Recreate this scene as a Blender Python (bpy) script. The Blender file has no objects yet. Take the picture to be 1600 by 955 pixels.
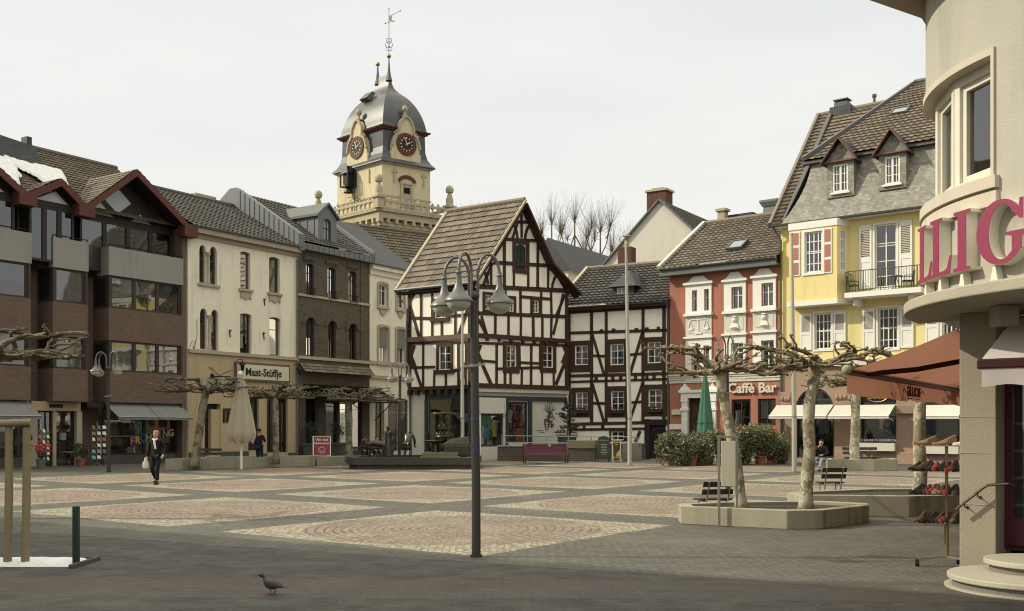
import bpy, bmesh, math, random
from mathutils import Vector, Matrix, noise as mnoise
random.seed(7)
R = math.radians
SC = bpy.context.scene
COL = SC.collection
F = 1600.0; HY = 670.0; H = 1.75          # survey of the photograph: focal length, horizon, eye height

def at(u, v, Y):
    return Vector(((u-800)/F*Y, Y, H+(HY-v)/F*Y))
def gr(u, v):
    Y = F*H/(v-HY)
    return Vector(((u-800)/F*Y, Y, 0))

# ------------------------------------------------------------------ mesh building
class MB:
    def __init__(s, M=None):
        s.v = []; s.f = []; s.uv = {}; s.M = M; s.sm = []
    def p(s, co, uv=None):
        co = Vector(co)
        if s.M is not None: co = s.M @ co
        s.v.append(co)
        if uv is not None: s.uv[len(s.v)-1] = uv
        return len(s.v)-1
    def face(s, pts):
        s.f.append([s.p(q) for q in pts])
    def box(s, x0, x1, y0, y1, z0, z1):
        i = [s.p(q) for q in ((x0,y0,z0),(x1,y0,z0),(x1,y1,z0),(x0,y1,z0),(x0,y0,z1),(x1,y0,z1),(x1,y1,z1),(x0,y1,z1))]
        for a in ((0,3,2,1),(4,5,6,7),(0,1,5,4),(1,2,6,5),(2,3,7,6),(3,0,4,7)):
            s.f.append([i[k] for k in a])
        return s
    def hexa(s, lo, hi):                       # 4 bottom + 4 top points
        i = [s.p(q) for q in list(lo)+list(hi)]
        for a in ((0,3,2,1),(4,5,6,7),(0,1,5,4),(1,2,6,5),(2,3,7,6),(3,0,4,7)):
            s.f.append([i[k] for k in a])
        return s
    def prism(s, poly, y0, y1):                # polygon in local x,z pushed along y
        a = [s.p((x,y0,z)) for x,z in poly]; b = [s.p((x,y1,z)) for x,z in poly]
        n = len(poly)
        s.f.append(a); s.f.append(b[::-1])
        for k in range(n):
            s.f.append([a[k], b[k], b[(k+1)%n], a[(k+1)%n]])
        return s
    def slab(s, poly, z0, z1):                 # polygon in x,y pushed along z
        a = [s.p((x,y,z0)) for x,y in poly]; b = [s.p((x,y,z1)) for x,y in poly]
        n = len(poly)
        s.f.append(a[::-1]); s.f.append(b)
        for k in range(n):
            s.f.append([a[k], a[(k+1)%n], b[(k+1)%n], b[k]])
        return s
    def bar(s, p, q, w, d, up=(0,0,1)):        # rectangular beam p -> q
        p = Vector(p); q = Vector(q); t = (q-p).normalized(); up = Vector(up)
        if abs(t.dot(up.normalized())) > .98: up = Vector((0,1,0)) if abs(t.y) < .9 else Vector((1,0,0))
        a = t.cross(up).normalized()*(w/2); b = a.cross(t).normalized()*(d/2)
        s.hexa((p-a-b,p+a-b,p+a+b,p-a+b), (q-a-b,q+a-b,q+a+b,q-a+b))
        return s
    def tube(s, pts, rad, n=8, cap=True):
        pts = [Vector(q) for q in pts]
        if not isinstance(rad, (list,tuple)): rad = [rad]*len(pts)
        rings = []; ref = None
        for k, q in enumerate(pts):
            t = (pts[min(k+1,len(pts)-1)]-pts[max(k-1,0)])
            if t.length < 1e-9: t = Vector((0,0,1))
            t.normalize()
            if ref is None:
                ref = Vector((1,0,0)) if abs(t.x) < .8 else Vector((0,1,0))
            a = (ref - t*ref.dot(t))
            if a.length < 1e-6: a = t.orthogonal()
            a.normalize(); ref = a; b = t.cross(a)
            rings.append([s.p(q+a*(rad[k]*math.cos(2*math.pi*j/n))+b*(rad[k]*math.sin(2*math.pi*j/n))) for j in range(n)])
        for r0, r1 in zip(rings, rings[1:]):
            for j in range(n):
                s.f.append([r0[j], r0[(j+1)%n], r1[(j+1)%n], r1[j]])
        if cap:
            s.f.append(rings[0][::-1]); s.f.append(rings[-1])
        return s
    def lathe(s, prof, c=(0,0,0), n=16, a0=0, a1=2*math.pi):
        c = Vector(c); full = abs(a1-a0-2*math.pi) < 1e-6
        m = n if full else n+1
        rings = []
        for r, z in prof:
            if r < 1e-5: rings.append([s.p(c+Vector((0,0,z)))]*m)
            else: rings.append([s.p(c+Vector((r*math.cos(a0+(a1-a0)*j/n), r*math.sin(a0+(a1-a0)*j/n), z))) for j in range(m)])
        for r0, r1 in zip(rings, rings[1:]):
            for j in range(n):
                k = (j+1)%m
                q = [r0[j], r0[k], r1[k], r1[j]]
                q2 = []
                for x in q:
                    if x not in q2: q2.append(x)
                if len(q2) > 2: s.f.append(q2)
        return s
    def ball(s, c, r, n=10, sz=1.0, sx=1.0, sy=1.0):
        c = Vector(c); m = max(4, n//2); rings = []
        for i in range(m+1):
            th = math.pi*i/m
            if i in (0, m): rings.append([s.p(c+Vector((0,0,r*sz*math.cos(th))))]*n)
            else: rings.append([s.p(c+Vector((r*sx*math.sin(th)*math.cos(2*math.pi*j/n), r*sy*math.sin(th)*math.sin(2*math.pi*j/n), r*sz*math.cos(th)))) for j in range(n)])
        for r0, r1 in zip(rings, rings[1:]):
            for j in range(n):
                q2 = []
                for x in (r0[j], r1[j], r1[(j+1)%n], r0[(j+1)%n]):
                    if x not in q2: q2.append(x)
                s.f.append(q2)
        return s
    def grid(s, fn, nu, nv, uvf=None):         # fn(u,v)->co, u,v in 0..1
        ids = [[s.p(fn(i/nu, j/nv), uvf(i/nu, j/nv) if uvf else None) for j in range(nv+1)] for i in range(nu+1)]
        for i in range(nu):
            for j in range(nv):
                s.f.append([ids[i][j], ids[i+1][j], ids[i+1][j+1], ids[i][j+1]])
        return s
    def build(s, name, mat, parent=None, smooth=False, bevel=0, fixn=True):
        me = bpy.data.meshes.new(name)
        me.from_pydata([tuple(q) for q in s.v], [], [f for f in s.f if len(set(f)) > 2])
        if s.uv:
            l = me.uv_layers.new(name='UVMap')
            for lp in me.loops:
                l.data[lp.index].uv = s.uv.get(lp.vertex_index, (0,0))
        if fixn:
            bm = bmesh.new(); bm.from_mesh(me)
            if smooth and not s.uv: bmesh.ops.remove_doubles(bm, verts=bm.verts, dist=1e-5)
            bmesh.ops.recalc_face_normals(bm, faces=bm.faces)
            if bevel:
                bmesh.ops.bevel(bm, geom=list(bm.edges), offset=bevel, segments=2, affect='EDGES', clamp_overlap=True, profile=.5)
            bm.to_mesh(me); bm.free()
        if smooth:
            me.shade_smooth()
            if smooth == 'auto': me.set_sharp_from_angle(angle=R(38))
        me.materials.append(mat)
        o = bpy.data.objects.new(name, me); COL.objects.link(o)
        if parent is not None: o.parent = parent
        return o

def tag(o, label=None, cat=None, group=None, kind=None):
    if label: o['label'] = label
    if cat: o['category'] = cat
    if group: o['group'] = group
    if kind: o['kind'] = kind
    return o
def thing(name, label, cat, loc=(0,0,0), rz=0, group=None):
    o = bpy.data.objects.new(name, None); COL.objects.link(o)
    o.empty_display_size = .3
    o.location = loc; o.rotation_euler = (0,0,rz)
    return tag(o, label, cat, group)
def dup(root, loc=None, rz=None, label=None, group=None, scale=None):
    r = root.copy(); COL.objects.link(r)
    if loc is not None: r.location = loc
    if rz is not None: r.rotation_euler = (0,0,rz)
    if scale: r.scale = (scale,)*3
    if label: r['label'] = label
    if group: r['group'] = group
    for ch in list(root.children):
        c = ch.copy(); COL.objects.link(c); c.parent = r
        for g in list(ch.children):
            d = g.copy(); COL.objects.link(d); d.parent = c
    return r

def text_mesh(txt, size, extrude=.01, bold=0.0, shear=0.0, align='CENTER', space=1.0):
    cu = bpy.data.curves.new('t', 'FONT'); cu.body = txt; cu.size = size
    cu.extrude = extrude; cu.offset = bold; cu.shear = shear; cu.align_x = align; cu.align_y = 'CENTER'
    cu.space_character = space; cu.resolution_u = 3
    o = bpy.data.objects.new('t', cu); COL.objects.link(o)
    bpy.context.view_layer.update()
    me = bpy.data.meshes.new_from_object(o.evaluated_get(bpy.context.evaluated_depsgraph_get()))
    bpy.data.objects.remove(o)
    return me
def add_text(txt, size, mat, parent, pos, extrude=.01, bold=0.0, shear=0.0, name='lettering', xs=1.0, mirror=False, space=1.0, rz=0.0):
    me = text_mesh(txt, size, extrude, bold, shear, space=space)
    M = Matrix.Translation(pos) @ Matrix.Rotation(rz, 4, 'Z') @ Matrix.Rotation(R(90), 4, 'X') @ Matrix.Diagonal((-xs if mirror else xs, 1, 1, 1))
    me.transform(M)
    me.materials.clear(); me.materials.append(mat); me.name = name
    o = bpy.data.objects.new(name, me); COL.objects.link(o); o.parent = parent
    return o

# ------------------------------------------------------------------ materials
def hexc(h):
    h = h.lstrip('#'); c = [int(h[i:i+2],16)/255 for i in (0,2,4)]
    c = [x/12.92 if x <= .04045 else ((x+.055)/1.055)**2.4 for x in c]
    l = .3*c[0]+.59*c[1]+.11*c[2]
    return tuple(x+(l-x)*SAT for x in c)
SAT = .22                                 # the old town's paints are all a little greyed
def sc(c, k): return tuple(min(1, x*k) for x in c)
class N:
    def __init__(s, name):
        s.m = bpy.data.materials.new(name); s.m.use_nodes = True
        s.t = s.m.node_tree; s.t.nodes.clear()
        s.out = s.n('ShaderNodeOutputMaterial')
    def n(s, typ, ins=None, **kw):
        nd = s.t.nodes.new(typ)
        for k, v in kw.items(): setattr(nd, k, v)
        for k, v in (ins or {}).items():
            sock = nd.inputs[k]
            if isinstance(v, bpy.types.NodeSocket): s.t.links.new(v, sock)
            elif isinstance(v, (tuple,list)) and len(v) == 3 and sock.type == 'RGBA': sock.default_value = (*v, 1)
            else: sock.default_value = v
        return nd
    def math(s, op, a, b=None, c=None, clamp=False):
        i = {0:a}
        if b is not None: i[1] = b
        if c is not None: i[2] = c
        nd = s.n('ShaderNodeMath', i, operation=op); nd.use_clamp = clamp
        return nd.outputs[0]
    def vmath(s, op, a, b=None):
        i = {0:a}
        if b is not None: i[1] = b
        nd = s.n('ShaderNodeVectorMath', i, operation=op)
        return nd.outputs['Value'] if op in ('DOT_PRODUCT','LENGTH') else nd.outputs[0]
    def mix(s, fac, a, b, typ='MIX'):
        nd = s.n('ShaderNodeMix', data_type='RGBA', blend_type=typ)
        nd.clamp_factor = True
        for sock, v in ((nd.inputs[0],fac),(nd.inputs[6],a),(nd.inputs[7],b)):
            if isinstance(v, bpy.types.NodeSocket): s.t.links.new(v, sock)
            elif isinstance(v, (tuple,list)): sock.default_value = (*v,1) if len(v)==3 else v
            else: sock.default_value = v
        return nd.outputs[2]
    def ramp(s, fac, lo, hi):                  # smooth 0..1 between lo and hi
        nd = s.n('ShaderNodeMapRange', {0:fac,1:lo,2:hi,3:0.0,4:1.0}); nd.interpolation_type='SMOOTHSTEP'
        return nd.outputs[0]
    def obj(s): return s.n('ShaderNodeTexCoord').outputs['Object']
    def uv(s): return s.n('ShaderNodeTexCoord').outputs['UV']
    def noise(s, vec, scale, detail=4, rough=.55, stretch=None):
        if stretch: vec = s.vmath('MULTIPLY', vec, stretch)
        return s.n('ShaderNodeTexNoise', {'Vector':vec,'Scale':scale,'Detail':detail,'Roughness':rough}).outputs[0]
    def bump(s, h, strength, dist=.02, normal=None):
        i = {'Height':h,'Strength':strength,'Distance':dist}
        if normal is not None: i['Normal'] = normal
        return s.n('ShaderNodeBump', i).outputs[0]
    def fin(s, col, rough=.8, metal=0, normal=None, spec=.3, **kw):
        i = {'Base Color':col,'Roughness':rough,'Metallic':metal,'Specular IOR Level':spec}
        if normal is not None: i['Normal'] = normal
        i.update(kw)
        b = s.n('ShaderNodeBsdfPrincipled', i)
        s.t.links.new(b.outputs[0], s.out.inputs[0])
        return s.m

def m_plain(name, c, rough=.7, var=.12, nscale=3.0, bscale=40, bstr=.15, metal=0, spec=.3, streak=0.0, dist=.01):
    """painted / plastered / metal surface with uneven tone, weather streaks and a fine grain"""
    n = N(name); o = n.obj(); c = hexc(c) if isinstance(c, str) else c
    col = n.mix(n.noise(o, nscale), sc(c,1-var), sc(c,1+var))
    if streak:
        st = n.ramp(n.noise(o, 2.2, 5, .6, (1.0,1.0,.12)), .5, .75)
        col = n.mix(n.math('MULTIPLY', st, streak), col, sc(c,.45))
        bl = n.ramp(n.noise(o, .7, 4, .6), .55, .8)
        col = n.mix(n.math('MULTIPLY', bl, streak*.7), col, sc(c,.65))
    nb = n.bump(n.noise(o, bscale, 3), bstr, dist) if bstr else None
    rg = n.math('MULTIPLY_ADD', n.noise(o, nscale*2), .2, rough-.1, clamp=True)
    return n.fin(col, rg, metal, nb, spec)
def m_brick(name, c1, c2, mortar, bw=.25, rh=.077, msize=.012, bump=.4, streak=.3):
    n = N(name); o = n.obj()
    sp = n.n('ShaderNodeSeparateXYZ', {0:o})
    v = n.n('ShaderNodeCombineXYZ', {0:n.math('ADD', sp.outputs[0], sp.outputs[1]), 1:sp.outputs[2]}).outputs[0]
    b = n.n('ShaderNodeTexBrick', {'Vector':v,'Color1':hexc(c1),'Color2':hexc(c2),'Mortar':hexc(mortar),'Scale':1.0,'Mortar Size':msize,'Mortar Smooth':.2,'Bias':0.0,'Brick Width':bw,'Row Height':rh})
    col = n.mix(n.math('MULTIPLY', n.noise(o, 1.3, 5), .75), b.outputs[0], sc(hexc(c1),.4))
    col = n.mix(n.math('MULTIPLY', n.noise(o, 14, 3), .5), col, hexc(c2))
    st = n.ramp(n.noise(o, 2.0, 5, .6, (1.0,1.0,.1)), .5, .78)
    col = n.mix(n.math('MULTIPLY', st, streak), col, sc(hexc(c1),.3))
    nb = n.bump(b.outputs[1], -bump, .01)
    return n.fin(col, .9, 0, nb, .2)
def m_tile(name, c, var=.35, moss='#5d5a44', mossamt=.4):
    """roof tiles: tone per tile through the UVs (one unit per tile), lichen in patches"""
    n = N(name); u = n.uv(); o = n.obj(); c = hexc(c)
    fl = n.vmath('FLOOR', u)
    wn = n.n('ShaderNodeTexWhiteNoise', {0:fl}); wn.noise_dimensions = '2D'
    col = n.mix(wn.outputs[0], sc(c,1-var), sc(c,1+var))
    col = n.mix(n.math('MULTIPLY', n.ramp(n.noise(o, .9, 5, .65), .45, .75), mossamt), col, hexc(moss))
    col = n.mix(n.math('MULTIPLY', n.noise(o, 22, 3), .35), col, sc(c,.5))
    return n.fin(col, .82, 0, n.bump(n.noise(o, 40, 3), .2, .01), .3)
def m_slate(name, c, c2, w=.22, h=.14, bstr=.6, rough=.62):
    n = N(name); o = n.obj()
    sp = n.n('ShaderNodeSeparateXYZ', {0:o})
    v = n.n('ShaderNodeCombineXYZ', {0:n.math('ADD', sp.outputs[0], sp.outputs[1]), 1:sp.outputs[2]}).outputs[0]
    wob = n.n('ShaderNodeTexNoise', {'Vector':v,'Scale':5.0,'Detail':2.0})
    v = n.vmath('ADD', v, n.vmath('MULTIPLY', wob.outputs[1], (.05,.05,0)))
    b = n.n('ShaderNodeTexBrick', {'Vector':v,'Color1':hexc(c),'Color2':hexc(c2),'Mortar':sc(hexc(c),.35),'Scale':1.0,'Mortar Size':.007,'Brick Width':w,'Row Height':h})
    col = n.mix(n.math('MULTIPLY', n.ramp(n.noise(o, 1.6, 6, .65), .4, .66), .7), b.outputs[0], sc(hexc(c),.45))
    fr = n.math('FRACT', n.math('DIVIDE', sp.outputs[2], h))
    nb = n.bump(n.math('MULTIPLY_ADD', fr, -.6, b.outputs[1]), -bstr*.5, .02)
    return n.fin(col, rough, 0, nb, .5)
def m_glass(name='window_glass', tint=(.55,.6,.62), refl=1.0, op=.8):
    n = N(name); o = n.obj()
    nb = n.bump(n.noise(o, 1.4, 2), .025, .05)
    g = n.n('ShaderNodeBsdfGlossy', {'Color':(.9,.92,.95),'Roughness':.02,'Normal':nb})
    t = n.n('ShaderNodeBsdfTransparent', {'Color':sc(tint, op)})
    fr = n.n('ShaderNodeFresnel', {'IOR':1.5,'Normal':nb})
    fac = n.math('MULTIPLY_ADD', fr.outputs[0], refl, .1, clamp=True)
    mx = n.n('ShaderNodeMixShader', {0:fac,1:t.outputs[0],2:g.outputs[0]})
    n.t.links.new(mx.outputs[0], n.out.inputs[0])
    return n.m
def m_fabric(name, c, trans=.25, var=.1):
    n = N(name); o = n.obj(); c = hexc(c)
    col = n.mix(n.noise(o, 2.5, 5), sc(c,1-var), sc(c,1+var))
    d = n.n('ShaderNodeBsdfDiffuse', {'Color':col,'Roughness':.8,'Normal':n.bump(n.noise(o,60,2),.2,.004)})
    t = n.n('ShaderNodeBsdfTranslucent', {'Color':col})
    mx = n.n('ShaderNodeMixShader', {0:trans,1:d.outputs[0],2:t.outputs[0]})
    n.t.links.new(mx.outputs[0], n.out.inputs[0])
    return n.m
def m_bark(name, c1, c2, c3):
    n = N(name); o = n.obj()
    k = n.noise(o, 3.2, 4, .55)
    col = n.mix(n.ramp(k, .485, .53), hexc(c1), hexc(c2))
    col = n.mix(n.ramp(n.noise(o, 8, 4, .6), .57, .62), col, hexc(c3)); col = n.mix(n.math('MULTIPLY', n.ramp(n.noise(o, 26, 3), .55, .7), .4), col, sc(hexc(c2), .55))
    return n.fin(col, .9, 0, n.bump(n.noise(o, 18, 5), .5, .03), .15)
def m_leaf(name, c1, c2):
    n = N(name); o = n.obj()
    wn = n.n('ShaderNodeNewGeometry')
    col = n.mix(wn.outputs['Random Per Island'], hexc(c1), hexc(c2))
    d = n.n('ShaderNodeBsdfPrincipled', {'Base Color':col,'Roughness':.45,'Specular IOR Level':.4})
    t = n.n('ShaderNodeBsdfTranslucent', {'Color':col})
    mx = n.n('ShaderNodeMixShader', {0:.2,1:d.outputs[0],2:t.outputs[0]})
    n.t.links.new(mx.outputs[0], n.out.inputs[0])
    return n.m
def m_emit(name, c, s):
    n = N(name)
    e = n.n('ShaderNodeEmission', {'Color':hexc(c),'Strength':s})
    n.t.links.new(e.outputs[0], n.out.inputs[0])
    return n.m

M = {}
def setup_materials():
    M['cream'] = m_plain('cream_render', '#e2d9bf', .9, .08, 2, 60, .2, streak=.55)
    M['cream2'] = m_plain('pale_cream_render', '#dcd5c2', .9, .08, 2, 60, .2, streak=.5)
    M['ochre'] = m_plain('ochre_render', '#b39c72', .9, .08, 2, 60, .2, streak=.35)
    M['stone'] = m_plain('sandstone_trim', '#a79a80', .9, .12, 4, 50, .3, streak=.25)
    M['towerstone'] = m_plain('tower_render', '#c9ba8f', .9, .08, 1.2, 40, .25, streak=.45)
    M['towertrim'] = m_plain('tower_trim', '#ada080', .9, .1, 2, 40, .3, streak=.45)
    M['graystone'] = m_plain('dark_stone', '#4d4b47', .85, .15, 3, 40, .3)
    M['white_plaster'] = m_plain('white_plaster', '#c6c0b1', .9, .05, 2, 60, .2, streak=.2)
    M['infill'] = m_plain('cream_infill', '#f0e9d6', .9, .06, 1.5, 40, .35, streak=.25)
    M['timber'] = m_plain('dark_red_timber', '#3f2a1a', .75, .25, 6, 30, .5, streak=.1)
    M['timber_red'] = m_plain('oxblood_timber', '#42271d', .7, .2, 6, 30, .4)
    M['timber_raw'] = m_plain('grey_brown_timber', '#6d5344', .85, .25, 6, 30, .5)
    M['redwall'] = m_plain('brick_red_render', '#a8654b', .9, .1, 1.5, 50, .25, streak=.4)
    M['yellow'] = m_plain('yellow_render', '#e0cc7c', .9, .07, 1.5, 50, .25, streak=.35)
    M['pinkstone'] = m_plain('pinkish_sandstone', '#9c7f68', .9, .12, 3, 50, .3, streak=.2)
    M['white'] = m_plain('white_paint', '#dcdad2', .55, .04, 4, 30, .08)
    M['frame_dark'] = m_plain('dark_brown_frame', '#2c2421', .5, .15, 5, 30, .1)
    M['frame_brown'] = m_plain('brown_window_frame', '#3e332c', .5, .15, 5, 30, .1)
    M['frame_grey'] = m_plain('slate_blue_frame', '#343a40', .5, .12, 5, 30, .1)
    M['redfascia'] = m_plain('red_fascia_paint', '#5e2c25', .6, .1, 4, 30, .1, streak=.2)
    M['balcony'] = m_plain('grey_concrete_panel', '#8f8b84', .9, .05, 1.5, 60, .15, streak=.35)
    M['concrete'] = m_plain('weathered_concrete', '#989279', .95, .2, 3.5, 30, .6, streak=.85)
    M['zinc'] = m_plain('zinc_sheet', '#696d6e', .5, .12, 2, 20, .08, metal=.2, streak=.2)
    M['zinc_dark'] = m_plain('dark_zinc_sheet', '#5f6362', .5, .12, 2, 20, .08, metal=.3, streak=.2)
    M['lead'] = m_plain('lead_flashing', '#5c5c5a', .5, .15, 3, 20, .1, metal=.3)
    M['brown_brick'] = m_brick('brown_brick', '#836a58', '#6c5546', '#6f6357', streak=.15)
    M['grey_brick'] = m_brick('greyish_yellow_brick', '#716552', '#4e463b', '#736a5b', streak=.35)
    M['chimney_brick'] = m_brick('chimney_brick', '#7b4433', '#5d3a30', '#6b5a50')
    M['stone_wall'] = m_brick('rubble_brick_wall', '#5f5348', '#4a4440', '#7d776a', .3, .1, .016)
    M['tile_brown'] = m_tile('brown_pantiles', '#74685a')
    M['tile_dark'] = m_tile('dark_pantiles', '#57524d', .3, '#4f4c40', .25)
    M['tile_warm'] = m_tile('warm_grey_pantiles', '#7b6e5e', .3)
    M['tile_old'] = m_tile('mossy_tiles', '#655a48', .3, '#5d573c', .6)
    M['slate'] = m_slate('slate_cladding', '#9d9987', '#6f6c61', .19, .115)
    M['slate_dark'] = m_slate('dark_slates', '#3c3e43', '#2e3035', .3, .18)
    M['slate_dome'] = m_slate('dome_slates', '#4a4c52', '#3c3e45', .35, .22, bstr=.25, rough=.33)
    M['glass'] = m_glass()
    M['shopglass'] = m_glass('shop_window_glass', (.85,.88,.87), .8, .9)
    M['dark'] = m_plain('dark_room', '#191817', .95, .3, 1.5, 10, 0)
    M['room'] = m_plain('dim_shop_interior', '#5c5044', .95, .4, 1.2, 10, 0)
    M['curtain'] = m_fabric('net_curtain', '#cfcac0', .3)
    M['curtain_grey'] = m_fabric('grey_blind', '#9f9c94', .2)
    M['steel'] = m_plain('galvanised_steel', '#8b8c88', .45, .1, 5, 30, .05, metal=.7)
    M['pole'] = m_plain('grey_pole_paint', '#a5a194', .5, .08, 5, 30, .05, metal=.2)
    M['lamp'] = m_plain('dark_grey_lamp_paint', '#3b3834', .42, .12, 5, 40, .05, metal=.3, spec=.5)
    M['lamphead'] = m_plain('grey_lamp_paint', '#63625e', .4, .1, 5, 40, .05, metal=.3, spec=.5)
    M['iron'] = m_plain('black_iron', '#1d1c1b', .5, .2, 8, 40, .1, metal=.4)
    M['bronze'] = m_plain('bronze', '#4d473d', .34, .35, 9, 40, .3, metal=.75)
    M['gold'] = m_plain('gilding', '#b3913c', .35, .15, 8, 40, .05, metal=.9)
    M['black'] = m_plain('black_paint', '#151515', .45, .2, 6, 40, .05)
    M['clockred'] = m_plain('clock_ring_red', '#5c2c1c', .6, .15, 6, 40, .05)
    M['maroon'] = m_plain('maroon_paint', '#5b2034', .4, .1, 6, 40, .05)
    M['green'] = m_plain('dark_green_paint', '#16332a', .4, .1, 6, 40, .05)
    M['greenfab'] = m_fabric('green_parasol_cloth', '#548a6e', .15, .2)
    M['beigefab'] = m_fabric('beige_parasol_cloth', '#b8ad94', .15, .12)
    M['orangefab'] = m_fabric('terracotta_awning_cloth', '#a96e54', .4, .06)
    M['whitefab'] = m_fabric('cream_awning_cloth', '#e8e4d6', .3, .04)
    M['pinkfab'] = m_fabric('pale_lilac_awning_cloth', '#d8cbc6', .25, .05)
    M['greyfab'] = m_fabric('grey_awning_cloth', '#8f8f8c', .2, .15)
    M['winered'] = m_plain('wine_red_paint', '#57081f', .35, .08, 6, 40, .04, spec=.5)
    M['darkred'] = m_plain('dark_red_metal', '#3a0e14', .4, .1, 6, 40, .04)
    M['magenta'] = m_plain('magenta_letter_face', '#8e1f4a', .4, .05, 6, 40, .03)
    M['lettercream'] = m_plain('cream_letter_side', '#dcd5be', .6, .05, 6, 40, .05, streak=.15)
    M['shopwall'] = m_plain('rough_cream_render', '#aea899', .95, .07, 3, 60, .45, streak=.28, dist=.015)
    M['shoppier'] = m_plain('taupe_render', '#978a74', .95, .06, 3, 45, .6, streak=.12)
    M['canopy'] = m_plain('canopy_concrete', '#a29a86', .95, .08, 3, 60, .5, streak=.2)
    M['travertine'] = m_plain('pale_stone_step', '#a59d88', .6, .07, 5, 30, .15, streak=.12)
    M['pebble'] = m_plain('pebble_dash', '#76706a', .9, .5, 60, 60, 1.0)
    M['terracotta'] = m_plain('terracotta', '#9a5236', .85, .12, 5, 40, .15)
    M['wood_grey'] = m_plain('weathered_bench_wood', '#40352d', .8, .2, 8, 40, .3)
    M['wood_post'] = m_plain('round_wood_post', '#857650', .8, .18, 3, 25, .25, streak=.4)
    M['snow'] = m_plain('old_snow', '#d5d7d9', .8, .26, 5, 25, .6, dist=.03)
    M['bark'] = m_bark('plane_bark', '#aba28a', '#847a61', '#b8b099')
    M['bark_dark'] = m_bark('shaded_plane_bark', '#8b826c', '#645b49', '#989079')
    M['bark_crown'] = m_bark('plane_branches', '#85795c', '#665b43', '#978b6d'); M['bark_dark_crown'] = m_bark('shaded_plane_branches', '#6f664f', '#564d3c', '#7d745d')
    M['frame_mid'] = m_plain('grey_brown_frame', '#5b564c', .5, .15, 5, 30, .1)
    M['twig'] = m_bark('bare_twigs', '#6d5f45', '#5a4e3a', '#7c7050')
    M['leaf'] = m_leaf('bamboo_leaves', '#86875c', '#4c5230')
    M['leaf_dark'] = m_leaf('laurel_leaves', '#323d26', '#4d5930')
    M['fir'] = m_leaf('fir_needles', '#2f3a2c', '#465043')
    M['soil'] = m_plain('soil', '#3d342a', .95, .3, 6, 20, .8)
    M['skin'] = m_plain('skin', '#b98569', .6, .05, 20, 40, .03)
    M['cloth_black'] = m_plain('black_cloth', '#1a191b', .9, .2, 10, 60, .3)
    M['cloth_navy'] = m_plain('dark_navy_cloth', '#23262e', .9, .2, 10, 60, .3)
    M['denim'] = m_plain('pale_denim', '#7f8896', .9, .15, 12, 60, .3)
    M['denim_dark'] = m_plain('dark_denim', '#2b3346', .9, .15, 12, 60, .3)
    M['hair'] = m_plain('dark_hair', '#2a211b', .7, .2, 20, 60, .3)
    M['hair_grey'] = m_plain('greying_hair', '#857664', .7, .2, 20, 60, .3)
    M['signwhite'] = m_plain('cream_sign_board', '#c9c2a8', .6, .06, 4, 30, .05)
    M['signred'] = m_plain('red_board', '#8f2a33', .5, .08, 4, 30, .05)
    M['signgreen'] = m_plain('dark_green_board', '#33443a', .6, .12, 4, 30, .05)
    M['yellowpaint'] = m_plain('yellow_paint', '#c4b320', .6, .1, 4, 30, .05)
    M['bluepaint'] = m_plain('blue_sticker', '#35396a', .5, .1, 4, 30, .05)
    M['sand'] = m_plain('sand_stone_letters', '#c7b9a7', .7, .08, 4, 30, .1)
    M['lampglow'] = m_emit('warm_lamp_light', '#ffce7a', 2.2)
    M['lampglass'] = m_plain('milky_ribbed_glass', '#b9b7a2', .25, .12, 8, 30, .1, spec=.6)
    M['pigeon'] = m_plain('pigeon_slate_feathers', '#3b3d42', .6, .3, 25, 80, .3)
    M['pigeon_neck'] = m_plain('pigeon_dark_green_feathers', '#20272a', .4, .3, 25, 80, .3)
    M['pigeon_brown'] = m_plain('pigeon_brown_feathers', '#4a3c37', .6, .3, 25, 80, .3)
    M['rust'] = m_plain('shutter_coral_paint', '#b2654a', .6, .06, 4, 30, .05)
    for k, c in dict(pink='#c8506c', gold='#c79c26', blue='#355a9a', lime='#7fae3a', cyan='#4f9aa0', yell='#d0c23a', wht='#cfcabb', tan='#8a6440', blk='#17130f', redc='#8c1f22', brn='#4b2f20', orange='#b8563a').items():
        M['c_'+k] = m_plain('paint_'+k, c, .5, .1, 8, 40, .05)
setup_materials()
M['fountstone']=m_plain('dark_basalt','#45413b',.7,.2,4,40,.25,streak=.2); M['fountstep']=m_plain('mossy_stone','#6f6a50',.85,.2,4,40,.3,streak=.3); M['water']=m_plain('dark_water','#20262a',.05,.1,2,6,.2,spec=.6)
M['cabinet']=m_plain('grey_cabinet','#77706a',.7,.1,4,30,.1,streak=.2); M['framegrey']=m_plain('grey_frame','#8a877b',.5,.08,4,30,.05,metal=.3); M['c_redc2']=m_plain('red_blossom','#c22a28',.6,.2,9,30,.1); M['cloth_maroon']=m_plain('maroon_cloth','#2e2024',.9,.2,9,60,.2)
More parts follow.
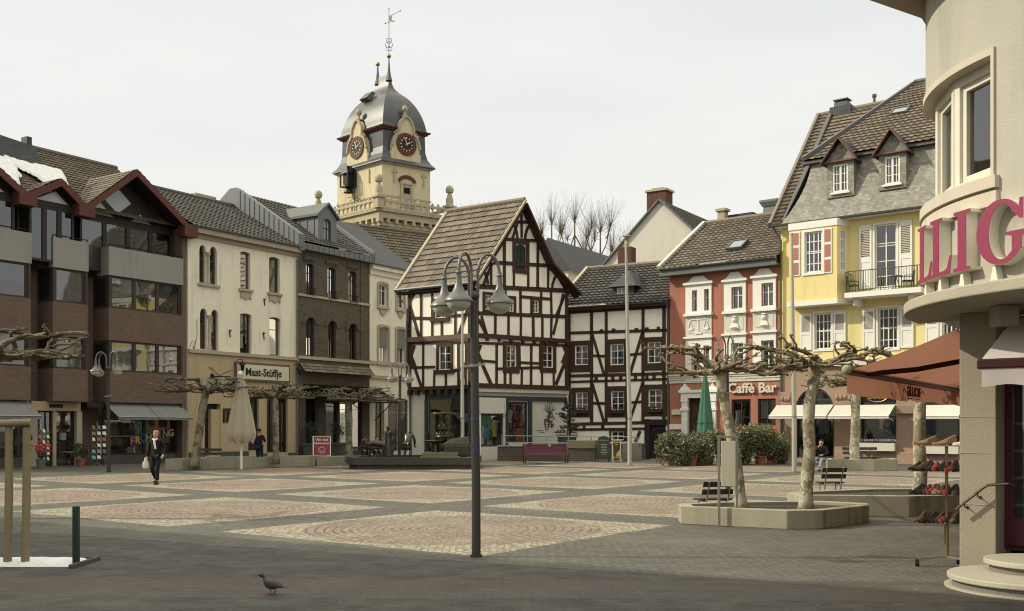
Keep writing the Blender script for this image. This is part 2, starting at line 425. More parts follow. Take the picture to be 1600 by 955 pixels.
# ------------------------------------------------------------------ facades
class Fac:
    """a vertical facade plane from ground point P0 to P1; local x along it, y into the house, z up"""
    def __init__(s, P0, P1):
        s.P0 = Vector((P0[0],P0[1],0)); d = Vector((P1[0]-P0[0],P1[1]-P0[1],0)); s.L = d.length
        s.d = d.normalized(); s.n = Vector((-s.d.y, s.d.x, 0)); s.rz = math.atan2(s.d.y, s.d.x)
    def s(s, u, off=0.0):
        k = (u-800)/F; p = s.P0 + s.n*off
        return (p.x-k*p.y)/(k*s.d.y-s.d.x)
    def Y(s, u, off=0.0):
        return (s.P0+s.n*off).y + s.s(u,off)*s.d.y
    def z(s, u, v, off=0.0):
        return H+(HY-v)/F*s.Y(u,off)
    def rect(s, u0, u1, v0, v1, off=0.0):      # picture box (left, right, top, bottom) -> s0,s1,z0,z1
        um = (u0+u1)/2
        return s.s(u0,off), s.s(u1,off), s.z(um,v1,off), s.z(um,v0,off)
    def w(s, x, y, z): return s.P0 + s.d*x + s.n*y + Vector((0,0,z))
    def root(s, name, label, cat, group=None):
        return thing(name, label, cat, s.P0, s.rz, group)

def clip(poly, axis, val, keep_less):
    out = []
    for i in range(len(poly)):
        a, b = poly[i], poly[(i+1)%len(poly)]
        ia = (a[axis] <= val) if keep_less else (a[axis] >= val)
        ib = (b[axis] <= val) if keep_less else (b[axis] >= val)
        if ia: out.append(a)
        if ia != ib:
            t = (val-a[axis])/(b[axis]-a[axis])
            out.append((a[0]+(b[0]-a[0])*t, a[1]+(b[1]-a[1])*t))
    return out
def outline(h):
    """hole (x0,x1,z0,z1,rise) -> outline, counter-clockwise from lower left"""
    x0,x1,z0,z1 = h[:4]; r = h[4] if len(h) > 4 else 0
    if not r: return [(x0,z0),(x1,z0),(x1,z1),(x0,z1)]
    pts = [(x0,z0),(x1,z0)]; cx = (x0+x1)/2; hw = (x1-x0)/2; n = 10
    for i in range(n+1):
        a = math.pi*i/n
        pts.append((cx+hw*math.cos(a), z1-r+r*math.sin(a)))
    return pts
def wall(mb, polys, holes, y=0.0, rev=.22):
    xs = sorted({h[0] for h in holes}|{h[1] for h in holes}); zs = sorted({h[2] for h in holes}|{h[3] for h in holes})
    for P in polys:
        X = [-1e4]+xs+[1e4]; Z = [-1e4]+zs+[1e4]
        for i in range(len(X)-1):
            px = clip(clip(P,0,X[i],False),0,X[i+1],True)
            if len(px) < 3: continue
            for j in range(len(Z)-1):
                cx, cz = (X[i]+X[i+1])/2, (Z[j]+Z[j+1])/2
                if any(h[0]-1e-6 < cx < h[1]+1e-6 and h[2]-1e-6 < cz < h[3]+1e-6 for h in holes): continue
                q = clip(clip(px,1,Z[j],False),1,Z[j+1],True)
                if len(q) > 2: mb.face([(a,y,b) for a,b in q])
    for h in holes:
        o = outline(h)
        for k in range(len(o)):
            a, b = o[k], o[(k+1)%len(o)]
            mb.face([(a[0],y,a[1]),(b[0],y,b[1]),(b[0],y+rev,b[1]),(a[0],y+rev,a[1])])
        if len(h) > 4 and h[4]:
            arc = o[2:]; m = len(arc)//2
            mb.face([(x,y,z) for x,z in arc[:m+1]]+[(arc[m][0],y,h[3]),(h[1],y,h[3])][1:] )
            mb.face([(x,y,z) for x,z in arc[m:]]+[(h[0],y,h[3])])
def inset(o, w):
    x0=min(p[0] for p in o); x1=max(p[0] for p in o); z0=min(p[1] for p in o); z1=max(p[1] for p in o)
    cx,cz=(x0+x1)/2,(z0+z1)/2; kx=1-2*w/(x1-x0); kz=1-2*w/(z1-z0)
    return [(cx+(x-cx)*kx, cz+(z-cz)*kz) for x,z in o]
def ring(mb, o, i, y0, y1):
    n = len(o)
    for k in range(n):
        a,b,c,d = o[k],o[(k+1)%n],i[(k+1)%n],i[k]
        mb.face([(a[0],y0,a[1]),(b[0],y0,b[1]),(c[0],y0,c[1]),(d[0],y0,d[1])])
        mb.face([(d[0],y0,d[1]),(c[0],y0,c[1]),(c[0],y1,c[1]),(d[0],y1,d[1])])
        mb.face([(a[0],y0,a[1]),(b[0],y0,b[1]),(b[0],y1,b[1]),(a[0],y1,a[1])])
def window(bld, h, y=.16, fw=.07, bars=(1,1), mat='white', glass='glass', curtain=None, bw=.035, name='window', cut=1.0, sash=None):
    """frame with glazing bars (part), pane and curtain (sub-parts) filling hole h at depth y; bars = (uprights, list of heights or count)"""
    o = outline(h); i = inset(o, fw); mb = MB()
    ring(mb, o, i, y-.04, y+.05)
    x0,x1,z0,z1 = h[:4]
    nu, nh = bars
    for k in range(nu):
        x = x0+(x1-x0)*(k+1)/(nu+1); w = bw if not (nu%2 and k==nu//2) else bw*1.6
        mb.box(x-w/2, x+w/2, y-.035, y+.03, z0+fw*.5, z1-fw*.5)
    hs = nh if isinstance(nh,(list,tuple)) else [(k+1)/(nh+1) for k in range(nh)]
    for t in hs:
        z = z0+(z1-z0)*t
        mb.box(x0+fw*.5, x1-fw*.5, y-.025, y+.02, z-bw/2, z+bw/2)
    f = mb.build(name, M[mat], bld)
    pm = MB(); pm.face([(x,y+.012,z) for x,z in i]); pm.build('pane', M[glass], f)
    if curtain:
        cm = MB(); W = i[1][0]-i[0][0]; cz0 = z0+fw; cz1 = z1-fw
        if curtain == 'pair':
            for a,b in ((x0+fw, x0+fw+W*.4),(x1-fw-W*.4, x1-fw)):
                left = a < (x0+x1)/2-W*.25
                def fn(u,v,a=a,b=b,left=left):
                    sq = .55+.45*abs(v-.32)/.68 if v>.32 else .55+.45*(.32-v)/.32*.4
                    e = (a+(b-a)*u*sq) if left else (b-(b-a)*(1-u)*sq)
                    return (e, y+.09+.015*math.sin(u*22), cz0+(cz1-cz0)*v)
                cm.grid(fn, 12, 8)
        elif curtain == 'half':
            cm.grid(lambda u,v:(x0+fw+W*u, y+.09+.02*math.sin(u*30), cz0+(cz1-cz0)*(.45+.55*v)), 24, 1)
        elif curtain == 'blind':
            cm.box(x0+fw, x1-fw, y+.06, y+.075, cz1-(cz1-cz0)*cut, cz1)
        else:
            cm.grid(lambda u,v:(x0+fw+W*u, y+.09+.02*math.sin(u*40), cz0+(cz1-cz0)*v), 30, 1)
        cm.build('blind' if curtain=='blind' else 'curtain', M['curtain_grey' if curtain=='blind' else 'curtain'], f, smooth=(curtain!='blind'))
    return f
def sill(bld, h, d=.1, t=.1, ov=.08, mat='stone', name='window_sill'):
    mb = MB(); mb.box(h[0]-ov, h[1]+ov, -d, .02, h[2]-t, h[2]-.003); return mb.build(name, M[mat], bld, bevel=.012)
def shell(bld, L, z1, depth, mat, y=.5, t=.02, name='side_wall', x0=0.0, back=True):
    """side and rear walls plus the dark room behind the windows"""
    mb = MB()
    mb.box(x0, x0+.25, .02, depth, 0, z1); mb.box(L-.25, L, .02, depth, 0, z1); mb.box(x0+.25, L-.25, depth-.25, depth, 0, z1)
    mb.build(name, M[mat], bld)
    r = MB(); r.box(x0+.3, L-.3, .75, .8, .02, z1-.05)
    r.build('dark_interior', M['dark'], bld)

def tiles(mb, A, B, C, D, tw=.3, th=.34, amp=.035, step=.05, sub=4):
    """pantile field on the patch A (low left) B (low right) C (top right) D (top left)"""
    A,B,C,D = map(Vector,(A,B,C,D))
    W = max((B-A).length,(C-D).length); T = ((D-A).length+(C-B).length)/2
    nt = max(1,round(W/tw)); nr = max(1,round(T/th))
    nrm = (B-A).cross(D-A).normalized()
    if nrm.z < 0: nrm = -nrm
    base = len(mb.v); nu = nt*sub; rows = []
    for j in range(nr):
        for (v,hh,tv) in ((j/nr, step, j+.02), ((j+1)/nr, .0, j+.98)):
            row = []
            L_ = A.lerp(D,v); R_ = B.lerp(C,v)
            for i in range(nu+1):
                ph = (i%sub)/sub
                k = amp*(.5+.5*math.cos(2*math.pi*ph))
                q = L_.lerp(R_, i/nu)+nrm*(hh+k)
                row.append(mb.p(q, ((i+.01)/sub + j*17.0, tv)))
            rows.append(row)
    for a,b in zip(rows,rows[1:]):
        for i in range(nu): mb.f.append([a[i],a[i+1],b[i+1],b[i]])
    return mb
def gutter(bld, x0, x1, y, z, r=.08, mat='zinc', z1=None, name='gutter'):
    mb = MB(); z1 = z if z1 is None else z1
    n = 8
    def fn(u,v):
        a = math.pi+math.pi*v
        return (x0+(x1-x0)*u, y+r*math.cos(a), z+(z1-z)*u+r*math.sin(a))
    mb.grid(fn, 1, n)
    mb.grid(lambda u,v:(x0+(x1-x0)*u, y+(r-.012)*math.cos(math.pi+math.pi*v), z+(z1-z)*u+(r-.012)*math.sin(math.pi+math.pi*v)), 1, n)
    return mb.build(name, M[mat], bld, smooth=True)
def pipe(bld, pts, r=.05, mat='zinc', name='downpipe'):
    mb = MB(); mb.tube(pts, r, 8)
    return mb.build(name, M[mat], bld, smooth='auto')
def skylight(bld, P, du, dv, w, h, name='skylight'):
    """roof window at P on a slope with unit axes du (along) and dv (up the slope)"""
    P=Vector(P); du=Vector(du).normalized(); dv=Vector(dv).normalized(); n=du.cross(dv)
    if n.z<0: n=-n
    mb=MB(); e=.08
    q=lambda a,b,c: P+du*a+dv*b+n*c
    for a0,a1,b0,b1 in ((0,w,0,e),(0,w,h-e,h),(0,e,e,h-e),(w-e,w,e,h-e)):
        mb.hexa((q(a0,b0,0),q(a1,b0,0),q(a1,b1,0),q(a0,b1,0)),(q(a0,b0,.16),q(a1,b0,.16),q(a1,b1,.16),q(a0,b1,.16)))
    f=mb.build(name, M['lead'], bld)
    g=MB(); g.hexa((q(e,e,0),q(w-e,e,0),q(w-e,h-e,0),q(e,h-e,0)),(q(e,e,.12),q(w-e,e,.12),q(w-e,h-e,.12),q(e,h-e,.12)))
    g.build('pane', M['skypane'], f)
M['skypane'] = m_plain('skylight_glass', '#6f7c88', .08, .05, 3, 20, 0, spec=.8)

# the two long rows of the square
LD = Vector((1050,1600,0)).normalized(); L0 = gr(297,722)
RD = Vector((2050,-1600,0)).normalized(); R0 = gr(1230,722)
_l = Fac(L0, L0+LD); _r = Fac(R0, R0+RD)
def lrow(u, off=0): return _l.w(_l.s(u,off), off, 0)
def rrow(u, off=0): return _r.w(_r.s(u,off), off, 0)
# ================================================================== brown modern shop building (left edge)
def brown_building():
    f = Fac(lrow(-190), lrow(291)); L = f.L
    b = f.root('shop_building', 'brown brick shop building with zigzag red gables and grey balconies', 'building')
    S = lambda u: f.s(u)
    zz = lambda v: f.z(228, v)
    zbal1, zbal0, zw2, zb1, zw1, zb0 = zz(395), zz(438), zz(487), zz(536), zz(583), zz(630)
    DEP = 1.25
    ztop = zz(338)
    # recessed main wall with dark strips
    mb = MB(); mb.box(0, L, DEP, DEP+.3, 0, ztop+.6); mb.box(0,.25,DEP+.3,10,0,ztop); mb.box(L-.25,L,.02,10,0,ztop); mb.box(.25,L-.25,9.75,10,0,ztop)
    mb.build('wall', M['brown_brick'], b)
    bays = [(-190,-110), (-60,48), (83,137), (170,285)]
    for bi,(ua,ub) in enumerate(bays):
        a, c = S(ua), S(ub)
        # brick bands
        m = MB()
        for z0,z1 in ((zw2,zb1),(zw1,zb0)):
            m.box(a, c, 0, DEP-.005, z1, z0)
        m.build('brick_band', M['brown_brick'], b)
        # balcony parapet
        m = MB(); m.box(a-.02, c+.02, -.05, .1, zbal0, zbal1); m.box(a-.02, a+.1, .1, DEP-.01, zbal0, zbal1); m.box(c-.1, c+.02, .1, DEP-.01, zbal0, zbal1)
        m.box(a+.1,c-.1,.1,DEP-.01,zbal0,zbal0+.2)
        bal = m.build('balcony', M['balcony'], b)
        r = MB(); r.tube([(a,.02,zbal1+.12),(c,.02,zbal1+.12)],.025,6)
        for k in range(5): r.tube([(a+(c-a)*k/4,.02,zbal1-.05),(a+(c-a)*k/4,.02,zbal1+.12)],.018,6)
        r.build('railing', M['iron'], bal)
        # window strips
        npan = 3 if bi == 3 else (2 if bi in (0,1) else 1)
        for (z0,z1,blind) in ((zw2,zbal0,1),(zw1,zb1,0)):
            m = MB(); m.box(a,a+.12,.0,DEP-.01,z0,z1); m.box(c-.12,c,.0,DEP-.01,z0,z1)
            m.build('window_post', M['frame_brown'], b)
            # narrow side light on the near flank
            sd = MB(); sd.box(a-.006, a-.001, .25, DEP-.2, z0+.15, z1-.15); sd.build('side_pane', M['dark'], b)
            for k in range(npan):
                x0 = a+.12+(c-a-.24)*k/npan; x1 = a+.12+(c-a-.24)*(k+1)/npan
                h = (x0,x1,z0,z1)
                window(b, h, y=.1, fw=.09, bars=(0,0), mat='frame_brown', curtain=('blind' if blind and bi in (1,3) else ('full' if not blind and bi!=0 else None)), cut=(.45,.55,.8)[k%3] if blind else 1)
            rm = MB(); rm.box(a+.13,c-.13,.9,.95,z0,z1); rm.build('dark_interior', M['dark' if blind else 'room'], b)
    # brown corner posts and pipes between the bays
    for u in (54,141,291):
        pipe(b, [(S(u)-.12,DEP-.12,.1),(S(u)-.12,DEP-.12,ztop)], .07, 'zinc')
        m = MB(); m.box(S(u)-.5,S(u)-.22,DEP-.25,DEP-.005,0,ztop); m.build('post', M['frame_dark'], b)
    # ---- ground floor: shop windows, glazed door, awnings
    zsh = zb0-.02
    lint = MB()
    for ua,ub in ((-190,48),(143,285)):
        lint.box(S(ua),S(ub),.35,DEP-.005,zsh-.25,zsh)
    lint.build('lintel', M['frame_dark'], b)
    pl = MB(); pl.box(S(-190),S(48),.35,.8,0,.45); pl.box(S(170),S(285),.35,.8,0,.45); pl.build('plinth', M['graystone'], b)
    for (u0,u1) in ((-190,-120),(-120,-30),(-30,50),(170,235),(235,285)):
        h = (S(u0),S(u1),.45,zsh-.25)
        window(b, h, y=.5, fw=.08, bars=(0,0), mat='frame_dark', glass='shopglass', name='shop_window')
    # interior of the right-hand shop, lit
    it = MB(); it.box(S(148),S(284),DEP-.12,DEP-.02,.02,zsh); it.box(S(-190),S(50),DEP-.12,DEP-.02,.02,zsh); it.build('shop_interior', M['room'], b)
    rng = random.Random(3)
    for k in range(26):
        u = rng.choice((rng.uniform(174,282), rng.uniform(-60,45)))
        g = MB(); x = S(u); z = rng.choice((.5,.5,.9,1.3,1.75)); s_ = rng.uniform(.08,.22)
        g.box(x-s_,x+s_,.72,.9,z,z+rng.uniform(.15,.5))
        g.build('display_item', M['c_'+rng.choice(['wht','tan','brn','redc','yell','orange','wht'])], b, bevel=.02)
    tb = MB(); tb.box(S(176),S(226),.7,1.05,1.35,1.4); tb.box(S(176),S(178),.75,1.0,.45,1.35); tb.box(S(224),S(226),.75,1.0,.45,1.35); tb.build('display_table', M['white'], b)
    for u,z in ((180,2.7),(197,2.72),(247,2.7),(231,2.65),(262,2.7),(110,2.9),(66,2.7)):
        g = MB(); g.ball((S(u),DEP-.3,z),.055,8); g.build('spot_lamp', M['lampglow'], b)
    # entrance (60-137)
    hdr = MB(); hdr.box(S(60),S(137),.55,.8,zb0-.45,zb0-.01); h_ = hdr.build('door_header', M['ochre'], b)
    pl2 = MB(); pl2.box(S(88),S(109),.535,.55,zb0-.3,zb0-.14); pl2.build('name_plate', M['black'], h_)
    dz = zb0-.46
    for u0,u1,nm in ((74,95,'door'),(100,130,'door')):
        window(b, (S(u0),S(u1),.06,dz), y=.75, fw=.07, bars=(0,[.38]), mat='frame_dark', glass='shopglass', name=nm)
    jm = MB(); jm.box(S(95),S(100),.6,.8,0,dz); jm.box(S(130),S(138.5),.5,.8,0,dz); jm.box(S(60),S(74),.75,.8,0,dz); jm.build('door_jamb', M['stone'], b)
    for u,z in ((80,1.6),(86,1.2),(108,1.7),(118,1.2),(124,1.9),(112,.7),(90,.6)):
        g=MB(); g.box(S(u)-.15,S(u)+.15,.95,1.1,z,z+.35); g.build('display_item', M['c_'+rng.choice(['redc','tan','wht','brn'])], b, bevel=.02)
    # awnings of this house (sheet + valance + arm)
    for (u0,u1,yo) in ((-120,-30,-.75),(-30,50,-.75),(170,233,-.75),(234,287,-.75)):
        x0,x1 = S(u0),S(u1); m = MB()
        za, zb = zb0-.02, zb0-.72
        m.grid(lambda u,v:(x0+(x1-x0)*u, .3+(yo-.3)*v, za+(zb-za)*v-.03*math.sin(v*math.pi)+.012*math.sin(u*25+v*3)), 14, 6)
        m.grid(lambda u,v:(x0+(x1-x0)*u, yo-.005, zb-.13*v+.012*math.sin(u*25)), 14, 1)
        aw = m.build('awning', M['greyfab'], b, smooth=True)
        r = MB(); r.tube([(x0,yo,zb),(x1,yo,zb)],.03,6); r.tube([(x0+.05,.4,zb-.2),(x0+.05,yo,zb)],.02,6); r.tube([(x1-.05,.4,zb-.2),(x1-.05,yo,zb)],.02,6)
        r.build('awning_bar', M['steel'], aw)
    # lettering in the window
    # ---- top storey under the gables
    zig = [(-190,f.z(-190,262)),(-95,f.z(-95,296)),(-30,f.z(-30,252)),(34,f.z(34,317)),(87,f.z(87,287)),(126,f.z(126,332)),(205,f.z(205,272)),(289,f.z(289,352))]
    pts = [(S(u),z) for u,z in zig]
    # normalise: feet level, peaks
    zf = (pts[3][1]+pts[5][1]+pts[7][1])/3
    pk = {0:pts[0][1],2:pts[2][1],4:pts[4][1],6:pts[6][1]}
    P = [(x, (pk[i] if i in pk else zf)) for i,(x,z) in enumerate(pts)]
    yf = -.45
    th = .17
    fb = MB()
    for k in range(len(P)-1):
        (x0,z0),(x1,z1) = P[k],P[k+1]
        fb.hexa(((x0,yf-.05,z0-th),(x1,yf-.05,z1-th),(x1,yf+.06,z1-th),(x0,yf+.06,z0-th)),((x0,yf-.05,z0+th),(x1,yf-.05,z1+th),(x1,yf+.06,z1+th),(x0,yf+.06,z0+th)))
    for k in (1,3,5,7):
        x,z = P[k]; w = .42
        fb.box(x-w,x+w,yf-.08,yf+.5,z-.36,z+.22)
    fb.build('red_fascia', M['redfascia'], b)
    ridge_off = 6.0
    zr = f.z(150, 257, ridge_off)
    ze = zf+.1
    def roofz(y): return ze+(zr-ze)*(y-.0)/ridge_off
    rf = MB()
    ns = 1
    for k in range(len(P)-1):
        (x0,z0),(x1,z1) = P[k],P[k+1]
        low, hi = ((x0,z0),(x1,z1)) if z0 < z1 else ((x1,z1),(x0,z0))
        yl = .4; yh = min(ridge_off-.1,(hi[1]-ze)/(zr-ze)*ridge_off+.05)
        q = [(low[0],yf,low[1]+th),(low[0],yl,low[1]+th),(hi[0],yh,hi[1]+th),(hi[0],yf,hi[1]+th)]
        tiles(rf, q[0], q[1], q[2], q[3], .3, .34, .03, .04, 3)
    g_ = rf.build('gable_roof', M['tile_warm'], b)
    mr = MB(); tiles(mr, (0,.2,ze+.02),(L+.1,.2,ze+.02),(L+.1,ridge_off,zr),(0,ridge_off,zr),.3,.34,.035,.05,3)
    mr.grid(lambda u,v:((L+.1)*u, ridge_off+5*v, zr-(zr-ze)*v), 1,1, lambda u,v:(u*60,v*20))
    mr.build('roof', M['tile_old'], b)
    rc = MB(); rc.tube([(0,ridge_off,zr+.06),(L+.1,ridge_off,zr+.06)],.14,8); rc.build('roof_ridge', M['tile_old'], b)
    # soffit boards and glazed gable infill
    for k in range(0,len(P)-2,2):
        (xl,zl),(xm,zm),(xr,zr_) = (P[k+1] if P[k+1][1]<P[k][1] else P[k]),P[k+2],P[min(k+3,len(P)-1)]
        if k+3 > len(P)-1: break
        big = (k == 4)
        yb = .6 if big else .02
        m = MB(); tri = [(xl+.25,zf-.12),(xr-.25,zf-.12),(xm,zm-.3)]
        m.prism(tri, yb, yb+.15)
        g = m.build('gable_infill', M['frame_dark'], b)
        pm = MB()
        if not big:
            pm.prism([(xl+(xr-xl)*.22,zf+.12),(xr-(xr-xl)*.22,zf+.12),(xm,zf+.12+(zm-zf)*.52)], yb-.02, yb-.004)
        else:
            w = xr-xl; hh = zm-zf
            pm.prism([(xl+w*.15,zf+.1),(xl+w*.36,zf+.1),(xl+w*.22,zf+.3+hh*.22)], yb-.02,yb-.004)
            pm.prism([(xl+w*.27,zf+hh*.42),(xl+w*.40,zf+hh*.14),(xl+w*.53,zf+hh*.42),(xl+w*.40,zf+hh*.70)], yb-.02,yb-.004)
            pm.prism([(xl+w*.53,zf+.1),(xl+w*.72,zf+.1),(xl+w*.62,zf+.1+hh*.18)], yb-.02,yb-.004)
        pm.build('pane', M['gablepane'], g)
        so = MB()
        for (xa,za),(xb,zb) in (((xl,zl),(xm,zm)),((xr,zr_),(xm,zm))):
            so.hexa(((xa,yf+.06,za+.02),(xb,yf+.06,zb+.02),(xb,yb+.1,zb+.02),(xa,yb+.1,za+.02)),((xa,yf+.06,za+.1),(xb,yf+.06,zb+.1),(xb,yb+.1,zb+.1),(xa,yb+.1,za+.1)))
        so.build('soffit', M['frame_dark'], b)
        # glazing under the gable
        y2 = yb
        zt = zf-.14
        n = 3 if not big else 4
        for i in range(n):
            x0 = xl+.35+(xr-xl-.7)*i/n; x1 = xl+.35+(xr-xl-.7)*(i+1)/n
            window(b,(x0,x1,zbal0+.2,zt), y=y2, fw=.11, bars=(0,0), mat='frame_dark', curtain=('full' if big and i<3 else None))
        dk = MB(); dk.box(xl+.3,xr-.3,y2+.3,y2+.35,zbal0,zt); dk.build('dark_interior', M['dark'], b)
        if not big:
            ps = MB(); rng2 = random.Random(int(k)+5)
            for i in range(60):
                x = rng2.uniform(xl+.4,xr-.4); z0 = zbal1-.05; hgt = rng2.uniform(.15,.5)+ (.9 if abs(x-(xl+.8))<.25 or abs(x-(xr-.6))<.22 else 0)
                for j in range(5):
                    c = Vector((x+rng2.uniform(-.12,.12), .16+rng2.uniform(-.05,.12), z0+rng2.uniform(0,hgt)))
                    d = Vector((rng2.uniform(-1,1),rng2.uniform(-1,1),rng2.uniform(-.2,1))).normalized()*.13
                    e = d.orthogonal().normalized()*.05
                    ps.face([c-e,c+d*.5+e*.2,c+d,c+d*.4-e])
            o = ps.build('balcony_plants', M['leaf_dark'], b, fixn=False); o['kind']='stuff'
    # chimney block on the far-left ridge
    cz = f.z(22,262,ridge_off-1.2)
    m = MB(); x1 = f.s(47,ridge_off-1.2); x0 = x1-7
    zt0 = f.z(40,229,ridge_off-1.2)
    m.hexa(((x0,ridge_off-2.4,cz-1.2),(x1+.3,ridge_off-2.4,cz-1.2),(x1+.3,ridge_off+1,cz-1.2),(x0,ridge_off+1,cz-1.2)),((x0,ridge_off-1.6,zt0+.6),(x1,ridge_off-1.6,zt0),(x1,ridge_off+1,zt0),(x0,ridge_off+1,zt0+.6)))
    m.build('lift_housing', M['slate_dark'], b)
    m = MB(); xa,xb = f.s(36.5,ridge_off-1.2),f.s(44.5,ridge_off-1.2); m.box(xa,xb,ridge_off-1.5,ridge_off-1.0,zt0-.3,f.z(40,215,ridge_off-1.2)); m.build('chimney', M['slate_dark'], b)
    # snow lying on the slope
    n = Vector((0,-(zr-ze),ridge_off)).normalized()
    def snow(k, wl, wr, lab):                 # in the valley between two gables, on the slope that keeps it longest
        mb = MB(); nx, ny = 40, 30; ids = {}; px = P[k][0]
        for i in range(nx+1):
            for j in range(ny+1):
                a = -1+2*i/nx; t = j/ny; y = .3+3.7*t; x = px+(wl if a < 0 else wr)*a*(t+.05)
                q = mnoise.noise(Vector((x*.9,y*1.1,k)))*.5+mnoise.noise(Vector((x*2.6,y*3.1,4)))*.3
                e = min((1-abs(a))*3.2*(t+.15), (1-t)*3, 1)+q*.75
                h_ = min(.12,(e-.12)*.3)
                if h_ > -.01: ids[i,j] = mb.p(Vector((x,y,roofz(y)))+n*(.14+max(h_,0)))
        for i in range(nx):
            for j in range(ny):
                q = [(i,j),(i+1,j),(i+1,j+1),(i,j+1)]
                if all(c in ids for c in q): mb.f.append([ids[c] for c in q])
        o = mb.build('roof_snow', M['snow'], None, smooth=True); o.location = f.P0; o.rotation_euler=(0,0,f.rz)
        tag(o, lab, 'snow', kind='stuff')
    snow(3, 2.6, 2.3, 'white snow left in the roof valley beside the leftmost gable')
    snow(5, 2.3, 1.5, 'white snow left in the roof valley between the small and large gable')
    return f
M['gablepane'] = m_plain('gable_pane_sky_painted', '#a4a8a8', .15, .05, 2, 20, .03, spec=.7)  # sky reflection painted into the pane colour

# ================================================================== cream house with the inn
def cream_house():
    f = Fac(lrow(293.5), lrow(464)); L = f.L
    b = f.root('inn_house', 'cream plastered inn with twin arched windows and ochre ground floor', 'building')
    zt = f.z(380, 378); zg = f.z(380,554)
    R_ = f.rect
    holes = []; kinds = []
    def H_(u0,u1,v0,v1,r,kind): holes.append((*R_(u0,u1,v0,v1), r)); kinds.append(kind)
    H_(311.5,321.5,383,442,.33,'arch'); H_(328,339,385.5,445,.33,'arch')
    H_(375.5,391,393.5,452,.12,'seg'); H_(420.5,437,402,458,.12,'seg')
    H_(312.5,323.5,482,546,.33,'arch'); H_(330,341,484,548,.33,'arch')
    H_(375,393,490,553,.12,'seg'); H_(421,438,496,556,.12,'seg')
    top = [[(0,zg),(L,zg),(L,zt),(0,zt)]]
    mb = MB(); wall(mb, top, holes, 0, .25)
    mb.build('wall', M['cream'], b)
    for h,k in zip(holes,kinds):
        window(b, h, y=.2, fw=.08, bars=(0,[.62]) if k=='arch' else (0,[.68]), mat='frame_mid', curtain=None if k=='arch' else 'half')
    # column between twin windows, with capital
    for i in (0,4):
        a, c = holes[i], holes[i+1]; x = (a[1]+c[0])/2; z0 = min(a[2],c[2]); z1 = a[3]-.35
        m = MB(); m.lathe([(0,z0),(.13,z0),(.13,z0+.12),(.095,z0+.18),(.085,z1-.3),(.1,z1-.24),(.16,z1-.05),(.17,z1),(0,z1)], (x,-.0,0), 12)
        m.build('column', M['stone'], b, smooth='auto')
        m = MB(); m.box(a[0]-.12,c[1]+.15,-.12,.03,z0-.16,z0-.004); m.build('window_sill', M['stone'], b, bevel=.015)
    for i in (2,3,6,7):
        h = holes[i]
        sl = sill(b, h, .14, .14, .14)
        if i in (2,3):
            m = MB(); w = h[1]-h[0]; cx=(h[0]+h[1])/2; zb=h[2]-.14
            m.prism([(cx-w*.55,zb),(cx-w*.5,zb-.42),(cx-w*.38,zb-.3),(cx-w*.15,zb-.36),(cx,zb-.48),(cx+w*.15,zb-.36),(cx+w*.38,zb-.3),(cx+w*.5,zb-.42),(cx+w*.55,zb)],-.07,.01)
            m.build('ornament', M['stone'], sl)
    # eaves cornice
    m = MB(); m.box(-.02,L,-.1,.02,zt-.28,zt-.06); m.box(-.02,L,-.38,.02,zt-.055,zt+.22); m.build('cornice', M['stone'], b)
    zg_e = zt+.28
    gutter(b, -.1, L+.05, -.42, zg_e+.02, .1)
    ro = 5.2; zr = f.z(300, 308, ro)
    rf = MB(); tiles(rf, (-.1,-.42,zg_e),(L-.1,-.42,zg_e),(L-.1,ro,zr),(-.1,ro,zr),.3,.36,.04,.05,4)
    rf.grid(lambda u,v:(-.1+L*u, ro+ro*v, zr-(zr-zg_e)*v), 1, 1, lambda u,v:(u*30,v*15))
    rf.build('roof', M['tile_dark'], b)
    rc = MB(); rc.tube([(-.1,ro,zr+.05),(L,ro,zr+.05)],.13,8); rc.build('roof_ridge', M['tile_dark'], b)
    # zinc fire wall between this house and the next
    m = MB(); za = f.z(353,291,ro)
    pr = [(-.5,zg_e-.2),(ro,zr-.3),(2*ro,zg_e),(2*ro,zg_e+.9),(ro+.3,za),(ro-.25,za),(-.5,zg_e+.75)]
    a = [m.p((L-.25,y,z)) for y,z in pr]; c = [m.p((L+.12,y,z)) for y,z in pr]
    m.f.append(a); m.f.append(c[::-1])
    for k in range(len(pr)): m.f.append([a[k],c[k],c[(k+1)%len(pr)],a[(k+1)%len(pr)]])
    fw_ = m.build('fire_wall', M['zinc'], b)
    sm = MB()
    for k in range(13):
        t = k/13; y = -.4+(ro-.2+.4)*t; z0 = zg_e+(zr-zg_e)*t; z1 = zg_e+.75+(za-zg_e-.75)*t
        sm.box(L-.285,L-.25,y-.02,y+.02,z0,z1+.01); sm.box(L-.26,L+.13,y-.02,y+.02,z1-.0,z1+.03)
    sm.build('standing_seam', M['zinc'], fw_)
    # chimney
    m = MB(); x0,x1 = f.s(299,ro+1),f.s(331,ro+1); m.box(x0,x1,ro+.6,ro+1.4,zr-.6,f.z(315,306,ro+1)); m.build('chimney', M['stone'], b)
    # ---- ochre ground floor
    gh = []
    def G_(u0,u1,v0,v1,r=0): gh.append((*R_(u0,u1,v0,v1), r)); return gh[-1]
    d0 = G_(319,344,631,712); w1 = G_(387,404,609,704); w2 = G_(416,449,609,707); nb = G_(347,361,638,662)
    mb = MB(); wall(mb, [[(0,0),(L,0),(L,zg),(0,zg)]], gh, -.04, .35)
    mb.build('ground_floor_wall', M['ochre'], b)
    m = MB(); m.box(-.02,L,-.16,.02,zg-.12,zg+.06); m.build('string_course', M['stone'], b)
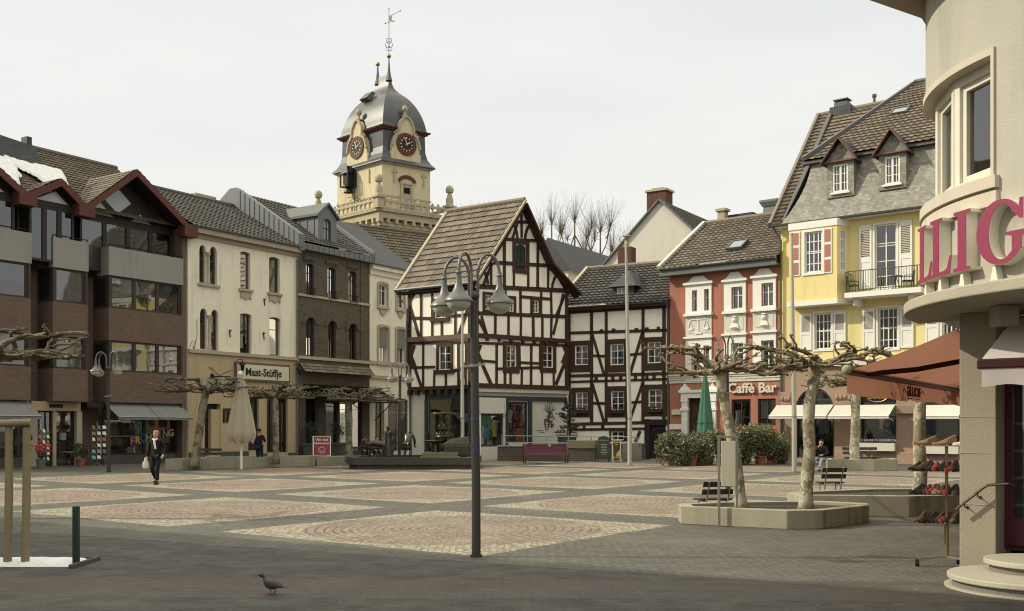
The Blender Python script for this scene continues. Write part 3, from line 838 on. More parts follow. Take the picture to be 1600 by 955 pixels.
    m = MB(); m.box(0,d0[0],-.09,-.045,0,.5); m.box(d0[1],w1[0],-.09,-.045,0,.5); m.box(w1[1],w2[0],-.09,-.045,0,.35); m.box(w2[1],L,-.09,-.045,0,.35); m.build('plinth', M['graystone'], b)
    m = MB(); m.box(d0[0],d0[1],.28,.33,d0[2],d0[3]); d = m.build('door', M['frame_dark'], b)
    m = MB(); m.box(d0[0]+(d0[1]-d0[0])*.45,d0[1],.02,.27,d0[2],d0[3]-.3); m.build('door_leaf', M['ochre'], b)
    for h in (w1,w2):
        window(b, h, y=.15, fw=.12, bars=(1 if h is w1 else 3,[.22,.5,.72]), mat='frame_dark', glass='glass')
    window(b, nb, y=.1, fw=.06, bars=(1,1), mat='gold', curtain='full')
    # round stone arch over the door with wrought bracket
    cx = (f.s(314)+f.s(343))/2; zc = f.z(328,600); r = (f.s(343)-f.s(314))/2
    m = MB()
    for k in range(16):
        a0,a1 = math.pi*(k/16*1.1-.05),math.pi*((k+1)/16*1.1-.05)
        m.prism([(cx+r*math.cos(a0),zc+r*math.sin(a0)),(cx+r*math.cos(a1),zc+r*math.sin(a1)),(cx+(r-.22)*math.cos(a1),zc+(r-.22)*math.sin(a1)),(cx+(r-.22)*math.cos(a0),zc+(r-.22)*math.sin(a0))],-.14,-.03)
    m.build('arch_moulding', M['stone'], b)
    # roof ledge of the sign + board
    x0,x1,z0,z1 = R_(365,450,568,597)
    m = MB(); m.box(x0,x1,-.16,-.045,z0,z1); sg = m.build('sign_board', M['timber_raw'], b)
    m = MB(); m.box(x0+.1,x1-.1,-.18,-.161,z0+.12,z1-.12); m.build('sign_panel', M['signwhite'], sg)
    add_text('Maat-Stüffje', .62, M['frame_dark'], sg, ((x0+x1)/2,-.2,(z0+z1)/2-.02), .012, .006, 0.0, xs=.92)
    for u,v in ((369,573),(458,580)):
        x = f.s(u); z = f.z(u,v)
        m = MB(); m.tube([(x,-.05,z+.35),(x,-.5,z+.4),(x,-.5,z+.25)],.02,6); m.lathe([(0,.28),(.05,.27),(.18,.12),(.2,.08),(.06,.1),(0,.1)],(x,-.5,z),8); m.lathe([(.12,.08),(.09,-.22),(0,-.25)],(x,-.5,z),6)
        l = m.build('wall_lantern', M['iron'], b)
        m = MB(); m.lathe([(.0,.09),(.09,.07),(.075,-.17),(0,-.18)],(x,-.5,z),8); m.build('lamp_glass', M['lampglow'], l)
    # wrought bracket left
    m = MB(); x = f.s(326); z = f.z(326,588)
    m.tube([(x,-.05,z),(x+1.0,-.6,z)],.035,6); m.tube([(x,-.05,z+.5),(x+.5,-.3,z+.05),(x+1.0,-.6,z+.35)],.02,6); m.ball((x+.1,-.12,z+.05),.12,8); m.build('wrought_bracket', M['iron'], b)
    # anchor irons
    for u,v in ((413,472),(359,521),(412,525)):
        x=f.s(u); z=f.z(u,v); m=MB(); m.bar((x-.06,-.03,z+.2),(x+.02,-.03,z-.2),.05,.03); m.bar((x-.06,-.03,z+.05),(x+.1,-.03,z+.2),.05,.03); m.build('anchor_iron', M['iron'], b)
    pipe(b, [(L-.02,-.42,zg_e),(L-.1,-.12,zt-.5),(L-.1,-.12,.1)], .055, 'zinc')
    # ivy stems on the left edge
    m = MB(); rg = random.Random(11)
    for k in range(16):
        x = rg.uniform(.05,.7); z = rg.uniform(0,2); pts=[]
        for j in range(9):
            pts.append((x,-.03,z)); x += rg.uniform(-.18,.2); z += rg.uniform(.2,.9); x=min(max(x,.03),1.4)
        m.tube(pts,.012,4)
    m.build('bare_climber', M['twig'], b)
    shell(b, L, zt-.05, 2*ro-.4, 'cream')
    return f

# ================================================================== grey-brown brick house
def brick_house():
    f = Fac(lrow(464.6), lrow(577.5)); L = f.L; R_ = f.rect
    b = f.root('brick_house', 'narrow grey brown brick house with round arched windows and zinc dormer', 'building')
    zt = f.z(520,400); holes=[]
    for q in ((478,490.5,412,461.5),(512,524.5,418,468),(545,557,424,473.5)): holes.append((*R_(*q),.15))
    for q in ((478.5,491.5,496,557),(513,525,501,560),(545.5,557,505.5,563)): holes.append((*R_(*q),.42))
    # ground floor openings
    g1=(*R_(478,497,617,712),0); g2=(*R_(509,528,617,700),0); g3=(*R_(531,566,622,706),0)
    holes += [g1,g2,g3]
    mb = MB(); wall(mb, [[(0,0),(L,0),(L,zt),(0,zt)]], holes, 0, .28); mb.build('wall', M['grey_brick'], b)
    for i,h in enumerate(holes[:6]):
        window(b,h,y=.2,fw=.08,bars=(1,[.7]),mat='frame_dark',curtain='pair' if i>2 else None)
        m=MB()
        if i>2:
            cx=(h[0]+h[1])/2; r0=(h[1]-h[0])/2+.06; zc=h[3]-.42
            for k in range(12):
                a0,a1=math.pi*k/12,math.pi*(k+1)/12
                m.prism([(cx+r0*math.cos(a0),zc+r0*math.sin(a0)),(cx+(r0+.3)*math.cos(a0),zc+(r0+.3)*math.sin(a0)),(cx+(r0+.3)*math.cos(a1),zc+(r0+.3)*math.sin(a1)),(cx+r0*math.cos(a1),zc+r0*math.sin(a1))],-.07,.01)
            m.build('arch_moulding', M['grey_brick'], b)
        else:
            m.box(h[0]-.2,h[1]+.2,-.08,.01,h[3]+.22,h[3]+.42)
            for k in range(5): m.box(h[0]-.2+k*(h[1]-h[0]+.4)/5,h[0]-.1+k*(h[1]-h[0]+.4)/5,-.08,.01,h[3]+.1,h[3]+.215)
            m.build('brick_frieze', M['grey_brick'], b)
            r=MB(); r.tube([(h[0]-.05,-.12,h[2]+.45),(h[1]+.05,-.12,h[2]+.45)],.02,5)
            for k in range(7): x=h[0]+(h[1]-h[0])*k/6; r.tube([(x,-.12,h[2]+.03),(x,-.12,h[2]+.45)],.012,5)
            r.tube([(h[0]-.05,-.12,h[2]+.05),(h[1]+.05,-.12,h[2]+.05)],.02,5)
            r.build('window_guard', M['iron'], b)
    m=MB(); za=f.z(520,468); zb=f.z(520,561.5)
    m.box(0,L,-.08,.01,za-.08,za+.06); m.box(0,L,-.1,.01,zb-.12,zb+.06); m.build('string_course', M['stone'], b)
    m=MB(); m.box(L*.86,L*.9,-.05,.01,zb,zt); m.box(.0,.35,-.05,.01,za,zt); m.build('pilaster', M['grey_brick'], b)
    # zinc frieze at the eaves with standing seams
    ze=f.z(520,391); m=MB(); m.box(-.02,L,-.4,.02,zt-.02,ze); m.build('eaves_panel', M['zinc'], b)
    m=MB()
    for k in range(15): m.box(L*k/14-.02,L*k/14+.02,-.43,-.4,zt-.02,ze)
    m.build('standing_seam', M['zinc'], b)
    ro=5.0; zr=f.z(440,318,ro)
    rf=MB(); tiles(rf,(0,-.4,ze+.05),(L-.1,-.4,ze+.05),(L-.1,ro,zr),(0,ro,zr),.3,.36,.04,.05,3)
    rf.grid(lambda u,v:((L-.1)*u,ro+ro*v,zr-(zr-ze)*v),1,1,lambda u,v:(u*30,v*15)); rf.build('roof', M['tile_dark'], b)
    m=MB(); 
    q0=Vector((L-.12,-.45,ze+.0)); q1=Vector((L-.12,ro,zr))
    m.hexa(((L-.2,-.45,ze),(L+.06,-.45,ze),(L+.06,ro,zr),(L-.2,ro,zr)),((L-.2,-.45,ze+.3),(L+.06,-.45,ze+.3),(L+.06,ro,zr+.3),(L-.2,ro,zr+.3))); m.build('verge', M['zinc'], b)
    # zinc dormer with arched window
    yd=.35; x0,x1=f.s(497,yd),f.s(526,yd); z0=f.z(512,378,yd); zs=f.z(512,340,yd); za_=f.z(512,321,yd)
    wh=(*f.rect(505,517,342,377,yd),.3); xm=(x0+x1)/2
    m=MB(); wall(m,[[(x0,z0-.3),(x1,z0-.3),(x1,zs),(x0,zs)],[(x0,zs),(x1,zs),(xm,za_)]],[wh],yd,.12)
    m.face([(x0,yd,z0-.3),(x0,yd,zs),(x0,yd+4,zs),(x0,yd+4,z0-.3)]); m.face([(x1,yd,z0-.3),(x1,yd,zs),(x1,yd+4,zs),(x1,yd+4,z0-.3)])
    dm=m.build('dormer', M['zinc'], b)
    m=MB()
    for xa in (x0-.15,x1+.15):
        m.hexa(((xa,yd-.15,zs-.05),(xm,yd-.15,za_+.02),(xm,yd+4.2,za_+.02),(xa,yd+4.2,zs-.05)),((xa,yd-.15,zs+.1),(xm,yd-.15,za_+.17),(xm,yd+4.2,za_+.17),(xa,yd+4.2,zs+.1)))
    for k in range(6): m.box(x0-.03,x0,yd+.3+k*.6,yd+.34+k*.6,z0,zs)
    m.build('dormer_roof', M['zinc_dark'], dm)
    for i in (0,):
        o=outline(wh); i_=inset(o,.09); m=MB(); ring(m,o,i_,yd+.06,yd+.14); m.box(xm-.03,xm+.03,yd+.07,yd+.12,wh[2],wh[3]-.1); m.box(wh[0],wh[1],yd+.07,yd+.12,wh[2]+.75,wh[2]+.81); m.build('dormer_window', M['frame_grey'], dm)
    m=MB(); m.face([(x,yd+.11,z) for x,z in i_]); m.build('dormer_pane', M['skypane'], dm)
    # tiled pent strip
    zp0,zp1=f.z(520,585),f.z(520,575); m=MB(); tiles(m,(.05,-.55,zp0),(L-.1,-.55,zp0),(L-.1,-.02,zp1+.15),(.05,-.02,zp1+.15),.3,.3,.04,.04,4); m.build('pent_roof', M['tile_brown'], b)
    # steel and glass canopy
    zc1=f.z(520,604); zc0=f.z(520,628); xa,xb=f.s(474),f.s(590)
    xb=min(xb,L+.9); m=MB()
    for k in range(9):
        x=xa+(xb-xa)*k/8; m.bar((x,-.02,zc1),(x,-1.7,zc0),.05,.09)
    m.tube([(xa,-1.7,zc0),(xb,-1.7,zc0)],.05,6); m.tube([(xa,-.03,zc1),(xb,-.03,zc1)],.05,6)
    for x in (xa+.1,xb-.3): m.tube([(x,-.02,zc0-1.1),(x,-1.5,zc0+.02)],.03,6)
    cn=m.build('glass_canopy', M['iron'], b)
    m=MB(); m.hexa(((xa,-.03,zc1+.05),(xb,-.03,zc1+.05),(xb,-1.75,zc0+.05),(xa,-1.75,zc0+.05)),((xa,-.03,zc1+.07),(xb,-.03,zc1+.07),(xb,-1.75,zc0+.07),(xa,-1.75,zc0+.07))); m.build('canopy_glass', M['smokeglass'], cn)
    # shop front
    m=MB(); m.box(g1[0],g1[1],.4,.45,g1[2],g1[3]); m.build('dark_recess', M['dark'], b)
    for h in (g2,g3): window(b,h,y=.18,fw=.08,bars=(0 if h is g2 else 1,[.78]),mat='frame_dark',glass='shopglass',name='shop_window')
    it=MB(); it.box(g2[0]-.2,g3[1]+.2,.7,.73,.1,g3[3]+.1); it.build('shop_interior', M['room'], b)
    rg=random.Random(5)
    for k in range(9):
        x=g3[0]+.15+k*(g3[1]-g3[0]-.3)/8; m=MB(); zz=1.6+rg.uniform(-.05,.05); m.prism([(x-.12,zz-rg.uniform(.8,1.1)),(x+.12,zz-.9),(x+.12,zz),(x,zz+.15),(x-.12,zz)],.42,.5); m.build('hanging_garment', M['c_'+rg.choice(['blk','wht','brn','blue','wht'])], b)
    for k in range(6):
        m=MB(); m.ball((g3[0]+.3+k*.42,.6,g3[3]-.75),.05,6); m.build('shop_light', M['lampglow'], b)
    ze2=zt
    shell(b, L, zt-.05, 2*ro-.4, 'grey_brick')
    return f
M['smokeglass'] = m_glass('canopy_smoked_glass', (.35,.36,.36), 1.0, .7)

# ================================================================== pale narrow house beside it
def pale_house():
    f = Fac(lrow(577.6), lrow(648)); L=f.L; R_=f.rect
    b=f.root('pale_house', 'pale stucco house with slate roof squeezed behind the timber framed corner', 'building')
    zt=f.z(600,424); hs=[(*R_(591.5,604.5,444,478),.12),(*R_(620,631,448,482),.12),(*R_(591.5,606,511,566),.12),(*R_(619.5,632,514,568),.12)]
    gf=[(*R_(586,600,622,705),0),(*R_(606,640,624,706),0)]
    m=MB(); wall(m,[[(0,0),(L,0),(L,zt),(0,zt)]],hs+gf,0,.22); m.build('wall', M['cream2'], b)
    for i,h in enumerate(hs):
        w=window(b,h,y=.16,fw=.07,bars=(1,[.7]),mat='white',curtain='pair')
        m=MB(); o=outline(h); oo=inset(o,-.16); ring(m,oo,o,-.07,.01); m.build('window_surround', M['stone'], b)
        sl=sill(b,(h[0]-.1,h[1]+.1,h[2]-.1),.14,.12,.08)
        if i<2:
            m=MB(); cx=(h[0]+h[1])/2; w2=(h[1]-h[0])/2; m.prism([(cx-w2,h[2]-.24),(cx+w2,h[2]-.24),(cx+w2*.5,h[2]-.55),(cx,h[2]-.68),(cx-w2*.5,h[2]-.55)],-.08,.01); m.build('ornament', M['stone'], sl)
        else:
            m=MB(); m.box(h[0]+.05,h[1]-.05,.02,.08,h[2]+(h[3]-h[2])*.42,h[3]-.1); m.build('roller_shutter', M['greyfab'], b)
    za,zb=f.z(600,568),f.z(600,590)
    m=MB(); m.box(-.01,L,-.1,.01,za-.1,za+.12); m.box(-.01,L,-.14,.01,zb-.1,zb+.1); m.build('string_course', M['stone'], b)
    m=MB(); m.box(-.01,L,-.35,.02,zt-.02,zt+.22); m.box(-.01,L,-.12,.01,zt-.35,zt-.023); m.build('cornice', M['cream2'], b)
    gutter(b,0,L,-.4,zt+.3,.09)
    ro=5; zr=f.z(560,366,ro)+.6
    rf=MB(); rf.grid(lambda u,v:(L*u,-.4+(ro+.4)*v,zt+.3+(zr-zt-.3)*v),6,6,lambda u,v:(u,v)); rf.grid(lambda u,v:(L*u,ro+ro*v,zr-(zr-zt-.3)*v),1,1,lambda u,v:(u,v)); rf.build('roof', M['slate_dark'], b)
    for h in gf: window(b,h,y=.18,fw=.09,bars=(1,[.75]),mat='stone',glass='shopglass',name='shop_window')
    shell(b,L,zt-.05,2*ro-.4,'cream2')
brown_f = brown_building(); cream_f = cream_house(); brick_f = brick_house(); pale_house()
# ================================================================== tiled house with a brown gable in front of the tower
def back_tiled_house():
    Yb = 72.0
    A = at(557,371,Yb); apex = at(571,351,Yb-.3)
    d = (at(690,0,Yb+3.5)-at(571,0,Yb)); d.z=0; d.normalize()
    f = Fac(at(560,0,Yb), at(560,0,Yb)+d)
    b = f.root('tiled_house', 'old house with mossy tile roof and small stone gable below the clock tower', 'building')
    n = 4.0; L = 12.0
    zr = f.z(571,352,n*.8); ze = zr-4.6
    rf = MB(); tiles(rf,(0,-1,ze),(L,-1,ze),(L,n,zr),(0,n,zr),.32,.38,.045,.06,3); tiles(rf,(0,n,zr),(L,n,zr),(L,2*n+1,ze),(0,2*n+1,ze),.6,.5,.04,.05,2); rf.build('roof', M['tile_old'], b)
    m = MB(); m.tube([(0,n,zr+.08),(L,n,zr+.08)],.15,8); m.build('roof_ridge', M['tile_old'], b)
    m = MB(); g=[(-.6,ze-.2),(2*n+.6,ze-.2),(n+.35,zr+.45),(n,zr+.62),(n-.35,zr+.45)]
    a=[m.p((-.15,y,z)) for y,z in g]; c=[m.p((.25,y,z)) for y,z in g]; m.f.append(a); m.f.append(c[::-1])
    for k in range(len(g)): m.f.append([a[k],c[k],c[(k+1)%len(g)],a[(k+1)%len(g)]])
    m.build('gable_wall', M['tile_old2'], b)
    m = MB(); m.box(-.1,L,-.4,2*n+.4,0,ze); m.build('wall', M['cream2'], b)
    t=(zr-ze)/(n+1)
    skylight(b,(4.6,.4,ze+t*1.4+.12),(1,0,0),(0,1,t),.7,1.0)
M['tile_old2'] = m_brick('old_gable_stone', '#7d6f58', '#5f5442', '#857a64', .35, .16, .02)
back_tiled_house()

# ================================================================== town hall tower with dome and clocks
def tower():
    C = at(597, 0, 85); C.z = 0
    dl = Vector((-1650,1600,0)).normalized(); dr = Vector((2200,1600,0)).normalized()
    b = thing('clock_tower', 'tall cream clock tower with slate dome and stone balustrade', 'tower', C, 0)
    MT = Matrix(((dr.x,dl.x,0,0),(dr.y,dl.y,0,0),(0,0,1,0),(0,0,0,1)))
    A, B = 4.66, 6.2
    def T(): return MB(MT)
    k = 85/1600; Z = lambda v: 1.75+(670-v)*k
    zc, zbt, zbb, zlow = Z(252), Z(312)-.2, Z(334), Z(346)
    def rect(m, d, z0, z1, d1=None):
        d1 = d if d1 is None else d1
        m.hexa(((d,d,z0),(A-d,d,z0),(A-d,B-d,z0),(d,B-d,z0)),((d1,d1,z1),(A-d1,d1,z1),(A-d1,B-d1,z1),(d1,B-d1,z1)))
    m=T(); rect(m,-.6,0,zlow); m.build('lower_wall', M['towerstone'], b)
    m=T(); rect(m,-.75,zlow-.5,zlow-.25); rect(m,-1.0,zlow+.1,zbb); rect(m,-1.18,zbb,zbb+.18)
    m.build('balcony_floor', M['towertrim'], b)
    m=T()
    for i in range(9):
        a=-.9+i*(A+1.8)/8; m.box(a-.12,a+.12,-1.0,-.6,zlow-.25,zlow+.1)
    for i in range(11):
        q=-.9+i*(B+1.8)/10; m.box(-1.0,-.6,q-.12,q+.12,zlow-.25,zlow+.1)
    m.build('corbels', M['towertrim'], b)
    o=1.1
    m=T(); m.box(-.75,-.61,-.75,-.61,zlow-3,zlow-.5); m.box(-.64,.25,-.64,-.601,zlow-2.4,zlow-.5); m.build('quoin', M['graystone'], b)
    # balustrade rails and balusters
    m=T(); z0=zbb+.18
    for (x0,x1,y0,y1) in ((-o-.1,A+o+.1,-o-.1,-o+.14),(-o-.1,-o+.14,-o+.14,B+o+.1),(A+o-.14,A+o+.1,-o+.14,B+o+.1),(-o+.14,A+o-.14,B+o-.14,B+o+.1)):
        m.box(x0,x1,y0,y1,zbt-.2,zbt); m.box(x0,x1,y0,y1,z0,z0+.15)
    r_=m.build('balustrade', M['towertrim'], b)
    bal=MB(); bal.lathe([(.1,0),(.1,.08),(.06,.14),(.12,.4),(.05,.75),(.1,.85),(.1,zbt-.2-z0-.15)],(0,0,0),6)
    def baluster(x,y):
        q=MT@Vector((x,y,z0+.15)); mm=MB(); mm.v=[v+q for v in bal.v]; mm.f=bal.f
        mm.build('baluster', M['towertrim'], r_, smooth='auto')
    for i in range(1,12): baluster(-o+i*(A+2*o)/12,-o)
    for i in range(1,14): baluster(-o,-o+i*(B+2*o)/14)
    for (x,y) in ((-o,-o),(A+o,-o),(-o,B+o),(A+o,B+o)):
        m=T(); m.box(x-.3,x+.3,y-.3,y+.3,zbb+.18,zbt+.05); m.box(x-.42,x+.42,y-.42,y+.42,zbt+.05,zbt+.2); m.build('pedestal', M['towertrim'], b)
        q=MT@Vector((x,y,zbt+.2)); m=MB(); m.lathe([(.38,0),(.38,.1),(.3,.2),(.33,.55),(.2,.95),(.16,1.1),(.3,1.17),(.36,1.4),(.28,1.65),(.12,1.78),(0,1.8)],q,12); m.build('ball_finial', M['towertrim'], b, smooth='auto')
    # upper storey
    m=T(); rect(m,0,zbb,zc-.12); m.build('upper_wall', M['towerstone'], b)
    m=T(); rect(m,-.05,zbt+.55,zbt+.68); rect(m,-.16,zc-.12,zc+.02); m.build('string_course', M['towertrim'], b)
    # window in the right face with arched brick head
    zw0=zbt+.3; zw1=zbt+1.75; ca=2.35
    m=T(); m.box(ca-.62,ca-.4,-.09,-.002,zw0-.5,zw1); m.box(ca+.4,ca+.62,-.09,-.002,zw0-.5,zw1); m.box(ca-.7,ca+.7,-.1,-.002,zw1,zw1+.18); w=m.build('window_surround', M['towertrim'], b)
    m=T(); m.box(ca-.4,ca+.4,-.03,-.002,zw0-.5,zw1); m.build('window_panel', M['stone'], w)
    m=T(); m.box(ca-.3,ca+.3,-.05,-.031,zw1-.75,zw1-.25); m.build('pane', M['dark'], w)
    m=T(); P=[]
    for i in range(9):
        a=math.pi*(.12+.76*i/8); P.append((ca-.95*math.cos(a),zw1+.05+.75*math.sin(a)))
    for i in range(8,-1,-1):
        a=math.pi*(.12+.76*i/8); P.append((ca-.75*math.cos(a),zw1-.1+.62*math.sin(a)))
    m.prism(P,-.1,-.002); m.build('brick_arch', M['clockred'], w)
    m=T(); m.box(3.25,3.6,-.04,-.002,zw0-.2,zw0+.35); m.build('wall_plaque', M['signwhite'], b)
    # tie-rod anchors
    for a in (1.15,4.0):
        m=T(); m.box(a-.08,a+.08,-.08,-.002,zc-1.6,zc-.5); m.box(a-.25,a+.25,-.09,-.003,zc-.75,zc-.6); m.build('wall_anchor', M['towertrim'], b)
    m=T(); m.box(-.08,-.002,1.6,1.75,zc-1.5,zc-.4); m.build('wall_anchor', M['towertrim'], b)
    # flared skirt, drum, dome
    def shellring(m, prof, nn=1):
        for (d0,z0),(d1,z1) in zip(prof,prof[1:]):
            c0=[(d0,d0),(A-d0,d0),(A-d0,B-d0),(d0,B-d0)]; c1=[(d1,d1),(A-d1,d1),(A-d1,B-d1),(d1,B-d1)]
            for i in range(4):
                j=(i+1)%4; m.face([(*c0[i],z0),(*c0[j],z0),(*c1[j],z1),(*c1[i],z1)])
    zr=Z(198)
    m=T(); shellring(m,[(-.32,zc+.0),(-.3,zc+.1),(-.05,zc+.4),(.15,zc+.8),(.27,zc+1.4),(.3,zr)]); m.build('roof_skirt', M['slate_dome'], b)
    m=T(); rect(m,.12,zr-.02,zr+.1); rect(m,.0,zr+.1,zr+.24,-.06); m.build('red_cornice', M['clockred'], b)
    z0=zr+.2; Hd=5.3
    prof=[(.12,z0),(.2,z0+.2),(.3,z0+.75),(.42,z0+1.25),(.6,z0+1.8),(.82,z0+2.3),(1.1,z0+2.8),(1.42,z0+3.2),(1.72,z0+3.5),(1.95,z0+3.8),(2.1,z0+4.15),(2.2,z0+4.6),(2.28,z0+5.2)]
    fine=[]
    for i in range(len(prof)-1):
        p0,p1,p2,p3=prof[max(0,i-1)],prof[i],prof[i+1],prof[min(len(prof)-1,i+2)]
        for kk in range(5):
            t=kk/5; fine.append(tuple(.5*(2*p1[c]+(p2[c]-p0[c])*t+(2*p0[c]-5*p1[c]+4*p2[c]-p3[c])*t*t+(3*p1[c]-p0[c]-3*p2[c]+p3[c])*t**3) for c in (0,1)))
    prof=fine+[prof[-1]]
    m=T(); shellring(m,prof); d=prof[-1][0]; m.face([(d,d,prof[-1][1]),(A-d,d,prof[-1][1]),(A-d,B-d,prof[-1][1]),(d,B-d,prof[-1][1])])
    dm=m.build('dome', M['slate_dome'], b, smooth='auto')
    # ridge dips between the two spires, each a tapering spike with a gilded ball
    for (y,top,nm) in ((A/2,Z(84)+.9,1),(B-A/2,Z(90)+.9,0)):
        q=MT@Vector((A/2,y,z0+4.6)); h=top-(z0+4.6)
        m=MB(); m.lathe([(.3,0),(.17,.5),(.1,1.0),(.06,1.6),(.04,h)],q,8); s_=m.build('spire', M['lead'], b, smooth='auto')
        m=MB(); m.ball(q+Vector((0,0,h)),.2,12); m.build('gilded_ball', M['gold'], s_, smooth=True)
        if nm:
            m=MB(); zt=h+.2; m.tube([q+Vector((0,0,h)),q+Vector((0,0,h+4.0))],.022,6)
            for kz,rr in ((.6,.22),(.95,.26),(1.35,.2)):
                for sgn in (0,1):
                    pts=[]
                    for i in range(11):
                        a=2*math.pi*i/10; c=Vector((rr*.6*math.cos(a)+rr*.6,0,rr*.8*math.sin(a)))
                        c=Matrix.Rotation(math.pi*sgn,3,'Z')@c; pts.append(q+Vector((0,0,h+kz))+c)
                    m.tube(pts,.02,4)
            m.tube([q+Vector((-.3,0,h+2.8)),q+Vector((.4,0,h+3.0))],.02,4); m.tube([q+Vector((0,0,h+3.4)),q+Vector((.95,0,h+3.85))],.018,4)
            for dx,dz in ((-.3,2.8),(.4,3.0),(.97,3.87),(0,4.05)): m.ball(q+Vector((dx,0,h+dz)),.06,6)
            m.build('weather_vane', M['iron'], s_)
            m=MB(); m.box(q.x+.02,q.x+.27,q.y-.01,q.y+.01,q.z+h+3.0,q.z+h+3.45); m.build('vane_flag', M['clockgold'], s_)
    # roof hatch on the lit slope
    m=T(); m.hexa(((1.1,3.2,z0+2.9),(1.1,4.2,z0+2.9),(1.65,4.2,z0+3.6),(1.65,3.2,z0+3.6)),((.75,3.2,z0+3.1),(.75,4.2,z0+3.1),(1.35,4.2,z0+3.75),(1.35,3.2,z0+3.75))); m.build('roof_hatch', M['lead'], b)
    # clock gables (profile across x, height z), one per visible face
    prof=[(-1.42,0),(-1.42,1.0),(-1.3,1.05),(-1.32,1.45),(-1.18,2.0),(-.98,2.4),(-.68,2.62),(-.72,2.95),(-.62,3.4),(-.38,3.8),(-.18,4.0),(0,4.05)]
    poly=prof+[(-x,z) for x,z in prof[-2::-1]]
    for face in ('right','left'):
        if face=='right': Mx=MT@Matrix.Translation((2.25,0,0))
        else: Mx=MT@Matrix(((0,1,0,0),(-1,0,0,0),(0,0,1,0),(0,0,0,1)))@Matrix.Translation((-3.3,0,0))
        zz=zc+.02
        m=MB(Mx); m.prism([(x,z+zz) for x,z in poly],-.06,1.2); g=m.build('clock_gable', M['towerstone'], b)
        m=MB(Mx)
        for sgn in (-1,1):
            pts=[(sgn*-x,-.1,z+zz) for x,z in prof[3:]]
            for p,q in zip(pts,pts[1:]): m.bar(p,q,.16,.2,(0,1,0))
        m.tube([(-1.0,-.1,zz+2.35),(-1.15,-.1,zz+2.6),(-.95,-.1,zz+2.75),(-.82,-.1,zz+2.55)],.09,6); m.tube([(1.0,-.1,zz+2.35),(1.15,-.1,zz+2.6),(.95,-.1,zz+2.75),(.82,-.1,zz+2.55)],.09,6)
        m.build('gable_moulding', M['towertrim'], g)
        q=Mx@Vector((0,.1,zz+4.05)); m=MB(); m.lathe([(.3,0),(.3,.12),(.14,.2),(.12,.4),(.24,.55),(.27,.75),(.16,.95),(0,1.0)],q,10); m.build('ball_finial', M['towertrim'], g, smooth='auto')
        cz=zz+1.72; r=.95
        m=MB(Mx); ou=[(r*math.cos(2*math.pi*i/40),cz+r*math.sin(2*math.pi*i/40)) for i in range(40)]; inn=[(.68*r*math.cos(2*math.pi*i/40),cz+.68*r*math.sin(2*math.pi*i/40)) for i in range(40)]
        for i in range(40):
            j=(i+1)%40
            for (p0,p1,y0,y1) in ((ou,inn,-.16,-.16),(ou,ou,-.16,-.06),(inn,inn,-.16,-.11)):
                m.face([(p0[i][0],y0,p0[i][1]),(p0[j][0],y0,p0[j][1]),(p1[j][0],y1,p1[j][1]),(p1[i][0],y1,p1[i][1])])
        cr=m.build('clock_ring', M['clockred'], b)
        m=MB(Mx); m.prism(inn,-.12,-.08); m.build('clock_face', M['black'], cr)
        m=MB(Mx)
        for hh in range(12):
            a=math.pi*2*hh/12; c=Vector((math.sin(a),0,math.cos(a))); p=Vector((0,-.135,cz))
            m.bar(p+c*.5*r,p+c*.64*r,.09,.02,(0,1,0))
        m.build('hour_mark', M['clockgold'], cr)
        m=MB(Mx)
        for (hours,ln,w) in ((1.95/12,.4,.1),(57/60,.6,.065)):
            a=2*math.pi*hours; c=Vector((math.sin(a),0,math.cos(a))); p=Vector((0,-.155,cz)); m.bar(p-c*.12*r,p+c*ln*r,w,.02,(0,1,0))
        m.ball((0,-.155,cz),.07,8); m.build('clock_hands', M['clockgold'], cr)
    # black bell housing on the lit face
    m=T(); z1=zc-.35; m.hexa(((-.9,3.4,z1-.1),(-.9,4.5,z1-.1),(0,4.5,z1-.1),(0,3.4,z1-.1)),((-.75,3.75,z1+.55),(-.75,4.15,z1+.55),(0,4.15,z1+.55),(0,3.75,z1+.55)))
    for (x,y) in ((-.85,3.45),(-.85,4.45),(-.1,3.45),(-.1,4.45)): m.box(x-.05,x+.05,y-.05,y+.05,z1-1.2,z1-.1)
    m.box(-.9,0,3.4,4.5,z1-1.25,z1-1.15); m.box(-.7,-.1,3.6,4.3,z1-1.0,z1-.1)
    bh=m.build('bell_housing', M['black'], b)
    q=MT@Vector((-.45,3.95,z1-1.25)); m=MB(); m.lathe([(.42,-.45),(.34,-.3),(.25,.0),(0,.05)],q,12); m.build('bell', M['bronze'], bh, smooth='auto')
    m=T(); m.tube([(-.35,3.2,zlow-3.6),(-.35,3.2,zbt+3)],.035,6); m.tube([(-.35,2.4,zbt+.6),(-.35,4.2,zbt+1.0)],.02,5); m.tube([(-.35,2.7,zbt+.9),(-.35,4.0,zbt+.6)],.02,5); m.build('aerial', M['iron'], b)
M['clockgold'] = m_plain('pale_gilt_paint', '#cfc08c', .5, .08, 8, 40, .03)
tower()

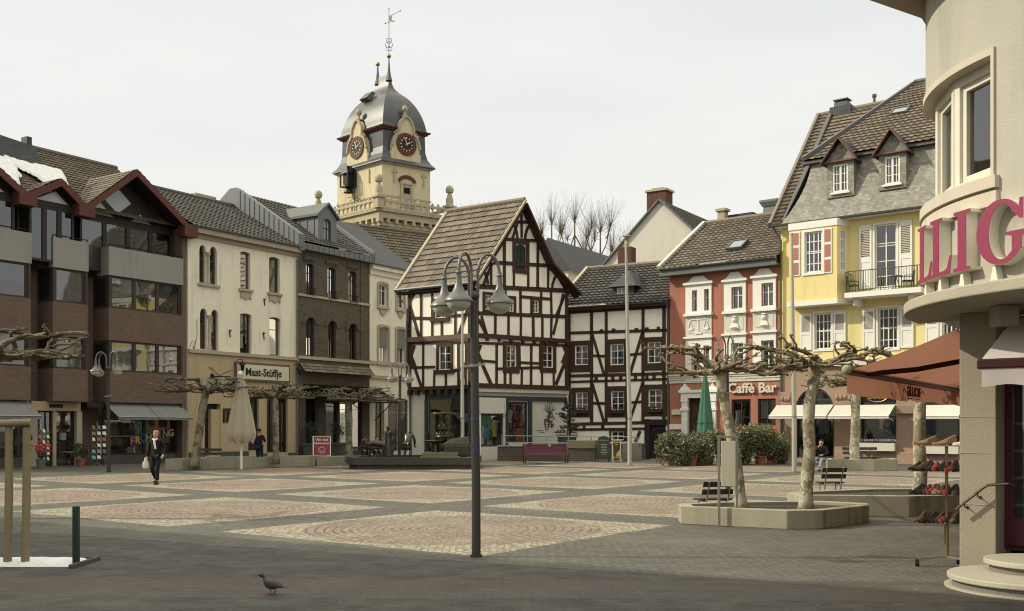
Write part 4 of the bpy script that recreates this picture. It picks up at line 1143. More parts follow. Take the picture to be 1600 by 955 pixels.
# ================================================================== timber framed houses
TJ=random.Random(13)
def timber(mb, f, pts, w=.17, y0=-.045, y1=.03, M_=None):
    """one beam along picture points on the facade"""
    P=[(f.s(u)+TJ.uniform(-.02,.02),f.z(u,v)+TJ.uniform(-.025,.025)) for u,v in pts]; w*=TJ.uniform(.86,1.1)
    for (xa,za),(xb,zb) in zip(P,P[1:]):
        t=Vector((xb-xa,zb-za)); t.normalize(); n=Vector((-t.y,t.x))*(w/2)
        q=[(xa-n.x,za-n.y),(xb-n.x,zb-n.y),(xb+n.x,zb+n.y),(xa+n.x,za+n.y)]
        mb.prism(q,y0,y1)
def frame_round(bld, h, w=.2, mat='timber_red', lo=None, d=.06):
    o=outline(h); lo = w if lo is None else lo
    m=MB(); x0,x1,z0,z1=h[:4]
    m.box(x0-w,x0-.002,-d,.02,z0-lo,z1+w); m.box(x1+.002,x1+w,-d,.02,z0-lo,z1+w); m.box(x0-.002,x1+.002,-d+.002,.02,z1+.002,z1+w); m.box(x0-.002,x1+.002,-d+.002,.02,z0-lo,z0-.002)
    return m.build('window_surround', M[mat], bld)

def timber_house():
    Cc=gr(737,719.4); dg=Vector((2150,1600,0)).normalized(); dlv=Vector((-2300,1600,0)).normalized()
    f=Fac(Cc,Cc+dg); W=f.s(888)
    t=0
    k=(637-800)/F; Lw=(k*Cc.y-Cc.x)/(dlv.x-k*dlv.y)
    P1=Cc+dlv*Lw
    fl=Fac(P1,Cc)
    b=f.root('half_timbered_house','steep gabled half timbered corner house with cream panels and green attic shutter','building')
    TG=Matrix.Translation(f.P0)@Matrix.Rotation(f.rz,4,'Z'); TL=Matrix.Translation(fl.P0)@Matrix.Rotation(fl.rz,4,'Z'); ML=TG.inverted()@TL
    ll=ML.to_3x3()@Vector((-1,0,0))         # direction along the left wall away from the corner
    # -------- gable front
    R_=f.rect; hs=[]; 
    for q in ((790.5,806.5,540,575),(848,864,540.5,574.5),(757.5,769,461,484),(794,802.5,467,487),(832.5,841.5,469.5,489)): hs.append((*R_(*q),0))
    att=(*R_(806,821,382,421),.18); hs.append(att)
    rows=[(317,819.5,820.5),(376,787,841),(408,766,856),(436,744,877),(448,742,887)]
    pt=lambda u,v:(f.s(u),f.z(u,v))
    polys=[]
    for (v0,a0,c0),(v1,a1,c1) in zip(rows,rows[1:]): polys.append([pt(a1,v1),pt(c1,v1),pt(c0,v0),pt(a0,v0)])
    zb=f.z(810,606); pl=pt(742,448); pr=pt(887,448)
    polys.append([(0,zb),(W,zb),pr,pl])
    m=MB(); wall(m,polys,hs,0,.15); m.build('gable_infill', M['infill'], b)
    tm=MB()
    T=lambda w,*p: timber(tm,f,p,w)
    # beams
    T(.2,(804,347),(827,348)); T(.2,(790,373.5),(841,377)); T(.2,(771,410),(858,415)); T(.24,(745,447),(886,454))
    T(.15,(812,464),(862,468)); T(.2,(745,489),(885,495)); T(.15,(745,536),(885,540))
    T(.15,(775,577),(845,575)); T(.15,(752,564),(775,566)); T(.15,(811,566),(848,568))
    # rakes
    T(.2,(817,322),(789,374),(768,406),(746,438)); T(.22,(823,324),(842,377),(856,408),(872,432),(886,458))
    # posts and studs
    for u,v0,v1,w in ((814.5,330,372,.17),(787.5,376,447,.18),(840,378,452,.18),(767,411,446,.16),(803,376,448,.16),(825,376,450,.16),(856.5,414,452,.17),
        (813,452,491,.17),(830,465,493,.13),(845,455,494,.16),(861,455,495,.17),(885,455,603,.26),(777,452,490,.14),(790,452,490,.12),
        (773.5,491,524,.17),(794.5,491,525,.17),(813.5,492,527,.17),(833,494,527,.17),(847.5,494,528,.17),(861,495,529,.17),
        (775.5,537,602,.17),(788.5,577,603,.16),(797.5,577,603,.15),(815,577,604,.15),(829.5,539,604,.18),(847,576,604,.16),(864.5,577,604,.15),(843,539,577,.1),(812,538,576,.1)):
        T(w,(u,v0),(u,v1))
    T(.3,(744,450),(744.5,604))
    # braces
    T(.18,(748,500),(760,523)); T(.18,(880,460),(864,523)); T(.16,(752,494),(760,522)) ; T(.2,(752,566),(768,602)); T(.2,(882,568),(868,601)); T(.17,(769,411),(754,447))
    T(.16,(868,495),(882,460)); T(.16,(808,350),(801,372)); 
    # curved braces
    def arc(c,r0,r1,a0,a1,w=.17):
        T(w,*[(c[0]+r0*math.cos(R(a0+(a1-a0)*i/7)),c[1]-r1*math.sin(R(a0+(a1-a0)*i/7))) for i in range(8)])
    arc((797,372),11,24,0,80); arc((834,375),14,26,180,100); arc((747,446),15,26,5,75); arc((880,454),18,30,180,110)
    # knee-shaped corner pieces
    for pts in ([(745,538),(753,540),(748.5,551),(755,566),(745,566)],[(885,541),(878,541),(882,551),(876,567),(885,567)]):
        tm.prism([pt(*p) for p in pts],-.05,.03)
    tm.build('timber_frame', M['timber'], b)
    # jetty beams between storeys
    j=MB()
    z1,z0=f.z(815,525.5),f.z(815,532); j.box(-.02,W+.05,-.14,.03,z0,z1)
    z1,z0=f.z(815,601),f.z(815,608); j.box(-.02,W+.05,-.1,.03,z0,z1)
    j.build('jetty_beam', M['timber_red'], b)
    j=MB()
    for i in range(9): x=.1+(W-.3)*i/8; j.box(x,x+.16,-.16,-.004,f.z(815,536),f.z(815,532)-.003)
    j.build('joist_ends', M['timber_red'], b)
    for i,h in enumerate(hs[:5]):
        frame_round(b,h,.22 if i<2 else .16,lo=.3 if i<2 else .2)
        window(b,h,y=.08,fw=.05,bars=(1,2),mat='white',curtain='pair',bw=.03)
    # attic shutters
    frame_round(b,att,.25)
    m=MB(); o=outline(att); m.prism(o,.03,.07); sh=m.build('attic_shutter', M['green'], b); m=MB(); xm=(att[0]+att[1])/2; m.box(xm-.012,xm+.012,.015,.03,att[2],att[3]-.02)
    for z in (.25,1.1): m.box(att[0]+.03,xm-.04,.018,.03,att[2]+z,att[2]+z+.05); m.box(xm+.04,att[1]-.03,.018,.03,att[2]+z,att[2]+z+.05)
    m.build('shutter_battens', M['iron'], sh)
    # -------- left wall
    lz=lambda u,v:fl.z(u,v); zt=fl.z(690,452); zbl=zb
    hl=[(*fl.rect(679.5,697.5,471,497),0),(*fl.rect(686,704.5,540,578),0)]
    m=MB(ML); wall(m,[[(0,zbl),(fl.L,zbl),(fl.L,zt),(0,zt)]],hl,0,.15); m.build('side_infill', M['infill'], b)
    tm=MB(ML); T2=lambda w,*p: timber(tm,fl,p,w)
    T2(.22,(637,458),(737,450)); T2(.16,(640,496.5),(674,497)); T2(.16,(700,494),(735,492)); T2(.16,(640,575),(680,574)); T2(.16,(706,581),(735,572)); T2(.22,(640,608),(736,604)); T2(.15,(640,537),(736,535))
    for u,v0,v1,w in ((640,458,606,.25),(658,458,526,.17),(676,458,526,.14),(712,455,526,.16),(691,500,526,.14),(661.5,536,606,.17),(679,578,606,.15),(697,584,606,.15),(716.5,536,606,.17),(728,536,606,.12),(734.5,450,606,.26)): T2(w,(u,v0),(u,v1))
    T2(.18,(641,478),(655,526)); T2(.18,(732,480),(716,526)); T2(.18,(645,565),(658,604)); T2(.18,(732,560),(720,602)); T2(.16,(641,470),(648,459))
    for pts in ([(640,538),(650,540),(645,556),(652,574),(640,574)],[(735,536),(728,536),(731,552),(725,570),(735,570)]): tm.prism([(fl.s(*[p[0]]),fl.z(*p)) for p in pts],-.05,.03)
    tm.build('timber_frame', M['timber'], b)
    j=MB(ML); z1,z0=fl.z(690,524.5),fl.z(690,532); j.box(-.05,fl.L-.0,-.14,-.046,z0,z1); j.build('jetty_beam', M['timber_raw'], b)
    j=MB(ML); z1,z0=fl.z(690,608),fl.z(690,616)
    for i in range(9): x=.05+(fl.L-.2)*i/8; j.box(x,x+.18,-.1,.2,z0,z1-.003)
    j.build('joist_ends', M['timber'], b)
    for i,h in enumerate(hl):
        m=MB(ML); x0,x1,a,c=h[:4]; w=.16; m.box(x0-w,x0-.002,-.07,.02,a-w,c+w); m.box(x1+.002,x1+w,-.07,.02,a-w,c+w); m.box(x0-.002,x1+.002,-.068,.02,c+.002,c+w); m.box(x0-w-.1,x1+w+.1,-.12,.02,a-w-.06,a-.003); s_=m.build('window_surround', M['timber_red'], b)
        e=thing('tmp','','tmp'); e.matrix_local=Matrix.Identity(4)
        wdw=window(e,h,y=.08,fw=.05,bars=(1,2),mat='white',curtain='pair',bw=.03)
        for o in [wdw]+list(wdw.children): o.data.transform(ML)
        wdw.parent=b; bpy.data.objects.remove(e)
    # -------- ground floor (set back under the jetty)
    zc_=zb-.05; g=.22
    gh=[(*R_(753.5,790,647,698),0),(*R_(797,828,628,692),0)]
    m=MB(); wall(m,[[(0.1,0),(W,0),(W,zc_),(.1,zc_)]],gh,g,.2); m.build('ground_floor_wall', M['white_plaster'], b)
    m=MB(); m.box(-.02,W+.05,-.02,g+.05,zb-.28,zb-.004); m.build('white_cove', M['white_plaster'], b)
    m=MB(); zl=f.z(810,620); m.box(.1,W+.02,g-.12,g+.02,zl-.22,zl+.02); m.box(f.s(793.5),f.s(796.5),g-.1,g-.004,f.z(795,700),zl-.222); m.box(f.s(828.5),f.s(833.5),g-.12,g-.004,f.z(830,697),zl-.222); m.box(.12,f.s(740),g-.1,g-.004,.3,zl-.222); m.build('shopfront_frame', M['frame_grey'], b)
    for h in gh: window(b,h,y=g+.1,fw=.1,bars=(0,0 if h is gh[0] else [.86]),mat='frame_grey',glass='shopglass',name='shop_window')
    m=MB(); x0,x1,z0,z1=R_(749.5,790.5,621.5,646); m.box(x0,x1,g-.2,g-.003,z0,z1); m.box(x0-.0,x0+.1,g-.23,g-.2,z0+.1,z1-.1); m.box(x1-.1,x1,g-.23,g-.2,z0+.1,z1-.1); m.build('blank_sign_board', M['white_plaster'], b)
    m=MB(); m.box(f.s(745.5),f.s(753),g-.13,g-.003,0,zl-.224); m.build('pilaster', M['white'], b)
    it=MB(); it.box(.5,f.s(792),g+1.1,g+1.15,.1,zl); it.box(f.s(793),f.s(832),g+1.0,g+1.05,.1,zl); it.build('shop_interior', M['shopback'], b)
    rg=random.Random(9)
    for h,n,cs in ((gh[0],5,['blue','wht','blue','tan','yell']),(gh[1],7,['orange','redc','wht','orange','brn','tan','redc'])):
        for k in range(n):
            x=h[0]+.25+(h[1]-h[0]-.5)*k/(n-1); z=h[2]+(1.3 if h is gh[0] else 1.6)+rg.uniform(-.3,.5); m=MB(); w=.17; hh=rg.uniform(.7,1.0)
            m.prism([(x-w*.8,z-hh),(x+w*.8,z-hh),(x+w*.75,z-.25),(x+w*1.35,z-.5),(x+w*1.5,z-.4),(x+w*.9,z),(x,z+.06),(x-w*.9,z),(x-w*1.5,z-.4),(x-w*1.35,z-.5),(x-w*.75,z-.25)],g+.5+.07*(k%2),g+.56+.07*(k%2)); m.build('hanging_garment', M['c_'+cs[k]], b)
    # left side: white wall, dark shop window
    m=MB(ML); sg=fl.s(661); m.box(0,sg,g,g+.2,0,zc_); m.build('side_ground_wall', M['white_plaster'], b)
    m=MB(ML); m.box(sg,fl.L-.1,g-.05,g+.15,zc_-.62,zc_); m.box(sg,sg+.22,g-.1,g+.15,0,zc_-.622); m.box(fl.L-.4,fl.L-.1,g-.05,g+.15,0,zc_-.622); m.box(sg+.222,fl.L-.402,g-.05,g+.15,0,.45); m.build('side_shopfront', M['frame_grey'], b)
    m=MB(ML); m.box(sg+.23,fl.L-.41,g+.0,g+.02,.46,zc_-.63); m.build('side_shop_pane', M['shopglass'], b)
    m=MB(ML); m.box(sg+.1,fl.L-.5,g+.6,g+.64,.1,zc_-.3); m.build('shop_interior', M['room'], b)
    # -------- roof
    yv=-.42
    def on(u,v,o=yv): return Vector((f.s(u,o),o,f.z(u,v,o)))
    Bp,Cp,Ep,Gp=on(741,441),on(820,314),on(861,407),on(906,458)
    # ridge length so that its far end lands at the surveyed place
    Lr=fl.L+1.0
    back=ll*Lr
    rf=MB(); tiles(rf,Bp+back,Bp,Cp,Cp+back,.36,.42,.05,.07,4)
    rf.build('roof', M['tile_warm'], b)
    rf=MB(); tiles(rf,Cp,Cp+back,Ep+back,Ep,.36,.42,.04,.06,3); tiles(rf,Ep,Ep+back,Gp+back,Gp,.36,.42,.04,.06,3); rf.build('roof', M['tile_dark'], b)
    m=MB(); m.tube([Cp+Vector((0,0,.08)),Cp+back+Vector((0,0,.08))],.15,8); m.build('roof_ridge', M['tile_warm'], b)
    m=MB(); dn=Vector((0,0,-.14)); m.bar(Bp+Vector((.05,-.03,.06)),Cp+Vector((0,-.03,.02)),.1,.3,(0,1,0)); m.build('verge_mortar', M['stone'], b)
    m=MB(); m.bar(Bp+Vector((.02,.04,-.22)),Cp+Vector((0,.04,-.3)),.06,.3,(0,1,0)); 
    for p,q in ((Cp,Ep),(Ep,Gp)): m.bar(p+Vector((0,-.02,-.16)),q+Vector((0,-.02,-.12)),.1,.42,(0,1,0))
    for p,q in ((Cp,Ep),(Ep,Gp)):
        a,c=p+Vector((0,.02,-.3)),q+Vector((0,.02,-.24)); m.face([a,c,c+Vector((0,.55,0)),a+Vector((0,.55,0))])
    m.build('bargeboard', M['timber_red'], b)
    m=MB(); m.bar(Bp+back+Vector((0,0,.02)),Cp+back+Vector((0,0,.02)),.2,.3,(0,1,0)); m.build('verge_mortar', M['stone'], b)
    m=MB(); e0=Bp+back; m.tube([Bp+Vector((-.1,.05,-.02)),e0+Vector((-.1,.05,-.02))],.09,8); m.tube([e0+Vector((-.08,.0,-.05)),e0+Vector((.35,-.1,-.7)),ML@Vector((0.05,-.15,zt-1)),ML@Vector((.05,-.15,zb+.4)),ML@Vector((.1,.1,zb-.3)),ML@Vector((.1,.12,.1))],.055,8); m.build('gutter', M['zinc_dark'], b, smooth='auto')
    # boxed eaves under the left slope
    m=MB(); a0,a1=Bp+Vector((0,.3,-.12)),Bp+back+Vector((0,0,-.12)); inw=(ML.to_3x3()@Vector((0,1,0)))*.6
    m.hexa((a0+Vector((0,0,-.14)),a1+Vector((0,0,-.14)),a1+inw+Vector((0,0,-.14)),a0+inw+Vector((0,0,-.14))),(a0,a1,a1+inw,a0+inw)); m.build('eaves_board', M['timber'], b)
    # far walls and floor plate
    m=MB(); p=Vector((W,0,0)); q=Vector(p)+ll*fl.L
    m.face([p,q,q+Vector((0,0,pr[1])),p+Vector((0,0,pr[1]))]); o_=ML@Vector((0,0,0)); m.face([o_,q,q+Vector((0,0,zt)),o_+Vector((0,0,zt))]); pk=Vector((f.s(820),0,f.z(820,320)))+ll*fl.L
    m.face([o_+Vector((0,0,zt)),q+Vector((0,0,zt)),pk]); m.build('rear_wall', M['infill'], b)
    m=MB(); cx=[Vector((.4,.5,0)),Vector((W-.4,.5,0)),Vector((W-.4,.5,0))+ll*(fl.L-1),Vector((.4,.5,0))+ll*(fl.L-1)]
    for z0,z1 in ((zb+.1,f.z(815,500)),(f.z(815,498),f.z(815,450))):
        m.hexa([c+Vector((0,0,z0)) for c in cx],[c+Vector((0,0,z1)) for c in cx])
    m.build('dark_interior', M['dark'], b)
    # coat of arms on the front wall: shield, helmet and spreading crest
    e=MB(); cx=f.s(860); z0=f.z(860,673); z1=f.z(860,627); hh=z1-z0; rg=random.Random(12); X=lambda x,z:(cx+x,g-.02,z0+hh*z)
    e.prism([(cx-.3,z0+hh*.4),(cx-.27,z0+hh*.16),(cx-.14,z0+.02),(cx+.02,z0+hh*.09),(cx+.1,z0+hh*.2),(cx+.08,z0+hh*.42)],g-.05,g-.002)
    e.prism([(cx+.02,z0+hh*.44),(cx+.16,z0+hh*.44),(cx+.18,z0+hh*.52),(cx+.1,z0+hh*.58),(cx+.02,z0+hh*.54)],g-.07,g-.002)
    for k in range(22):                       # curling mantling right and left of the shield
        a=rg.uniform(-1.2,4.3); r=rg.uniform(.12,.42); x=.1+r*math.cos(a)*.85; z=.36+r*.62*math.sin(a); q=rg.uniform(0,6.28)
        e.tube([X(x+.07*math.cos(q+t*.9),z+.045*math.sin(q+t*.9)) for t in range(5)],[.022,.03,.028,.02,.01],5)
    for k in range(7):                        # antlers of the crest
        a=R(28+124*k/6); tip=(.1+.52*math.cos(a),.6+.4*math.sin(a)); pts=[X(.1+.05*math.cos(a),.56),X(.1+.3*math.cos(a),.62+.16*math.sin(a)),X(*tip)]
        e.tube(pts,[.022,.018,.008],5)
        for t in (.45,.65,.85):
            x=.1+.52*math.cos(a)*t; z=.58+.4*math.sin(a)*t; q=a+rg.choice((-.8,.8)); e.tube([X(x,z),X(x+.1*math.cos(q),z+.07*math.sin(q))],[.014,.005],4)
    em=e.build('coat_of_arms', M['emblem'], b)
    m=MB()
    for k in range(3): m.box(cx-.2,cx-.08,g-.06,g-.051,z0+.12+k*.14,z0+.19+k*.14)
    m.build('shield_bars', M['white'], em)
    m=MB(); 
    for k,(a,c) in enumerate(((842,852),(847,854))): m.box(f.s(a),f.s(c),g-.008,g-.002,f.z(847,673.5+k*2.5),f.z(847,672.6+k*2.5))
    m.build('wall_inscription', M['frame_grey'], b)
    return f
M['emblem'] = m_plain('faded_brown_emblem', '#5d4a42', .8, .35, 14, 40, .2)
M['shopback'] = m_plain('pale_shop_interior', '#8d8068', .95, .35, 1.5, 10, 0)
th_f = timber_house()

def timber_wing():
    P0=gr(888,715.6); d=Vector((3000,-1600,0)).normalized()
    f=Fac(P0,P0+d); L=f.s(1046.5); R_=f.rect
    b=f.root('half_timbered_wing','low half timbered house with six white casements and dark tiled roof','building')
    zt=f.z(960,482); hs=[]
    for q in ((898.5,919,540,570.5),(954,975,537.5,570.5),(1012,1033,534.5,567.5),(900,919,613,641),(955,975.5,611,641),(1013.5,1035,608.5,639),(955,975,674,688)): hs.append((*R_(*q),0))
    dr=(*R_(1012,1045,663,722),0); hs.append((dr[0],dr[1],0.02,dr[3],0))
    m=MB(); wall(m,[[(0,0),(L,0),(L,zt),(0,zt)]],hs,0,.16); m.build('wall', M['infill'], b)
    tm=MB(); T=lambda w,*p: timber(tm,f,p,w)
    T(.2,(888,489),(1046,479)); T(.18,(889,521),(1046,516)); T(.18,(889,588),(1046,584)); T(.16,(889,597.5),(1046,593)); T(.18,(889,663),(1010,661)); T(.16,(889,671),(1010,670))
    for u,v0,v1,w in ((889,486,715,.25),(925,486,660,.2),(947,484,660,.2),(980,482,690,.18),(1005,480,660,.2),(1037.5,480,660,.2),(1045.5,478,660,.2),(913,663,672,.15),(932,589,597,.2),(942,663,672,.2),(958,588,596,.2),(970,587,596,.2),(993,586,595,.2),(1011,585,594,.2),(1022,585,593,.2),(900,663,672,.15),(940.5,515,521,.2),(959,514,520,.2),(994.5,513,519,.2),(1011,512,518,.2),(1028.5,511,517,.2)): T(w,(u,v0),(u,v1))
    T(.17,(926,523),(944,586)); T(.17,(1004,519),(985,584)); T(.17,(926,600),(944,660)); T(.17,(1004,599),(985,656)); T(.14,(927,556),(946,556)); T(.14,(984,554),(1004,553)); T(.14,(927,630),(946,630)); T(.14,(983,629),(1004,628)); T(.14,(1038,550),(1046,549)); T(.14,(1038,628),(1046,627)); T(.18,(1000,674),(993,690))
    tm.build('timber_frame', M['timber'], b)
    for i,h in enumerate(hs[:7]):
        frame_round(b,h,.28 if i<6 else .1,lo=.42 if i<6 else .05)
        w=window(b,h,y=.08,fw=.06,bars=(1,2 if i<6 else 1),mat='white',curtain='pair' if i<6 else None,bw=.035)
        if 2<i<6:
            m=MB(); m.box(h[0]-.02,h[1]+.02,-.26,-.065,h[2]-.2,h[2]-.02); bx=m.build('flower_box', M['timber_red'], b)
            p=MB(); rg=random.Random(i)
            for k in range(90):
                c=Vector((rg.uniform(h[0],h[1]),rg.uniform(-.26,-.1),h[2]-.02+rg.uniform(-.04,.14))); d_=Vector((rg.uniform(-1,1),rg.uniform(-1,1),rg.uniform(-.2,1))).normalized()*.09; e=d_.orthogonal().normalized()*.035; p.face([c-e,c+d_,c+e])
            p.build('box_plants', M['leaf_dark'], bx, fixn=False)
    # gate with planks and arched top
    h=hs[7]; m=MB(); m.box(h[0]-.0,h[1],.1,.14,h[2],h[3]); g=m.build('plank_gate', M['timber_dk'], b)
    m=MB(); n=12; w=h[1]-h[0]
    for k in range(n):
        z=h[2]+(h[3]-h[2])*k/n
        m.bar((h[0]+.25,.095,z),((h[0]+h[1])/2,.095,z+.45),.03,.03,(0,1,0)); m.bar((h[1]-.12,.095,z),((h[0]+h[1])/2,.095,z+.45),.03,.03,(0,1,0))
    m.build('plank_joints', M['frame_dark'], g)
    m=MB(); o=outline((h[0]+.25,h[1]-.1,h[2],h[3]-.3,.5)); oo=inset(o,-.12); ring(m,oo[0:],o,.02,.095); m.box(h[0]-.18,h[0]+.14,-.06,.02,h[2],h[3]+.3); m.box(h[0]+.14,h[1]+.1,-.06,.02,h[3]-.05,h[3]+.28); m.build('gate_frame', M['timber_dk'], g)
    m=MB(); m.box(0,f.s(1010),-.1,-.004,0,.9); m.build('plinth', M['stone_wall'], b)
    # roof
    yo=-.45; ze=zt+.1; ro=4.6; zr=f.z(985,416,ro)
    m=MB(); m.box(-.1,L+.1,yo+.02,.02,zt-.02,ze+.06); m.build('eaves_board', M['timber_red'], b)
    xl=f.s(924,ro); xl0=f.s(880,yo)
    rf=MB(); tiles(rf,(-.7,yo,ze+.05),(L+.15,yo,ze+.05),(L+.15,ro,zr),(-.7,ro,zr),.34,.40,.06,.08,4); rf.grid(lambda u,v:(-.7+(L+.85)*u,ro+ro*v,zr-(zr-ze)*v),1,1,lambda u,v:(u*30,v*12)); rf.build('roof', M['tile_dark'], b)
    m=MB(); m.tube([(-.7,ro,zr+.07),(L+.15,ro,zr+.07)],.14,8); m.build('roof_ridge', M['tile_warm'], b)
    m=MB(); m.bar((-.78,yo,ze+.12),(-.78,ro,zr+.12),.2,.2); m.build('verge_mortar', M['stone'], b)
    gutter(b,-.2,L,yo-.06,ze+.08,.08,'zinc_dark')
    pipe(b,[(L-.05,yo,ze),(L-.05,-.12,ze-.5),(L-.05,-.12,.1)],.05,'zinc')
    # hipped slate dormer
    yd=.6; x0,x1=f.s(958,yd),f.s(990,yd); wz=(*f.rect(963.5,978,449.5,472,yd),0); z0=wz[2]-.25; zs=f.z(970,447,yd); xm=(x0+x1)/2; zp=f.z(972,423,yd+.8)
    m=MB(); wall(m,[[(x0,z0),(x1,z0),(x1,zs),(x0,zs)]],[wz],yd,.12)
    for x in (x0,x1): m.face([(x,yd,z0-.3),(x,yd,zs),(x,yd+3,zs),(x,yd+3,z0)])
    dm=m.build('dormer', M['slate_dark'], b)
    m=MB(); e=.25; m.face([(x0-e,yd-e,zs-.05),(x1+e,yd-e,zs-.05),(xm,yd+.9,zp)]); m.face([(x0-e,yd-e,zs-.05),(xm,yd+.9,zp),(xm,yd+3.4,zp),(x0-e,yd+3.2,zs-.05)]); m.face([(x1+e,yd-e,zs-.05),(xm,yd+.9,zp),(xm,yd+3.4,zp),(x1+e,yd+3.2,zs-.05)]); m.face([(x0-e,yd-e,zs-.05),(x1+e,yd-e,zs-.05),(x1+e,yd+1,zs-.05),(x0-e,yd+1,zs-.05)]); m.build('dormer_roof', M['slate_dark'], dm)
    e_=MB(); 
    o=outline(wz); i_=inset(o,.05); ring(e_,o,i_,yd+.04,yd+.1); e_.box((wz[0]+wz[1])/2-.03,(wz[0]+wz[1])/2+.03,yd+.05,yd+.1,wz[2],wz[3]); e_.box(wz[0],wz[1],yd+.055,yd+.095,wz[2]+.5,wz[2]+.54); e_.build('dormer_window', M['white'], dm)
    g=MB(); g.face([(x,yd+.09,z) for x,z in i_]); g.build('dormer_pane', M['curtain'], dm)
    # brick chimney with pot
    m=MB(); yc=ro+.3; xa,xb=f.s(965.5,yc),f.s(986.5,yc); zc=f.z(976,386,yc); m.box(xa,xb,yc,yc+.8,zr-.6,zc); c=m.build('chimney', M['chimney_brick'], b)
    m=MB(); m.lathe([(.2,0),(.16,.1),(.15,.45),(.19,.5),(0,.5)],((xa+xb)/2,yc+.4,zc),10); m.tube([((xa+xb)/2,yc+.4,zc+.4),((xa+xb)/2,yc+.4,zc+.75)],.03,6); m.box((xa+xb)/2-.25,(xa+xb)/2+.25,yc+.2,yc+.6,zc+.72,zc+.77); m.build('chimney_pot', M['stone'], c)
    shell(b,L,zt-.05,2*ro-.6,'infill')
    return f
M['timber_dk'] = m_plain('dark_plank_paint', '#2a1d1d', .6, .2, 8, 30, .3)
wing_f = timber_wing()

def white_house():
    Yb=76.0; f=Fac(at(905,0,Yb), at(1160,0,Yb-7))
    b=f.root('white_gable_house','plain white house with bare gable and brick chimney rising behind the low roofs','building')
    ap=(f.s(1031),f.z(1031,314)); l=(f.s(935),f.z(935,424)); r=(f.s(1110),f.z(1110,385))
    rr=(ap[0]+(ap[0]-l[0]),l[1])
    m=MB(); m.face([(l[0],0,0),(rr[0],0,0),(rr[0],0,l[1]),(ap[0],0,ap[1]),(l[0],0,l[1])]); D=14
    m.face([(l[0],0,0),(l[0],0,l[1]),(l[0],D,l[1]),(l[0],D,0)]); m.face([(rr[0],0,0),(rr[0],0,l[1]),(rr[0],D,l[1]),(rr[0],D,0)]); m.face([(l[0],D,0),(rr[0],D,0),(rr[0],D,l[1]),(ap[0],D,ap[1]),(l[0],D,l[1])])
    m.build('wall', M['white_plaster'], b)
    rf=MB(); e=.12
    for q in (l,rr):
        sg=-1 if q is l else 1
        tiles(rf,(q[0]+sg*.3,-.12,q[1]-.3),(q[0]+sg*.3,D,q[1]-.3),(ap[0],D,ap[1]+.05),(ap[0],-.12,ap[1]+.05),.32,.38,.05,.06,3)
    rf.build('roof', M['tile_dark'], b)
    m=MB()
    for q in (l,rr): m.bar((q[0],-.12,q[1]),(ap[0],-.12,ap[1]+.08),.12,.2,(0,1,0))
    m.build('verge', M['zinc_dark'], b)
    m=MB(); yc=2.2; x0,x1=f.s(1010.5,yc),f.s(1040,yc); zc=f.z(1025,299,yc); m.box(x0,x1,yc,yc+1.2,ap[1]-2.5,zc); c=m.build('chimney', M['chimney_brick'], b)
    m=MB(); m.box(x0-.1,x1+.1,yc-.1,yc+1.3,zc,zc+.15); m.box(x0+.3,x1-.3,yc+.2,yc+1,zc+.15,zc+.3); m.build('chimney_cap', M['stone'], c)
white_house()

def back_roof_house():
    # the far roof seen beside the timber gable
    Yb=80; f=Fac(at(850,0,Yb), at(915,0,Yb-2)); b=f.root('slate_roof_house','house behind the bare trees with steep slate roof beside the timber gable','building')
    zt=f.z(858,372); ze=f.z(890,418); D=12; x0=f.s(835); x1=f.s(893)
    m=MB(); m.box(x0,x1-.3,0,D,0,ze); m.build('wall', M['cream2'], b)
    m=MB(); xa=f.s(858); m.face([(xa,-.2,zt),(x1,-.2,ze-.2),(x1,D,ze-.2),(xa,D,zt)]); m.face([(xa,-.2,zt),(x0-2,-.2,ze-.2),(x0-2,D,ze-.2),(xa,D,zt)]); m.face([(xa,-.2,zt),(x1,-.2,ze-.2),(x0-2,-.2,ze-.2)]); m.build('roof', M['slate_dark'], b)
back_roof_house()

